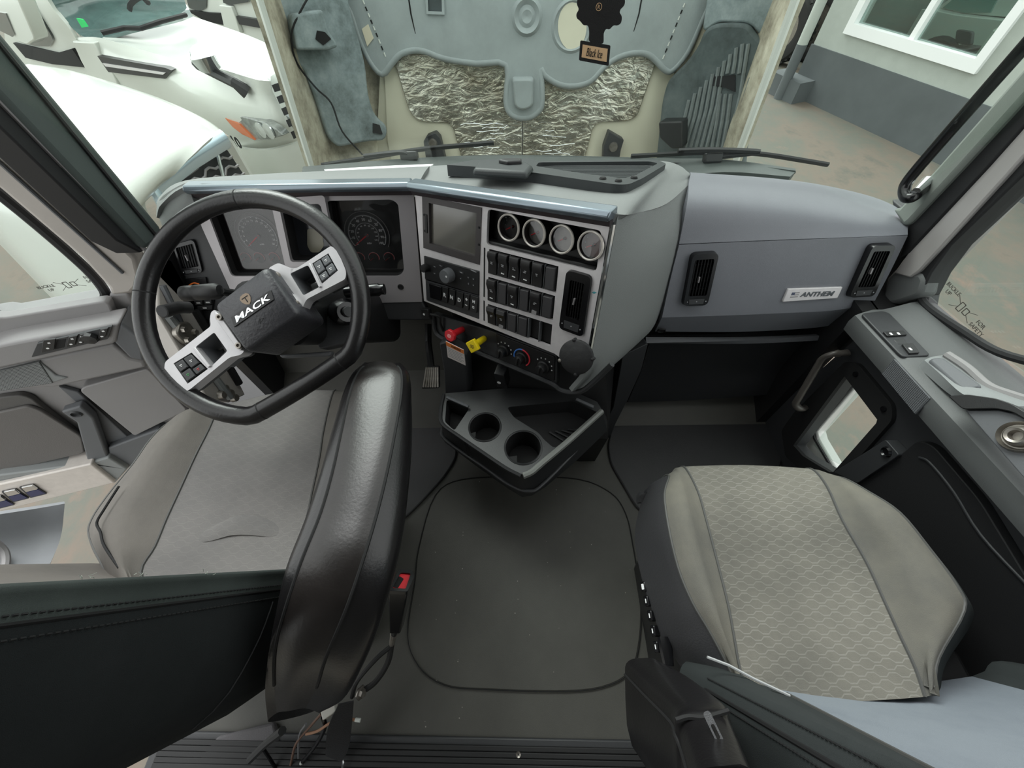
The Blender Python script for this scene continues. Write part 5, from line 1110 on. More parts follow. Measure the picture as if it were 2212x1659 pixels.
# four small gauges
GH = mat('gauge_housing', (22, 22, 23), .4)
m = MB(); m.plate(h_gauge, -.045, -.03, SP); gho = m.build('gauge_housing', GH, cs, fix=True)
m = MB(); a, b, c, d = [V(q) for q in sq(((735, 570), (1900, 850), (1895, 912), (735, 625)), d=-.01)]
m.plate([tuple(a), tuple(b), tuple(c), tuple(d)], -.03, -.006, SP); m.build('gauge_shelf', GH, gho, bevel=.004, fix=True)
FACES = [mat('gauge_face_black', (26, 24, 24), .35), mat('gauge_face_grey_glare', (104, 102, 98), .35, var=.1, vscale=60), mat('gauge_face_pale_glare', (150, 146, 140), .35, var=.1, vscale=60), mat('gauge_face_rosy_glare', (104, 78, 76), .35, var=.1, vscale=60)]  # grey, pale and rosy stand for glass glare, put into the face colours
RING = mat('pale_gauge_ring', (214, 208, 200), .3, metal=.3)
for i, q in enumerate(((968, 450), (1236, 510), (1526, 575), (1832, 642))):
    u, v = SP.uv(*M_(*q), .004); g = SP.moved(u, v)
    tgt = V((-.54, .25, 1.25)); ax = (tgt - g.o).normalized(); gt = Pl(g.o, g.ex, (g.n * .75 + ax * .25).normalized())
    r = .0285
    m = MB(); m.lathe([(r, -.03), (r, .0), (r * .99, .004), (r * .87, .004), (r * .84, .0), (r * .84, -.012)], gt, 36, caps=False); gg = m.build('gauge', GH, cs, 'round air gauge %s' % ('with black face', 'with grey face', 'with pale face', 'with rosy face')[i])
    m = MB(); m.lathe([(r * 1.03, .002), (r * 1.02, .0055), (r * .94, .007), (r * .88, .0055), (r * .87, .002)], gt, 36, caps=False); m.build('gauge_ring', RING, gg)
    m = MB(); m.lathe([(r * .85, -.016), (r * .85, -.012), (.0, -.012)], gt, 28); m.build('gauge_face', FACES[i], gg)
    an = R_(215); m = MB(); m.tube([gt.at(math.cos(an) * r * .6, math.sin(an) * r * .6, -.009), gt.at(-math.cos(an) * r * .15, -math.sin(an) * r * .15, -.009)], .0012, 6); m.build('gauge_needle', RED, gg)
    m = MB()
    for k in range(9):
        a_ = R_(215 - k * 31); m.box((r * .7 * math.cos(a_), r * .7 * math.sin(a_), -.0116), (.0018, .0018, .0006), gt)
    m.build('gauge_ticks', GREY_INK, gg)
    m = MB(); m.lathe([(.0035, -.012), (.003, -.007), (.0, -.007)], gt, 12); m.build('gauge_hub', CHARC, gg)
    m = MB(); m.lathe([(r * .86, .0), (.0, .0005)], gt, 24); m.build('gauge_lens', LENS, gg)
# rocker switches
kinds = ['SSSSSB', 'SBSBSB', 'SSBB..']
SWF = mat('switch_black', (34, 33, 34), .4); SWB = mat('switch_blank_grey', (56, 55, 57), .45)
for r_, (hq, row) in enumerate(zip(h_rows, kinds)):
    a, b, c, d = [V(q) for q in hq]; L = lambda u, v: a.lerp(b, u).lerp(d.lerp(c, u), v)
    m = MB(); m.plate([tuple(x) for x in (a, b, c, d)], -.03, -.012, SP); m.build('switch_bay', BLACK_M, cs, fix=True)
    for i, k in enumerate(row):
        u0, u1 = i / 6 + .012, (i + 1) / 6 - .022
        if i:
            m = MB(); x0 = i / 6 - .006; m.plate([tuple(L(x0 - .006, .04)), tuple(L(x0 + .006, .04)), tuple(L(x0 + .006, .97)), tuple(L(x0 - .006, .97))], -.012, .003, SP); m.build('switch_divider', GREY_D, cs, bevel=.001, fix=True)
        if k == '.': continue
        if k == 'B':
            m = MB(); m.plate([tuple(L(u0, .07)), tuple(L(u1, .05)), tuple(L(u1, .95)), tuple(L(u0, .95))], -.012, .006, SP, taper=.06); m.build('blank_switch', SWB, cs, bevel=.0015, fix=True); continue
        m = MB(); sec = lambda u: [SP.at(*L(u, .04), -.01), SP.at(*L(u, .04), .011), SP.at(*L(u, .22), .013), SP.at(*L(u, .5), .006), SP.at(*L(u, .94), .005), SP.at(*L(u, .97), -.01)]
        m.loft([sec(u0), sec(u1)]); s = m.build('rocker_switch', SWF, cs, bevel=.0012, fix=True)
        um = (u0 + u1) / 2; p = L(um, .46); q = L(um, .8)
        m = MB(); rng = random.Random(r_ * 10 + i)
        for t in range(3): m.plate(rr(rng.uniform(.003, .009), .0018, 0, p.x + rng.uniform(-.002, .002), p.y + .004 - t * .0035), .0075, .0082, SP)
        m.build('switch_symbol', GREY_INK, s)
        if rng.random() < .7:
            m = MB(); m.plate(rr(.009, .0018, 0, q.x, q.y), .0055, .0068, SP); m.build('switch_mark', WHITE_INK, s)
        if (r_, i) in ((1, 4), (2, 1)):
            z = L(um, .86); m = MB(); m.plate(rr(.013, .009, .001, z.x, z.y), .005, .0075, SP); m.build('switch_lens', GREY_L, s)
vent(SP, [M_(*q) for q in vq], cs, 6, 6, 'tall black vent on the centre stack', fr=.012)
m = MB(); m.plate(sq(((1845, 1130), (1870, 1120), (1900, 1132), (1870, 1146))), 0, .0005, SP); m.build('paint_fleck', mat('teal_fleck', (70, 150, 160), .6), cs, fix=True)

# ---- lower control strip with valves and heater knobs
LS = SP.off(-.028)
lq = [(165, 85), (770, 262), (840, 285), (1475, 515), (1480, 840), (1390, 800), (420, 405), (235, 310)]
m = MB(); m.plate(LS.uvs([N_(*q) for q in lq]), -.02, 0, LS); lsb = m.build('lower_strip', CHARC, cs, label='dark lower strip with valves and heater knobs', bevel=.003, fix=True)
m = MB(); m.plate(rnd(LS.uvs([N_(*q) for q in ((840, 290), (1462, 535), (1458, 790), (870, 565))]), .004), 0, .004, LS); m.build('heater_panel', BLACK, lsb, bevel=.001, fix=True)
m = MB(); m.tube(cat([LS.pt(*N_(*q), .004) for q in ((175, 95), (215, 300), (420, 402), (880, 592), (1390, 808), (1520, 890), (1640, 915), (1740, 900), (1850, 820), (2060, 620))], 5), .007, 8); m.build('lower_lip', CHARC, cs, label='rounded lower lip')
def valve(base, head, mt, shape, name, lab, h=.062):
    b = LS.pt(*N_(*base), 0); c = LS.pt(*N_(*head), h); o = thing(name, lab, 'valve knob', b)
    ax = (c - b).normalized(); pl = Pl(c, LS.ex, (ax * .5 + LS.n * .5).normalized())
    m = MB(); m.tube([b, b.lerp(c, .3), b.lerp(c, .6), c], [.0085, .0095, .0095, .010], 14); m.build('stem', mt, o)
    m = MB(); m.plate(rnd(shape, .003), -.006, .005, pl); hd = m.build('head', mt, o, bevel=.002, fix=True)
    m = MB()
    for k in range(3): m.plate(rr(.014 - .003 * abs(k - 1), .0015, 0, 0, .004 - k * .004), .005, .0056, pl)
    m.build('moulded_print', mat(name + '_print', (250, 205, 205) if mt is RED else (60, 50, 10), .6), hd)
valve((485, 248), (355, 315), RED, [(x * .0185, y * .0185) for x, y in [(math.cos(R_(22.5 + 45 * k)), math.sin(R_(22.5 + 45 * k))) for k in range(8)]], 'trailer_valve_knob', 'red octagonal air valve knob pulled out under the stack')
valve((715, 345), (595, 425), YELLOW, [(.0, .023), (-.023, .0), (.0, -.023), (.023, .0)], 'parking_valve_knob', 'yellow diamond shaped air valve knob pulled out under the stack')
for i, q in enumerate(((905, 485), (1095, 560), (1325, 655))):
    u, v = LS.uv(*N_(*q), .012); k = LS.moved(u, v, .004)
    m = MB(); m.lathe([(.019, 0), (.018, .006), (.0145, .008), (.0135, .022), (.012, .025), (.0, .025)], k, 24); o = m.build('heater_knob', BLACK, lsb)
    m = MB(); m.box((0, .0, .026), (.005, .024, .006), k); m.build('knob_grip', BLACK, o, bevel=.002)
    if i == 1:
        for a0, a1, mt in ((200, 95, mat('blue_arc', (70, 130, 215), .5)), (95, -45, mat('red_arc', (225, 55, 70), .5))):
            m = MB(); m.tube([k.at(.025 * math.cos(R_(a0 + (a1 - a0) * j / 14)), .025 * math.sin(R_(a0 + (a1 - a0) * j / 14)), .001) for j in range(15)], .0022, 6); m.build('temperature_arc', mt, o)
    else:
        m = MB()
        for j in range(6): a_ = R_(150 - 30 * j); m.box((.025 * math.cos(a_), .025 * math.sin(a_), .0005), (.003, .003, .001), k)
        m.build('setting_dots', WHITE_INK, o)
# round black mount pad hanging before the vent
mp = Pl(SP.pt(*N_(1680, 545), .055), SP.ex, (SP.n + V((0, 0, .25))).normalized())
mt_ = thing('mount_disc', 'round black phone mount disc in front of the centre vent', 'phone mount', mp.at(0, -.04, 0))
m = MB(); m.lathe([(.012, -.012), (.038, -.01), (.040, -.004), (.040, .002), (.037, .004), (.0, .004)], mp, 36); m.build('disc', mat('scuffed_black_pad', (26, 26, 27), .6, bump=.6, scale=60, var=.4, vscale=25), mt_)
m = MB(); m.tube([mp.at(0, 0, -.01), SP.pt(*N_(1640, 560), .002)], [.011, .016], 14); m.build('stalk', BLACK, mt_)
for a_ in (115, 20, 215, -70):
    m = MB(); m.lathe([(.004, -.006), (.004, .005), (.0, .006)], mp.moved(.0395 * math.cos(R_(a_)), .0395 * math.sin(R_(a_))), 10); m.build('lug', STEEL if a_ == 215 else BLACK, mt_)
# loose plug on the left of the stack
pg = thing('cable_plug', 'small black connector hanging at the lower left of the stack', 'connector', LS.pt(*N_(100, 70), .03))
m = MB(); m.plate(rnd(LS.off(.03).uvs([N_(55, 25), N_(130, 35), N_(145, 120), N_(75, 110)]), .003), -.01, .006, LS.off(.03)); b = m.build('body', BLACK, pg, bevel=.002, fix=True)
m = MB(); u, v = LS.off(.03).uv(*N_(92, 85)); m.plate(rr(.007, .006, .001, u, v), .006, .0066, LS.off(.03)); m.build('symbol', WHITE_INK, b)
m = MB(); m.tube(cat([LS.pt(*N_(140, 90), .028), LS.pt(*N_(240, 120), .015), LS.pt(*N_(250, 190), .01), LS.pt(*N_(280, 270), .004)], 5), .004, 8); m.build('cable', RUBBER, pg)

# ================================================================== lower console with cup holders
con = thing('cup_holder_console', 'black console with two cup holders jutting out under the centre stack', 'console', (.03, .6, 0))
CONS = mat('console_black', (38, 39, 40), .42, bump=.15, scale=700)
zt = .36
rim_px = [(958, 850), (952, 885), (954, 915), (992, 942), (1040, 975), (1092, 1010), (1122, 1026), (1144, 1022), (1166, 1003), (1230, 950), (1300, 886), (1290, 868), (1240, 845), (1100, 838)]
top = [PZ(x, y, zt) for x, y in rim_px]
tops = [(p.x, p.y) for p in top]
lowc = [PZ(x, y, zt - .085) for x, y in [(960, 880), (955, 925), (960, 955), (1000, 985), (1050, 1022), (1098, 1056), (1128, 1074), (1150, 1070), (1178, 1052), (1240, 1000), (1312, 930), (1312, 900), (1250, 880), (1100, 875)]]
cup1 = PZ(*L_(555, 362), zt); cup2 = PZ(*L_(800, 492), zt)
r1, r2 = .047, .052
tl = [PZ(*L_(*q), zt) for q in ((310, 190), (455, 245), (360, 385), (300, 330))]
tr = [PZ(*L_(*q), zt) for q in ((695, 235), (1120, 195), (1290, 275), (1000, 500), (930, 440), (900, 400), (740, 300))]
def xy(ps): return [(p.x, p.y) for p in ps]
h1, h2 = circ(r1, cup1.x, cup1.y, 28), circ(r2, cup2.x, cup2.y, 28)
m = MB(); m.plate(tops, zt - .01, zt, None, [h1, h2, rnd(xy(tl), .008), rnd(xy(tr), .012)]); m.build('top', CONS, con, bevel=.003, fix=True)
m = MB(); m.loft([[p + V((0, 0, -.002)) for p in top], [p.lerp(q, .25) + V((0, 0, -.0)) for p, q in zip(top, lowc)], lowc, [q * .93 + V((0.002, .06, -.02)) for q in lowc]], caps=False); m.build('shell', CONS, con, label='black outer shell of the console', smooth=40)
def well(poly, d, nm):
    m = MB(); n = len(poly); vs = [V((p[0], p[1], zt - .002)) for p in poly]; cx = sum(p[0] for p in poly) / n; cy = sum(p[1] for p in poly) / n
    lo = [V((cx + (p[0] - cx) * .88, cy + (p[1] - cy) * .88, zt - d)) for p in poly]
    m.add(vs + lo, [(i, n + i, n + (i + 1) % n, (i + 1) % n) for i in range(n)] + [tuple(n + i for i in range(n))]); return m.build(nm, BLACK_M, con)
w1 = well(h1, .08, 'cup_well'); w2 = well(h2, .08, 'cup_well'); well(rnd(xy(tl), .008), .06, 'side_pocket'); wt_ = well(rnd(xy(tr), .012), .05, 'tray_well')
for h, nm in ((h1, w1), (h2, w2)):
    m = MB(); m.tube([V((p[0], p[1], zt)) for p in h], .003, 6, closed=True); m.build('cup_rim', CONS, nm)
for k in range(4):
    a, b = PZ(*L_(970 + 38 * k, 395 - 6 * k), zt - .045), PZ(*L_(1060 + 30 * k, 450 - 22 * k), zt - .045)
    m = MB(); m.tube([a, b], .004, 6); m.build('tray_rib', CONS, wt_)
for q in (((425, 445), (495, 425), (480, 545), (440, 530)), ((685, 590), (760, 580), (715, 690), (680, 680))):
    pts = [PZ(*L_(*w), zt - (.004 if j < 2 else .05)) + V((0, -.004, 0)) for j, w in enumerate(q)]
    m = MB(); m.add(pts + [p + V((0, .02, .0)) for p in pts], [(0, 1, 2, 3), (7, 6, 5, 4), (0, 4, 5, 1), (1, 5, 6, 2), (2, 6, 7, 3), (3, 7, 4, 0)]); m.build('cup_notch', BLACK_M, con, fix=True)
rimr = [PZ(x, y, zt + .004) for x, y in ((1130, 1028), (1148, 1020), (1168, 1003), (1230, 951), (1300, 888))]
m = MB(); m.tube(cat(rimr, 4), .009, 8); m.build('rim_bar', mat('highlit_grey_rim', (108, 110, 106), .45), con, label='worn grey rim bar on the right')  # paler than the left bar: highlight put into the colour
riml = [PZ(x, y, zt + .002) for x, y in ((958, 852), (952, 885), (955, 915), (992, 943), (1040, 976), (1092, 1011), (1125, 1028))]
m = MB(); m.tube(cat(riml, 4), .006, 8); m.build('rim_bar', CONS, con)
m = MB(); m.tube(cat([PZ(x, y, zt - .06) for x, y in ((955, 925), (962, 950), (1050, 1012), (1100, 1047), (1142, 1061), (1180, 1040), (1300, 915))], 4), .005, 8); m.build('shell_ridge', CHARC, con)
for q, z in (((310, 175), (450, 232)), ) and ((((312, 172), (450, 232)), zt + .012), (((1140, 185), (1250, 235)), zt + .012)):
    m = MB(); m.tube([PZ(*L_(*q[0]), z), PZ(*L_(*q[1]), z)], .005, 6); m.build('back_edge', GREY_D, con)
# stem of the console down to the floor, and grey side legs
m = MB(); m.loft([[V((-.16, .60, 0)), V((.25, .60, 0)), V((.28, .9, 0)), V((-.19, .9, 0))], [V((-.17, .60, .22)), V((.26, .58, .22)), V((.3, .9, .24)), V((-.22, .9, .24))], [V((-.2, .80, .40)), V((.24, .68, .40)), V((.3, .9, .45)), V((-.24, .9, .45))], [V((-.24, .90, .52)), V((.2, .69, .54)), V((.3, .95, .6)), V((-.24, .95, .6))]]); m.build('stem', BLACK, con, smooth=30, fix=True)
RL = Pl(PY(1380, 800, .76), (1, 0, 0), (.2, -1, .15))
m = MB(); m.plate(rnd(RL.uvs([(1345, 768), (1400, 742), (1385, 800), (1352, 872), (1330, 915), (1305, 975), (1270, 978), (1300, 930), (1325, 880), (1340, 800)]), .006), -.04, 0, RL); m.build('side_leg', CHARC, con, label='grey right side leg', bevel=.006, fix=True)
LLg = Pl(PY(975, 800, .72), (1, 0, 0), (-.35, -1, .1))
m = MB(); m.plate(rnd(LLg.uvs([(948, 742), (962, 738), (1006, 768), (1014, 870), (1000, 890), (962, 868), (958, 800)]), .006), -.04, 0, LLg); lleg = m.build('side_leg', CHARC, con, label='dark left side leg', bevel=.006, fix=True)
sk = LLg.uvs([N_(308, 378), N_(495, 470), N_(515, 632), N_(328, 545)], .002)
m = MB(); m.plate(sk, 0, .002, LLg); stk = m.build('warning_label', mat('white_label', (214, 206, 202), .6), lleg, label='white warning label with orange header', fix=True)
a, b, c, d = [V(q) for q in sk]; Ls = lambda u, v: a.lerp(b, u).lerp(d.lerp(c, u), v)
m = MB(); m.plate([tuple(Ls(0, 0)), tuple(Ls(1, 0)), tuple(Ls(1, .24)), tuple(Ls(0, .24))], .002, .0026, LLg); m.build('label_header', mat('orange_header', (226, 128, 60), .6), stk, fix=True)
q = Ls(.56, .12); m = MB(); m.text('WARNING', LLg, (d - a).length * .13, q.x, q.y, .0032, w=(b - a).length * .55, rot=math.atan2((b - a).y, (b - a).x)); m.build('label_lettering', BLACK_M, stk, smooth=0)
for k in range(6):
    v = .34 + k * .1; m = MB(); m.plate([tuple(Ls(.06, v)), tuple(Ls(.94 - .1 * (k % 2), v)), tuple(Ls(.94 - .1 * (k % 2), v + .03)), tuple(Ls(.06, v + .03))], .002, .0024, LLg); m.build('label_text_line', GREY_INK, stk, fix=True)
SK = Pl(PY(*N_(880, 775), .66), (1, -.5, 0), (-.3, -1, -.1))
m = MB(); m.plate(rnd(SK.uvs([N_(815, 700), N_(930, 730), N_(960, 860), N_(850, 840)]), .004), -.03, .006, SK); s = m.build('power_socket', BLACK_G, con, bevel=.002, fix=True)
m = MB(); u, v = SK.uv(*N_(875, 795)); m.lathe([(.006, .006), (.005, .0075), (.0, .008)], SK.moved(u, v), 10); m.build('socket_mark', WHITE_INK, s)

# pedal in the driver footwell
pd = thing('brake_pedal', 'ribbed metal faced pedal in the driver footwell beside the console', 'pedal', PY(930, 860, .66))
PDp = Pl(PY(928, 815, .74), (1, 0, 0), (0, -.75, .66))
m = MB(); m.plate(rnd(PDp.uvs([N_(95, 640), N_(235, 640), N_(240, 870), N_(55, 880)]), .004), -.012, 0, PDp); m.build('pad', BLACK, pd, fix=True)
for k in range(7):
    f = (k + .5) / 7; m = MB(); m.tube([PDp.pt(*N_(98 + 134 * f, 650), .002), PDp.pt(*N_(62 + 174 * f, 860), .002)], .0035, 6); m.build('tread_rib', STEEL, pd)
m = MB(); m.tube([PDp.pt(*N_(160, 700), -.01), PY(925, 740, .9), PY(925, 700, .95)], .012, 8); m.build('lever', BLACK, pd)
# ================================================================== steering wheel
WC = T(545, 664, .76); WN = (CAM - T(1106, 829.5, 1.0)).normalized()
wp0 = Pl(WC, (1, 0, 0), WN)
# measured axes of the wheel: its horizontal runs along the MACK bar
e0, e1 = wp0.pt(*F_(360, 1200)), wp0.pt(*F_(1380, 560))
WP = Pl(WC, e1 - e0, WN)
sw = thing('steering_wheel', 'black leather steering wheel with silver spokes, turned to the left', 'steering wheel', WC - WN * .1)
RR = .228 * .945; TR_ = .0165
# rim: round at the top and sides, flattened at the bottom
n = 72; rimp = []
for i in range(n):
    a = 2 * math.pi * i / n
    x, y = RR * math.cos(a), RR * math.sin(a)
    yb = -RR * .845
    if y < yb: 
        k = (y - yb) / (RR * .155); y = yb + (y - yb) * .12
    rimp.append((x, y))
def rim_pts(i0, i1): return [WP.at(*rimp[i % n], 0) for i in range(i0, i1 + 1)]
segs = ((13, 28), (28, 49), (49, 59), (59, 85))
for k, (i0, i1) in enumerate(segs):
    m = MB(); P = rim_pts(i0, i1); m.tube(P, [(.0165, .0185)] * len(P), 16, flat=WN); m.build('rim_section', LEATHER, sw, smooth=60)
    P = rim_pts(i1, i1 + 1); q = P[0]; dq = (P[1] - P[0]).normalized() * .0012
    m = MB(); m.tube([q - dq, q + dq], [(.0168, .0188)] * 2, 16, flat=WN); m.build('rim_seam', BLACK_M, sw)
st_i = [WP.at(rimp[i % n][0] * .925, rimp[i % n][1] * .925, -.006) for i in range(28, 60)]
m = MB(); m.tube(st_i, .0012, 5); m.build('rim_stitching', CHARC, sw)
# hub: textured pad
def wq(pk, crp=F_, d=0.0): return WP.uvs([crp(*q) for q in pk], d)
HUBM = mat('grained_hub_pad', (50, 50, 54), .42, bump=.5, scale=160)
HB = .045
hubp = wq(((598, 830), (930, 580), (1140, 880), (800, 1120)), d=HB)
m = MB(); o = rnd(hubp, .012); cx = sum(q[0] for q in hubp) / 4; cy = sum(q[1] for q in hubp) / 4
big = [(cx + (q[0] - cx) * 1.05, cy + (q[1] - cy) * 1.07) for q in o]
m.loft([[WP.at(p[0], p[1], -.05) for p in big], [WP.at(p[0], p[1], .03) for p in big], [WP.at(cx + (p[0] - cx) * 1.01, cy + (p[1] - cy) * 1.01, HB - .004) for p in o], [WP.at(cx + (p[0] - cx) * .96, cy + (p[1] - cy) * .95, HB) for p in o]]); hub = m.build('hub_pad', HUBM, sw, 'grained black hub pad', smooth=50, fix=True)
a, b, c, d = [V(q) for q in hubp]; ax = math.atan2((b - a).y, (b - a).x); Lh = lambda u, v: a.lerp(b, u).lerp(d.lerp(c, u), v)
q0 = V(wq(((725, 935), ), d=HB)[0]); q1 = V(wq(((975, 762), ), d=HB)[0]); ctr = (q0 + q1) / 2; axm = math.atan2((q1 - q0).y, (q1 - q0).x); wlen = (q1 - q0).length
hp_ = Pl(WP.at(ctr.x, ctr.y, HB), WP.ex * math.cos(axm) + WP.ey * math.sin(axm), WP.n)
m = MB(); m.plate([(-wlen * .5 - .004, -.0095), (wlen * .5 - .002, -.0095), (wlen * .5 + .003, .0095), (-wlen * .5 + .001, .0095)], 0, .0022, hp_); mb = m.build('name_plate', BLACK_G, hub, bevel=.0008, fix=True)
m = MB(); m.text('MACK', hp_, .0115, 0, 0, .0032, w=wlen * .88, bold=.018, shear=.2); m.build('name_lettering', CHROME, mb, 'chrome lettering', smooth=0)
em = V(wq(((805, 790), ), d=HB)[0]); ep = Pl(WP.at(em.x, em.y, HB), hp_.ex, WP.n)
m = MB(); m.plate([(x * .0105, y * .0115) for x, y in ((-.95, .5), (-.6, .85), (0, .95), (.6, .85), (.95, .5), (.9, -.1), (.5, -.7), (0, -1), (-.5, -.7), (-.9, -.1))], 0, .0008, ep); em_ = m.build('emblem', mat('faded_gold_emblem', (132, 116, 100), .4, metal=.4), hub, 'faded gold shield emblem', fix=True)
m = MB(); m.plate(rr(.013, .0016, 0, 0, .004), .0008, .0012, ep); m.plate(rr(.0016, .009, 0, 0, -.002), .0008, .0012, ep); m.build('emblem_lines', BLACK_M, em_, smooth=0)
ar_ = V(wq(((905, 925), ), d=HB)[0]); m = MB(); m.plate([(ar_.x - .006, ar_.y - .004), (ar_.x + .006, ar_.y + .002), (ar_.x - .003, ar_.y + .005)], HB, HB + .0004, WP, [[(ar_.x - .0045, ar_.y - .0025), (ar_.x - .002, ar_.y + .0035), (ar_.x + .004, ar_.y + .0018)]]); m.build('pad_mark', BLACK_M, hub, fix=True)
# spokes: silver face with an opening, key pad, collar
SPK_S = mat('spoke_silver', (190, 188, 190), .38, metal=.4, var=.03, vscale=80)
spz = .012
def spoke(outer, opening, pad, collar, screws, wellp, side):
    o = rnd(wq(outer, d=spz), .006)
    m = MB(); m.plate(o, -.014, spz, WP, [rnd(wq(opening, d=spz), .004), wq(pad, d=spz)]); sp_ = m.build('spoke', SPK_S, sw, 'silver %s spoke with keypad' % side, bevel=.0025, fix=True)
    m = MB(); m.plate(rnd(wq(opening, d=spz), .004), -.05, -.03, WP, [rnd(wq(wellp, d=-.03), .003)], taper=0); m.build('spoke_well', GREY_D, sp_, fix=True)
    oo = [V(p) for p in rnd(wq(opening, d=spz), .004)]; ww = [V((sum(p.x for p in oo) / len(oo) + (p.x - sum(q.x for q in oo) / len(oo)) * .75, sum(p.y for p in oo) / len(oo) + (p.y - sum(q.y for q in oo) / len(oo)) * .75)) for p in oo]
    m = MB(); k = len(oo); m.add([WP.at(p.x, p.y, spz - .002) for p in oo] + [WP.at(p.x, p.y, -.034) for p in ww], [(i, k + i, k + (i + 1) % k, (i + 1) % k) for i in range(k)]); m.build('spoke_opening_wall', GREY_D, sp_, smooth=60)
    m = MB(); m.plate(rnd(wq(outer, d=-.014), .006), -.05, -.0135, WP, [rnd(wq(opening, d=-.014), .004)], taper=.06); m.build('spoke_back', CHARC, sp_, bevel=.006, fix=True)
    m = MB(); m.plate(wq(pad, d=spz), -.013, .006, WP); kp = m.build('keypad', BLACK_G, sp_, fix=True)
    A, B, C_, D4 = [V(p) for p in wq(pad, d=spz)]; Lk = lambda u, v: A.lerp(B, u).lerp(D4.lerp(C_, u), v)
    cells = ((.06, .06, .47, .58, 0), (.53, .06, .94, .46, 1), (.06, .64, .47, .94, 2), (.53, .52, .94, .94, 3)) if side == 'right' else ((.06, .06, .47, .46, 0), (.53, .06, .94, .58, 1), (.06, .52, .47, .94, 2), (.53, .64, .94, .94, 3))
    for u0, v0, u1, v1, i in cells:
        m = MB(); m.plate([tuple(Lk(u0, v0)), tuple(Lk(u1, v0)), tuple(Lk(u1, v1)), tuple(Lk(u0, v1))], .006, .014, WP); bt = m.build('key', GREY_D if side == 'right' else CHARC, kp, bevel=.0015, fix=True)
        z = Lk((u0 + u1) / 2, (v0 + v1) / 2); mt = WHITE_INK
        if side == 'left' and i == 2: mt = mat('green_key_print', (60, 150, 80), .6)
        if side == 'left' and i == 3: mt = mat('red_key_print', (190, 60, 60), .6)
        m = MB(); m.plate(rr(.0055, .0012, 0, z.x, z.y + .0012), .014, .0146, WP); m.plate(rr(.003, .0012, 0, z.x, z.y - .0016), .014, .0146, WP); m.build('key_symbol', mt, kp)
    m = MB(); m.plate(rnd(wq(collar, d=.02), .004), -.02, .02, WP); co = m.build('collar', SPK_S, sw, 'silver collar beside the hub', bevel=.002, fix=True)
    for s in screws:
        m = MB(); u, v = WP.uv(*F_(*s), .024); m.lathe([(.0, .022), (.0026, .022), (.0032, .026), (.006, .0255), (.0065, .02)], WP.moved(u, v), 14); m.build('screw', STEEL, co)
spoke(((945, 590), (1010, 555), (1090, 590), (1130, 590), (1350, 445), (1395, 490), (1445, 610), (1440, 660), (1190, 790), (1160, 855), (1125, 870)), ((1085, 625), (1200, 570), (1275, 710), (1170, 765)), ((1228, 560), (1330, 495), (1392, 605), (1290, 690)), ((945, 595), (985, 605), (1010, 640), (1140, 805), (1140, 850), (1122, 870)), ((998, 635), (1120, 815)), ((1185, 680), (1240, 650), (1270, 705), (1215, 735)), 'right')
spoke(((605, 855), (580, 870), (572, 915), (580, 960), (285, 1190), (280, 1245), (330, 1330), (400, 1385), (440, 1370), (700, 1160), (770, 1145), (795, 1120)), ((480, 1095), (600, 1000), (685, 1120), (580, 1220)), ((340, 1200), (455, 1130), (560, 1235), (430, 1330)), ((600, 870), (628, 880), (775, 1090), (775, 1118), (750, 1112), (605, 910)), ((632, 903), (755, 1085)), ((585, 1115), (640, 1075), (685, 1130), (625, 1175)), 'left')
m = MB(); m.plate(wq(((1200, 565), (1215, 558), (1285, 705), (1270, 715)), d=.016), .0, .016, WP); m.build('spoke_bar', SPK_S, sw, bevel=.001, fix=True)
m = MB(); m.plate(wq(((462, 1105), (476, 1095), (575, 1215), (560, 1228)), d=.016), .0, .016, WP); m.build('spoke_bar', SPK_S, sw, bevel=.001, fix=True)
# steering column, shroud and stalks
colm = thing('steering_column', 'black steering column shroud with stalks behind the wheel', 'steering column', WC - WN * .25 + V((0, .1, -.2)))
m = MB(); cpl = lambda t, w, h: [WC - WN * t + WP.ex * x + WP.ey * y for x, y in ((-w, -h), (w, -h), (w, h), (-w, h))]
c_in = WC - WN * .06; c_out = V((-.50, .90, .47))
m.loft([[c_in + wp0.ex * x + wp0.ey * y for x, y in rr(.16, .14, .03)], [c_in.lerp(c_out, .4) + wp0.ex * x + wp0.ey * y for x, y in rr(.17, .15, .03)], [c_out + wp0.ex * x + wp0.ey * y for x, y in rr(.18, .16, .03)]]); m.build('shroud', BLACK, colm, smooth=40, fix=True)
s0, s1 = T(*F_(395, 755), .80), T(*F_(640, 735), .80)
m = MB(); dv = s1 - s0; m.tube([s0, s0 + dv * .04, s0 + dv * .3, s0 + dv * .34, s0 + dv * .38, s0 + dv * .9, s1], [.012, .0155, .016, .0145, .016, .0165, .012], 18); sk_ = m.build('turn_signal_stalk', BLACK, colm, 'fat black stalk with white symbols', smooth=50)
vw = (CAM - s0).normalized(); tp_ = Pl(s0 + vw * .0157, dv, vw)
m = MB()
for u, t in ((.012, 'o'), (.02, '='), (.03, 'D')):
    for v in (-.007, 0, .007): m.text(t, tp_, .0055, u - .002 * abs(v) / .007, v, .0012)
for v in (-.008, -.001, .006): m.text('D', tp_, .0065, dv.length * .48, v, .0015)
m.build('stalk_symbols', WHITE_INK, sk_, smooth=0)
m = MB(); m.tube([s1, T(*F_(760, 760), .86)], [.008, .01], 10); m.build('stalk_arm', BLACK, colm)
r0, r1_ = T(*F_(1440, 745), .86), T(*F_(1690, 725), .86)
m = MB(); m.tube([r0, r0.lerp(r1_, .5), r0.lerp(r1_, .85), r0.lerp(r1_, .9), r1_], [.012, .0135, .014, .011, .012], 16); m.build('wiper_stalk', BLACK_G, colm, 'black right hand stalk', smooth=50)
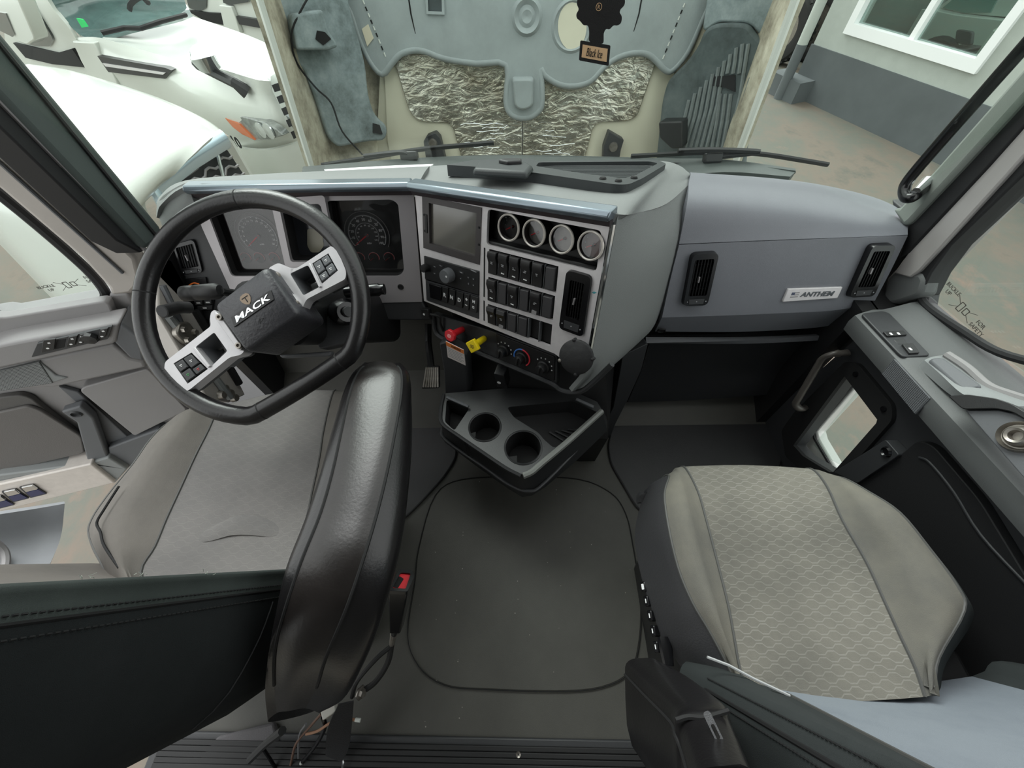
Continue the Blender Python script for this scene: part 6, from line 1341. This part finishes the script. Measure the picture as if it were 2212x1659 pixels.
m = MB(); u_ = T(*F_(1400, 880), .92); m.tube([u_, T(*F_(1440, 870), .86), T(*F_(1452, 870), .85)], [.03, .03, .022], 18); m.build('ignition_barrel', BLACK_G, colm, 'black ignition barrel', smooth=40)
m = MB(); m.tube([T(*F_(1452, 870), .848), T(*F_(1462, 868), .84)], [.012, .011], 12); m.build('key_slot', CHARC, colm)
m = MB(); m.plate(rnd(wp0.off(-.12).uvs([F_(1290, 930), F_(1420, 800), F_(1560, 860), F_(1500, 1060), F_(1260, 1110)]), .01), -.04, 0, wp0.off(-.12)); m.build('lower_shroud', CHARC, colm, bevel=.008, fix=True)
m = MB(); m.plate(wp0.off(-.14).uvs([F_(1010, 1145), F_(1350, 1120), F_(1340, 1150), F_(1030, 1165)]), -.02, 0, wp0.off(-.14)); m.build('column_trim', GREY_D, colm, bevel=.004, fix=True)
# ================================================================== seats
def fabric(name, rgb, rgb2, pat=0.0, scale=1.0, rot=0.0, stain=.12):
    m = mat(name, rgb, .95, bump=.5, scale=1400, rgb2=rgb2, vscale=5.0, spec=.2)
    if pat:
        nt = m.node_tree; b = nt.nodes['Principled BSDF']; col = b.inputs['Base Color'].links[0].from_socket
        N = lambda t: nt.nodes.new(t)
        def math_(op, a, bb=None, c=None):
            n = N('ShaderNodeMath'); n.operation = op
            for i, v in enumerate((a, bb, c)):
                if v is None: continue
                if isinstance(v, (int, float)): n.inputs[i].default_value = v
                else: nt.links.new(v, n.inputs[i])
            return n.outputs[0]
        tc = N('ShaderNodeTexCoord'); mp = N('ShaderNodeMapping'); mp.inputs['Rotation'].default_value = (0, 0, rot); mp.inputs['Scale'].default_value = (scale,) * 3
        nt.links.new(tc.outputs['Object'], mp.inputs['Vector']); sx = N('ShaderNodeSeparateXYZ'); nt.links.new(mp.outputs[0], sx.inputs[0])
        X, Y = sx.outputs[0], sx.outputs[1]
        row = math_('FLOOR', math_('MULTIPLY', Y, 105.0))
        odd = math_('FRACT', math_('MULTIPLY', row, .5))
        ph = math_('ADD', math_('MULTIPLY', X, 30.0), odd)
        tri = math_('PINGPONG', math_('MULTIPLY', ph, 2.0), 1.0)
        st = math_('SMOOTH_MIN', math_('SMOOTH_MAX', math_('MULTIPLY_ADD', tri, 2.6, -.8), 0.0, .1), 1.0, .1)
        fy = math_('FRACT', math_('MULTIPLY', Y, 105.0))
        dist = math_('ABSOLUTE', math_('SUBTRACT', fy, math_('MULTIPLY_ADD', st, .55, .2)))
        line = math_('LESS_THAN', dist, .1)
        nz = N('ShaderNodeTexNoise'); nz.inputs['Scale'].default_value = 9; nt.links.new(tc.outputs['Object'], nz.inputs['Vector'])
        ln = math_('MULTIPLY', line, math_('MULTIPLY', nz.outputs['Fac'], pat))
        mx = N('ShaderNodeMix'); mx.data_type = 'RGBA'; nt.links.new(ln, mx.inputs['Factor']); nt.links.new(col, mx.inputs['A']); mx.inputs['B'].default_value = lin((158, 157, 150))
        nt.links.new(mx.outputs['Result'], b.inputs['Base Color'])
    return m
FAB_P = fabric('patterned_grey_fabric', (98, 96, 90), (118, 115, 107), .5)
FAB_PD = fabric('worn_patterned_fabric', (118, 116, 115), (130, 127, 125), .25)
FAB_G = fabric('plain_grey_fabric', (94, 93, 89), (114, 111, 102))
FAB_GD = fabric('plain_grey_fabric_driver', (104, 101, 97), (116, 112, 107))
FAB_D = fabric('charcoal_fabric', (44, 48, 48), (52, 56, 56))
FAB_DD = fabric('black_fabric', (34, 37, 38), (40, 43, 44))
FAB_DG = fabric('dark_green_grey_fabric', (56, 62, 60), (66, 72, 70))
FAB_B = fabric('blue_grey_fabric', (116, 123, 131), (128, 135, 142))
VINYL = mat('dark_vinyl_skirt', (58, 58, 60), .5, bump=.2, scale=300)
PIPE = mat('piping', (70, 70, 68), .6)
def seat_shell(rows, zs, parent, cuts, mats, names, labels, lip=.08, nu=3, nv=4):
    G = []
    for r_, (row, zr) in enumerate(zip(rows, zs)):
        G.append([PZ(x, y, z) for (x, y), z in zip(row, zr)])
    first = [p + V((0, .012, -.045 * max(0, p.z - .36) / .18)) for p in G[0]]; second = [p + V((0, .0, -(lip + .05) * max(0, p.z - .36) / .18)) for p in G[0]]
    G = [second, first] + G
    # smooth in both directions, then cut into panels along seam columns
    cols = len(G[0]); fine = []
    for r in G: fine.append(cat(r, nu))
    C2 = [cat([r[j] for r in fine], nv) for j in range(len(fine[0]))]
    F = [[c[i] for c in C2] for i in range(len(C2[0]))]
    for k in range(len(cuts) - 1):
        a, b = cuts[k] * nu, cuts[k + 1] * nu
        m = MB(); sub = [r[a:b + 1] for r in F]; m.grid(sub, .010); m.build(names[k], mats[k], parent, labels[k], smooth=70, fix=True)
    for k in cuts[1:-1]:
        m = MB(); m.tube([r[k * nu] for r in F[4:]], .0028, 6); m.build('seam_piping', PIPE, parent)
    return F

# ---- passenger seat
ps = thing('passenger_seat', 'grey patterned passenger seat with stained fabric cushion', 'seat', (.56, .12, 0))
kr = [[(330, 240), (385, 165), (468, 112), (510, 88), (548, 72), (860, 64), (1175, 80), (1248, 96), (1320, 120), (1345, 150)],
      [(300, 370), (370, 280), (445, 200), (525, 155), (608, 185), (920, 180), (1245, 165), (1350, 160), (1450, 190), (1480, 230)],
      [(305, 480), (385, 400), (465, 360), (560, 310), (650, 330), (980, 330), (1320, 330), (1470, 290), (1600, 290), (1640, 340)],
      [(340, 640), (430, 580), (512, 560), (610, 510), (700, 520), (1070, 530), (1435, 530), (1610, 470), (1745, 465), (1790, 520)],
      [(390, 790), (480, 760), (582, 730), (680, 720), (755, 740), (1140, 740), (1530, 735), (1720, 660), (1885, 655), (1930, 700)],
      [(430, 900), (540, 880), (660, 862), (730, 860), (785, 900), (1190, 900), (1605, 900), (1780, 830), (1915, 770), (1960, 820)],
      [(480, 980), (600, 990), (740, 1010), (790, 1020), (815, 1060), (1240, 1060), (1675, 1050), (1740, 1030), (1790, 1000), (1830, 1030)],
      [(560, 1100), (680, 1110), (800, 1130), (840, 1150), (870, 1200), (1290, 1220), (1725, 1195), (1748, 1175), (1770, 1150), (1800, 1170)]]
zb = [.40, .49, .55, .57, .543, .535, .543, .575, .565, .47]
kz = [[z - (.03 if i == 0 else .01 if i == 1 else 0) - (max(0, z - .54) * (.8, .4, 0, 0, 0, .2, .6, .8)[i]) for z in zb] for i in range(8)]
seat_shell([[K_(*q) for q in r] for r in kr], kz, ps, (0, 2, 4, 6, 8, 9), (VINYL, FAB_G, FAB_P, FAB_G, FAB_D), ('skirt', 'bolster', 'cushion', 'bolster', 'skirt'), ('dark vinyl cushion skirt', 'left cushion bolster', 'patterned centre cushion', 'right cushion bolster', None))
m = MB(); m.loft([[V((.33, -.12, 0)), V((.80, -.12, 0)), V((.80, .24, 0)), V((.33, .24, 0))], [V((.30, -.16, .42)), V((.82, -.16, .42)), V((.82, .26, .42)), V((.30, .26, .42))]]); m.build('pedestal', BLACK, ps, fix=True, bevel=.01)
m = MB(); m.tube([PZ(*K_(*q), .548) for q in ((1415, 352), (1432, 352))], .0025, 6); m.tube([PZ(*K_(*q), .55) for q in ((1455, 353), (1475, 355))], .0025, 6); m.build('ink_stain', BLACK_M, ps)
# controls along the inner side
for i, q in enumerate(((347, 655), (362, 725), (380, 797), (395, 872), (410, 950))):
    c = PZ(*K_(*q), .40); pl = Pl(c, (0, 1, 0), (-1, 0, .8))
    m = MB(); m.plate(rr(.02, .012, .003), -.01, .006, pl); b = m.build('control_button', BLACK_G, ps, bevel=.002)
    m = MB(); m.plate(rr(.011, .006, .001) if i == 0 else rr(.008, .0022, 0), .006, .0068, pl); m.build('button_mark', WHITE_INK, b)
m = MB(); m.tube([PZ(*K_(440, 900), .42), PZ(*K_(452, 960), .42), PZ(*K_(466, 1045), .42)], [(.007, .012), (.008, .013), (.006, .01)], 8); m.build('recline_lever', BLACK_G, ps, 'glossy black recline lever')
# backrest
def psec(z):
    yo = -.016 - .135 * (z - .448); yf = -.045 - .19 * (z - .568)
    return [(.40, yf), (.34, yf + .022), (.295, yo + .012), (.276, yo - .008), (.27, yo - .04), (.275, yo - .16), (.33, yo - .22), (.6, yo - .26), (.86, yo - .22), (.92, yo - .14), (.925, yo - .02), (.90, yo + .012), (.85, yf + .022), (.80, yf), (.6, yf - .016)]
zz = [.44, .5, .56, .62, .7, .8, .9, 1.0, 1.1, 1.2, 1.27, 1.3]
S_ = [[V((x + (.6 - x) * (0, 0, 0, 0, 0, 0, 0, .0, .02, .06, .16, .4)[i], y + (-.14 - y) * (0,) * 1 if False else y, z)) for x, y in psec(z)] for i, z in enumerate(zz)]
Sf = [cat(s, 3, True) for s in S_]
def slice_(a, b): return [[s[i % len(s)] for i in range(a * 3, b * 3 + 1)] for s in Sf]
for a, b, nm, mt, lb in ((0, 3, 'wing', FAB_D, 'charcoal left wing of the backrest'), (3, 10, 'back_cover', FAB_D, 'charcoal backrest cover'), (10, 13, 'wing', FAB_D, None), (13, 15, 'front_panel', FAB_B, 'blue grey front panel of the backrest')):
    m = MB(); m.grid(slice_(a, b)); m.build(nm, mt, ps, lb, smooth=70, fix=True)
for idx, mt, r in ((0, PIPE, .003), (3, BLACK_M, .0028)):
    m = MB(); m.tube([s[idx * 3] for s in Sf[2:9]], r, 6); m.build('backrest_seam', mt, ps)
def stitches(line, par, mt, n=60, off=V((0, 0, 0)), r=.0011):
    P = cat(line, 12); m = MB(); L = [0]
    for i in range(1, len(P)): L.append(L[-1] + (P[i] - P[i - 1]).length)
    def at(d):
        for i in range(1, len(P)):
            if L[i] >= d: return P[i - 1].lerp(P[i], (d - L[i - 1]) / max(1e-9, L[i] - L[i - 1]))
        return P[-1]
    for k in range(n): m.tube([at(L[-1] * k / n) + off, at(L[-1] * (k + .62) / n) + off], r, 4)
    m.build('stitching', mt, par, kind='stuff')
STI = mat('dark_thread', (18, 19, 20), .8)
stitches([s[7].lerp(s[8], .3) + V((-.0015, .001, 0)) for s in Sf[2:9]], ps, STI, 90)
stitches([s[10] + V((-.0015, 0, 0)) for s in Sf[2:9]], ps, STI, 90)
m = MB(); m.tube([PZ(*K_(*q), z) for q, z in (((655, 1000), .590), ((760, 1040), .588), ((880, 1105), .584), ((1060, 1190), .575))], .0022, 6); m.build('wing_edge_glint', mat('wing_edge_glint', (158, 160, 160), .6), ps, 'pale piping between backrest and cushion')  # added pale tube stands for light caught on the wing edge
# folded-up armrest
AR = [((245, 1040), (420, 1030), .48), ((340, 1135), (570, 1110), .58), ((462, 1250), (735, 1235), .70), ((486, 1308), (765, 1285), .735), ((512, 1372), (778, 1330), .748), ((545, 1480), (830, 1450), .79), ((575, 1600), (880, 1570), .83)]
secs = []
for l, r, z in AR:
    L0, R0 = PZ(*K_(*l), z), PZ(*K_(*r), z); w = (R0 - L0); bk = V((0, -.11, -.02)); bul = V((0, .006, .008))
    secs.append([L0 + bk, L0 + bk * .15, L0 + w * .12 + bul, L0 + w * .5 + bul * 1.5, L0 + w * .88 + bul, R0 + bk * .15, R0 + bk])
sm = [cat([s[j] for s in secs], 4) for j in range(7)]
secs2 = [cat([c[i] for c in sm], 3, True) for i in range(len(sm[0]))]
m = MB(); m.loft(secs2); arm = m.build('armrest', LEATHER, ps, 'black leather armrest with zip, folded up', smooth=70, fix=True)
zl = [PZ(*K_(*q), z) + V((0, .008, .004)) for q, z in (((640, 1365), .752), ((660, 1400), .764), ((685, 1470), .79))]
m = MB(); m.tube(cat([PZ(*K_(*q), z) + V((0, .007, .006)) for q, z in (((655, 1345), .752), ((640, 1420), .772), ((650, 1520), .805), ((660, 1600), .83))], 4), .002, 6); m.build('zip', BLACK_M, arm)
pull = Pl(PZ(*K_(690, 1430), .78) + V((-.002, .016, .014)), PZ(*K_(712, 1480), .8) - PZ(*K_(665, 1380), .76), CAM - PZ(*K_(690, 1430), .78))
m = MB(); m.plate(rr(.026, .008, .003), -.001, .0012, pull, [rr(.012, .004, .0015, .004)]); m.build('zip_pull', CHARC, arm, 'metal zip pull')
m = MB(); m.tube(cat([p + V((0, .003, .001)) for p in [s[3 * 1] for s in secs2]], 2), .0022, 6); m.build('pad_seam', BLACK_M, arm)
tq = [PZ(*K_(*q), .75) for q in ((500, 1352), (560, 1335), (640, 1338), (760, 1305))]
m = MB(); m.tube(cat([p + V((0, .008, .006)) for p in tq], 4), .003, 6); m.build('pad_seam', BLACK_M, arm)
# stray wrapper by the door
m = MB(); m.patch([[PZ(*K_(2040, 1085), .34), PZ(*K_(2110, 1062), .36), PZ(*K_(2230, 1058), .34)], [PZ(*K_(2080, 1100), .345), PZ(*K_(2130, 1095), .37), PZ(*K_(2240, 1085), .35)], [PZ(*K_(2130, 1122), .34), PZ(*K_(2160, 1128), .345), PZ(*K_(2250, 1140), .34)]], 4, 4, .002); wr = m.build('paper_wrapper', mat('white_wrapper', (228, 226, 220), .7), label='white and red paper wrapper between passenger seat and door', cat='wrapper', smooth=70)
m = MB(); m.patch([[PZ(*K_(2150, 1112), .352), PZ(*K_(2250, 1100), .353)], [PZ(*K_(2140, 1124), .346), PZ(*K_(2250, 1142), .344)]], 3, 3, .001); m.build('red_print', mat('red_wrapper_print', (214, 70, 50), .7), wr)

# ---- driver seat
ds = thing('driver_seat', 'grey fabric driver seat with frayed black backrest, nearest the open door', 'seat', (-.7, .3, 0))
dr = [[(345, 935), (362, 915), (405, 884), (475, 878), (600, 851), (720, 847), (765, 856), (800, 880)],
      [(310, 975), (325, 950), (385, 912), (450, 930), (570, 925), (700, 925), (745, 920), (785, 930)],
      [(276, 1020), (290, 1000), (340, 968), (422, 985), (550, 990), (690, 990), (740, 985), (780, 1000)],
      [(226, 1085), (236, 1067), (290, 1042), (390, 1055), (530, 1060), (675, 1060), (730, 1060), (775, 1075)],
      [(196, 1140), (200, 1120), (248, 1108), (360, 1120), (510, 1130), (660, 1130), (715, 1130), (765, 1145)],
      [(196, 1180), (193, 1158), (238, 1163), (335, 1180), (490, 1190), (640, 1190), (700, 1190), (750, 1205)],
      [(228, 1240), (222, 1222), (258, 1224), (305, 1235), (460, 1245), (620, 1245), (680, 1250), (730, 1265)],
      [(260, 1310), (252, 1290), (290, 1295), (330, 1300), (470, 1310), (610, 1310), (670, 1320), (715, 1335)]]
zb = [.43, .50, .57, .545, .53, .54, .56, .47]
dz = [[z - (.03 if i == 0 else .01 if i == 1 else 0) for z in zb] for i in range(8)]
# a soft fold across the cushion
Fd = seat_shell(dr, dz, ds, (0, 1, 3, 5, 7), (FAB_GD, FAB_GD, FAB_PD, FAB_GD), ('skirt', 'bolster', 'cushion', 'bolster'), ('gathered outer skirt', 'left cushion bolster', 'worn centre cushion', None))
fold = cat([PZ(*I_(*q), .533) for q in ((1090, 320), (1220, 290), (1370, 235), (1480, 230), (1600, 260), (1700, 300))], 5)
m = MB(); m.tube(fold, [(.0035 * math.sin(math.pi * (i + .5) / len(fold)), .02 * math.sin(math.pi * (i + .5) / len(fold)) + .002) for i in range(len(fold))], 10, flat=(0, 0, 1)); m.build('cushion_fold', FAB_PD, ds, smooth=70)
pp2 = cat([PZ(x, y, z) for x, y, z in ((257, 1050, .575), (225, 1100, .572), (209, 1129, .568), (217, 1150, .566), (222, 1172, .566), (235, 1195, .565), (257, 1226, .565))], 4)
m = MB(); m.tube(pp2, .0024, 6); m.build('bolster_piping', BLACK_M, ds)
m = MB(); m.loft([[V((-.92, .02, 0)), V((-.48, .02, 0)), V((-.48, .45, 0)), V((-.92, .45, 0))], [V((-.93, .0, .45)), V((-.47, .0, .45)), V((-.47, .48, .45)), V((-.93, .48, .45))]]); m.build('pedestal', BLACK, ds, fix=True, bevel=.01)
def dsec(z):
    yf = .122 - .198 * (z - .61)
    return [(-.455, yf + .002), (-.447, yf - .012), (-.441, yf - .030), (-.438, yf - .06), (-.445, yf - .12), (-.475, yf - .19), (-.56, yf - .245), (-.72, yf - .26), (-.88, yf - .22), (-.95, yf - .12), (-.955, yf - .02), (-.93, yf + .01), (-.86, yf - .01), (-.7, yf - .02), (-.53, yf - .01)]
zd = [.42, .44, .5, .56, .62, .7, .8, .9, 1.0, 1.08, 1.15, 1.2, 1.22]
Sd = []
for i, z in enumerate(zd):
    k = (.10, .03, 0, 0, 0, 0, 0, 0, 0, .03, .09, .22, .5)[i]; s = dsec(z)
    cx, cy = -.70, s[0][1] - .12
    Sd.append(cat([V((x + (cx - x) * k, y + (cy - y) * k, z)) for x, y in s], 3, True))
def dslice(a, b): return [[s[i % len(s)] for i in range(a * 3, b * 3 + 1)] for s in Sd]
for a, b, nm, mt, lb in ((0, 2, 'side_gusset', FAB_DG, 'stitched dark green grey side gusset'), (2, 11, 'back_cover', FAB_DD, 'black backrest cover'), (11, 15, 'front_panel', FAB_GD, None)):
    m = MB(); m.grid(dslice(a, b)); m.build(nm, mt, ds, lb, smooth=70, fix=True)
sl = [s[6] for s in Sd[3:11]]
m = MB(); m.tube(sl, .0022, 6); m.build('gusset_seam', BLACK_M, ds)
stitches([s[5] + V((.0015, 0, 0)) for s in Sd[3:11]], ds, STI, 90); stitches([s[7].lerp(s[8], .4) + V((.0015, 0, 0)) for s in Sd[3:11]], ds, STI, 90)
m = MB(); vl = [Sd[4][8 + j] + V((.001, 0, 0)) for j in range(0, 9)]; m.tube(vl, .0012, 5); m.build('panel_seam', CHARC, ds)
rng = random.Random(5); THR = mat('frayed_thread', (150, 156, 146), .9)
for q0, n_ in (((1210, 500), 9), ((500, 530), 6), ((820, 500), 4)):
    for k in range(n_):
        x, y = q0[0] + rng.uniform(-30, 40), q0[1] + rng.uniform(-4, 40 if n_ > 6 else 12)
        a = PX(*I_(x, y), -.449); b = a + V((.001, rng.uniform(-.004, .004), rng.uniform(-.006, .006)))
        m = MB(); m.tube([a, a.lerp(b, .5) + V((.001, 0, 0)), b], .0003, 4); m.build('frayed_thread', THR, ds)
# driver armrest
ap = [((790, 786), (797, 784), (850, 784), (866, 788), -.02), ((762, 812), (775, 803), (866, 803), (885, 814), -.004), ((742, 855), (757, 846), (867, 850), (889, 862), 0), ((716, 940), (738, 930), (853, 935), (890, 950), 0), ((690, 1030), (718, 1020), (836, 1020), (884, 1040), 0), ((656, 1130), (692, 1110), (814, 1110), (872, 1140), 0), ((618, 1230), (652, 1210), (784, 1210), (853, 1232), 0), ((598, 1330), (618, 1310), (746, 1320), (818, 1350), -.02), ((582, 1430), (595, 1400), (704, 1420), (775, 1450), -.07), ((575, 1500), (592, 1480), (684, 1485), (738, 1512), -.15), ((580, 1560), (598, 1540), (660, 1530), (690, 1540), -.24)]
secs = []
for a, b, c, d, dzz in ap:
    A, B, C4, D4 = PZ(*a, .72 + dzz), PZ(*b, .745 + dzz), PZ(*c, .745 + dzz), PZ(*d, .70 + dzz)
    md = (B + C4) / 2 + V((0, 0, .008))
    secs.append([A + V((.012, 0, -.07)), A, B, md, C4, D4, D4 + V((-.04, 0, -.07)), (A + D4) / 2 + V((-.01, 0, -.10))])
sm = [cat([s[j] for s in secs], 4) for j in range(8)]
fine = [cat([c[i] for c in sm], 4, True) for i in range(len(sm[0]))]
n4 = len(fine[0])
m = MB(); m.grid([[s[i % n4] for i in range(8, 17)] for s in fine]); da = m.build('armrest', LEATHER2, ds, 'long black leather armrest', smooth=75, fix=True)
for a, b, nm in ((0, 2, 'inner_side'), (4, 8, 'outer_side')):
    m = MB(); m.grid([[s[i % n4] for i in range(a * 4, b * 4 + 1)] for s in fine]); m.build(nm, LEATHER, da, smooth=75, fix=True)
m = MB(); m.add(fine[0], [tuple(range(n4))]); m.build('end_cap', LEATHER, da, fix=True)
for idx in (8, 16):
    m = MB(); m.tube([s[idx] for s in fine[2:-4]], .0026, 6); m.build('seam_piping', BLACK_M, da)
# belt buckle
bk_ = thing('seat_belt_buckle', 'black seat belt buckle with red button beside the driver armrest', 'buckle', PZ(*J_(650, 1215), .2))
bt, bb = PZ(*J_(890, 565), .50), PZ(*J_(862, 830), .37)
bpl = Pl(bt, (1, .15, 0), (bt - bb).normalized())
so2 = Pl(bt, PZ(*J_(960, 520), .5) - PZ(*J_(880, 505), .5), (bt - bb).normalized())
tq = so2.uvs([J_(875, 500), J_(950, 505), J_(968, 540), J_(925, 632), J_(815, 628)]); bq_ = [(q[0] * .62, q[1] * .62) for q in tq]
h_b = rnd([(so2.uv(*J_(885, 520))), so2.uv(*J_(945, 525)), so2.uv(*J_(915, 615)), so2.uv(*J_(838, 610))], .003)
m = MB(); m.loft([[so2.at(p[0], p[1], 0) for p in tq], [so2.at(p[0] * .96, p[1] * .96, -.03) for p in tq], [bb + so2.ex * p[0] + so2.ey * p[1] for p in bq_]]); m.build('housing', BLACK_G, bk_, bevel=.003, fix=True)
m = MB(); m.plate(rnd(tq, .004), -.004, .006, so2, [h_b]); m.build('collar', BLACK_G, bk_, bevel=.0015, fix=True)
m = MB(); m.plate(h_b, -.003, .002, so2); rbn = m.build('release_button', RED, bk_, 'red release button', fix=True)
m = MB(); m.plate(rnd([so2.uv(*J_(*q)) for q in ((878, 535), (905, 550), (870, 605), (842, 600))], .002), .001, .0028, so2); m.build('latch_slot', BLACK_M, rbn, fix=True)
stp = cat([bb, PZ(*J_(845, 880), .33), PZ(*J_(832, 940), .30), PZ(*J_(810, 1040), .27), PZ(*J_(740, 1150), .24), PZ(*J_(650, 1215), .22)], 5)
m = MB(); m.tube(stp, .0065, 8); m.build('stalk_cable', RUBBER, bk_)
m = MB(); m.tube(cat([PZ(*J_(832, 940), .30), PZ(*J_(740, 1020), .30), PZ(*J_(630, 1150), .27), PZ(*J_(600, 1240), .22)], 5), .005, 8); m.build('sensor_wire', RUBBER, bk_)
m = MB(); m.tube([PZ(*J_(845, 870), .335), PZ(*J_(834, 930), .305)], [.008, .006], 10); m.build('ferrule', STEEL, bk_)
m = MB(); q = PZ(*J_(650, 1215), .23); m.lathe([(.0, .012), (.009, .011), (.01, .004), (.015, .003), (.015, .0)], Pl(q, (0, 1, 0), (1, -.2, .4)), 6); m.build('anchor_bolt', STEEL, bk_)
# webbing and loose wiring under the driver seat
wb_ = thing('belt_webbing', 'black belt webbing hanging under the driver seat near the wires', 'belt', PZ(*J_(520, 1500), .02))
m = MB(); m.patch([[PZ(*J_(520, 1290), .3), PZ(*J_(610, 1270), .3)], [PZ(*J_(460, 1420), .2), PZ(*J_(600, 1390), .2)], [PZ(*J_(445, 1540), .1), PZ(*J_(580, 1540), .1)], [PZ(*J_(445, 1590), .04), PZ(*J_(540, 1625), .04)]], 4, 4, .003); m.build('strap', mat('belt_weave', (24, 24, 26), .8, bump=.5, scale=300), wb_, smooth=60)
m = MB(); m.tube([PZ(*J_(540, 1590), .05), PZ(*J_(548, 1620), .04), PZ(*J_(545, 1660), .03)], .003, 6); m.build('wire_hook', CHROME, wb_)
wires = [((((620, 1375), .2), ((560, 1370), .2), ((480, 1390), .2), ((400, 1440), .18), ((330, 1460), .17)), mat('tan_wire', (150, 110, 84), .6), 'tan wire with a bare tip under the driver seat'), ((((430, 1360), .2), ((440, 1420), .17), ((390, 1520), .1), ((310, 1620), .03)), BLACK_G, 'glossy black cable running down under the driver seat'), ((((190, 1440), .2), ((100, 1510), .12), ((0, 1610), .04)), RUBBER, 'ribbed black hose under the back of the driver seat'), ((((330, 1400), .2), ((290, 1470), .14), ((285, 1600), .03)), mat('thin_grey_wire', (110, 110, 112), .5), 'thin grey wire hanging behind the driver seat'), ((((420, 1340), .22), ((350, 1420), .18), ((270, 1520), .1), ((240, 1640), .02)), mat('brown_wire', (96, 70, 56), .6), 'brown wire hanging behind the driver seat'), ((((80, 1550), .1), ((120, 1610), .05), ((150, 1660), .02)), BLACK_G, 'short black cable on the floor behind the driver seat')]
for k, (pts, mt, lb) in enumerate(wires):
    m = MB(); r = (.003, .005, .009, .0025, .003, .004)[k]; P = cat([PZ(*J_(*q), z) for q, z in pts], 5); m.tube(P, r, 8); w = m.build('loose_wire', mt, label=lb, cat='wire', group='loose wires under the driver seat')
    if k in (0, 1): 
        m = MB(); e = P[0] if k == 0 else P[-1]; d_ = (P[0] - P[1]).normalized() if k == 0 else (P[-1] - P[-2]).normalized(); m.tube([e, e + d_ * .012], .0042, 8); m.build('bare_tip', WHITE_P, w)
m = MB(); c = PZ(*J_(470, 1320), .25); m.box((0, 0, 0), (.03, .02, .02), Pl(c, (1, .6, 0), (0, 0, 1))); m.build('connector_block', mat('cream_connector', (200, 196, 188), .5), label='small cream wiring connector under the driver seat', cat='connector', bevel=.002)
RAIL = mat('grey_floor_carpet', (92, 90, 92), .9, bump=.5, scale=300)
m = MB(); m.plate([(p.x, p.y) for p in (PZ(380, 1690, .02), PZ(470, 1590, .02), PZ(590, 1560, .02), PZ(600, 1600, .02), PZ(590, 1690, .02))], .0, .02); m.build('seat_rail_cover', RAIL, ds, 'grey rail cover behind the driver seat', fix=True, bevel=.006)

# ================================================================== hanging air freshener
fp = Pl(T(*C_(570, 150), .55), (1, 0, -.12), (.05, -1, .12))
af = thing('air_freshener', 'black tree shaped card air freshener hanging before the windscreen', 'air freshener', fp.at(0, -.06, 0))
tree = [(455, 258), (648, 290), (636, 422), (446, 386)]
crown = [(508, 268), (512, 200), (505, 160), (475, 164), (455, 135), (432, 118), (428, 90), (448, 60), (432, 30), (438, -20), (470, -40), (480, -90), (500, -110), (520, -170), (590, -290), (660, -160), (680, -100), (700, -70), (712, -30), (742, -5), (738, 35), (712, 58), (705, 80), (722, 105), (716, 150), (690, 165), (668, 160), (640, 190), (620, 182), (604, 210), (604, 282)]
m = MB(); m.plate(rnd(fp.uvs([C_(*q) for q in tree]), .002), -.0006, .0006, fp); m.build('base_card', mat('black_card', (18, 18, 18), .85, bump=.4, scale=900), af, fix=True)
m = MB(); m.plate(rnd(fp.uvs([C_(*q) for q in crown]), .004), -.0006, .0006, fp); m.build('tree_card', mat('black_card', (18, 18, 18), .85, bump=.4, scale=900), af, fix=True)
lbq = fp.uvs([C_(*q) for q in ((470, 284), (630, 312), (622, 396), (462, 366))])
m = MB(); m.plate(lbq, .0006, .0009, fp); lb_ = m.build('name_panel', mat('tan_print', (206, 172, 132), .8), af, 'tan name panel', fix=True)
cx = sum(q[0] for q in lbq) / 4; cy = sum(q[1] for q in lbq) / 4; ax = math.atan2(lbq[1][1] - lbq[0][1], lbq[1][0] - lbq[0][0])
m = MB(); m.text('Black Ice', fp, .0095, cx, cy, .0013, w=.024, rot=ax); m.build('name_lettering', BLACK_M, lb_, smooth=0)
u, v = fp.uv(*C_(573, 44)); m = MB(); m.plate(circ(.0042, u, v, 24), .0006, .001, fp, [circ(.0036, u, v, 24)]); m.text('R', fp, .0042, u, v, .001, rot=ax); m.build('registered_mark', mat('tan_print_ring', (206, 172, 132), .8), af, smooth=0)
m = MB(); tp0 = fp.pt(*C_(590, -280)); m.tube([tp0, tp0 + V((0, -.01, .3))], .0006, 5); m.build('cord', WHITE_INK, af)
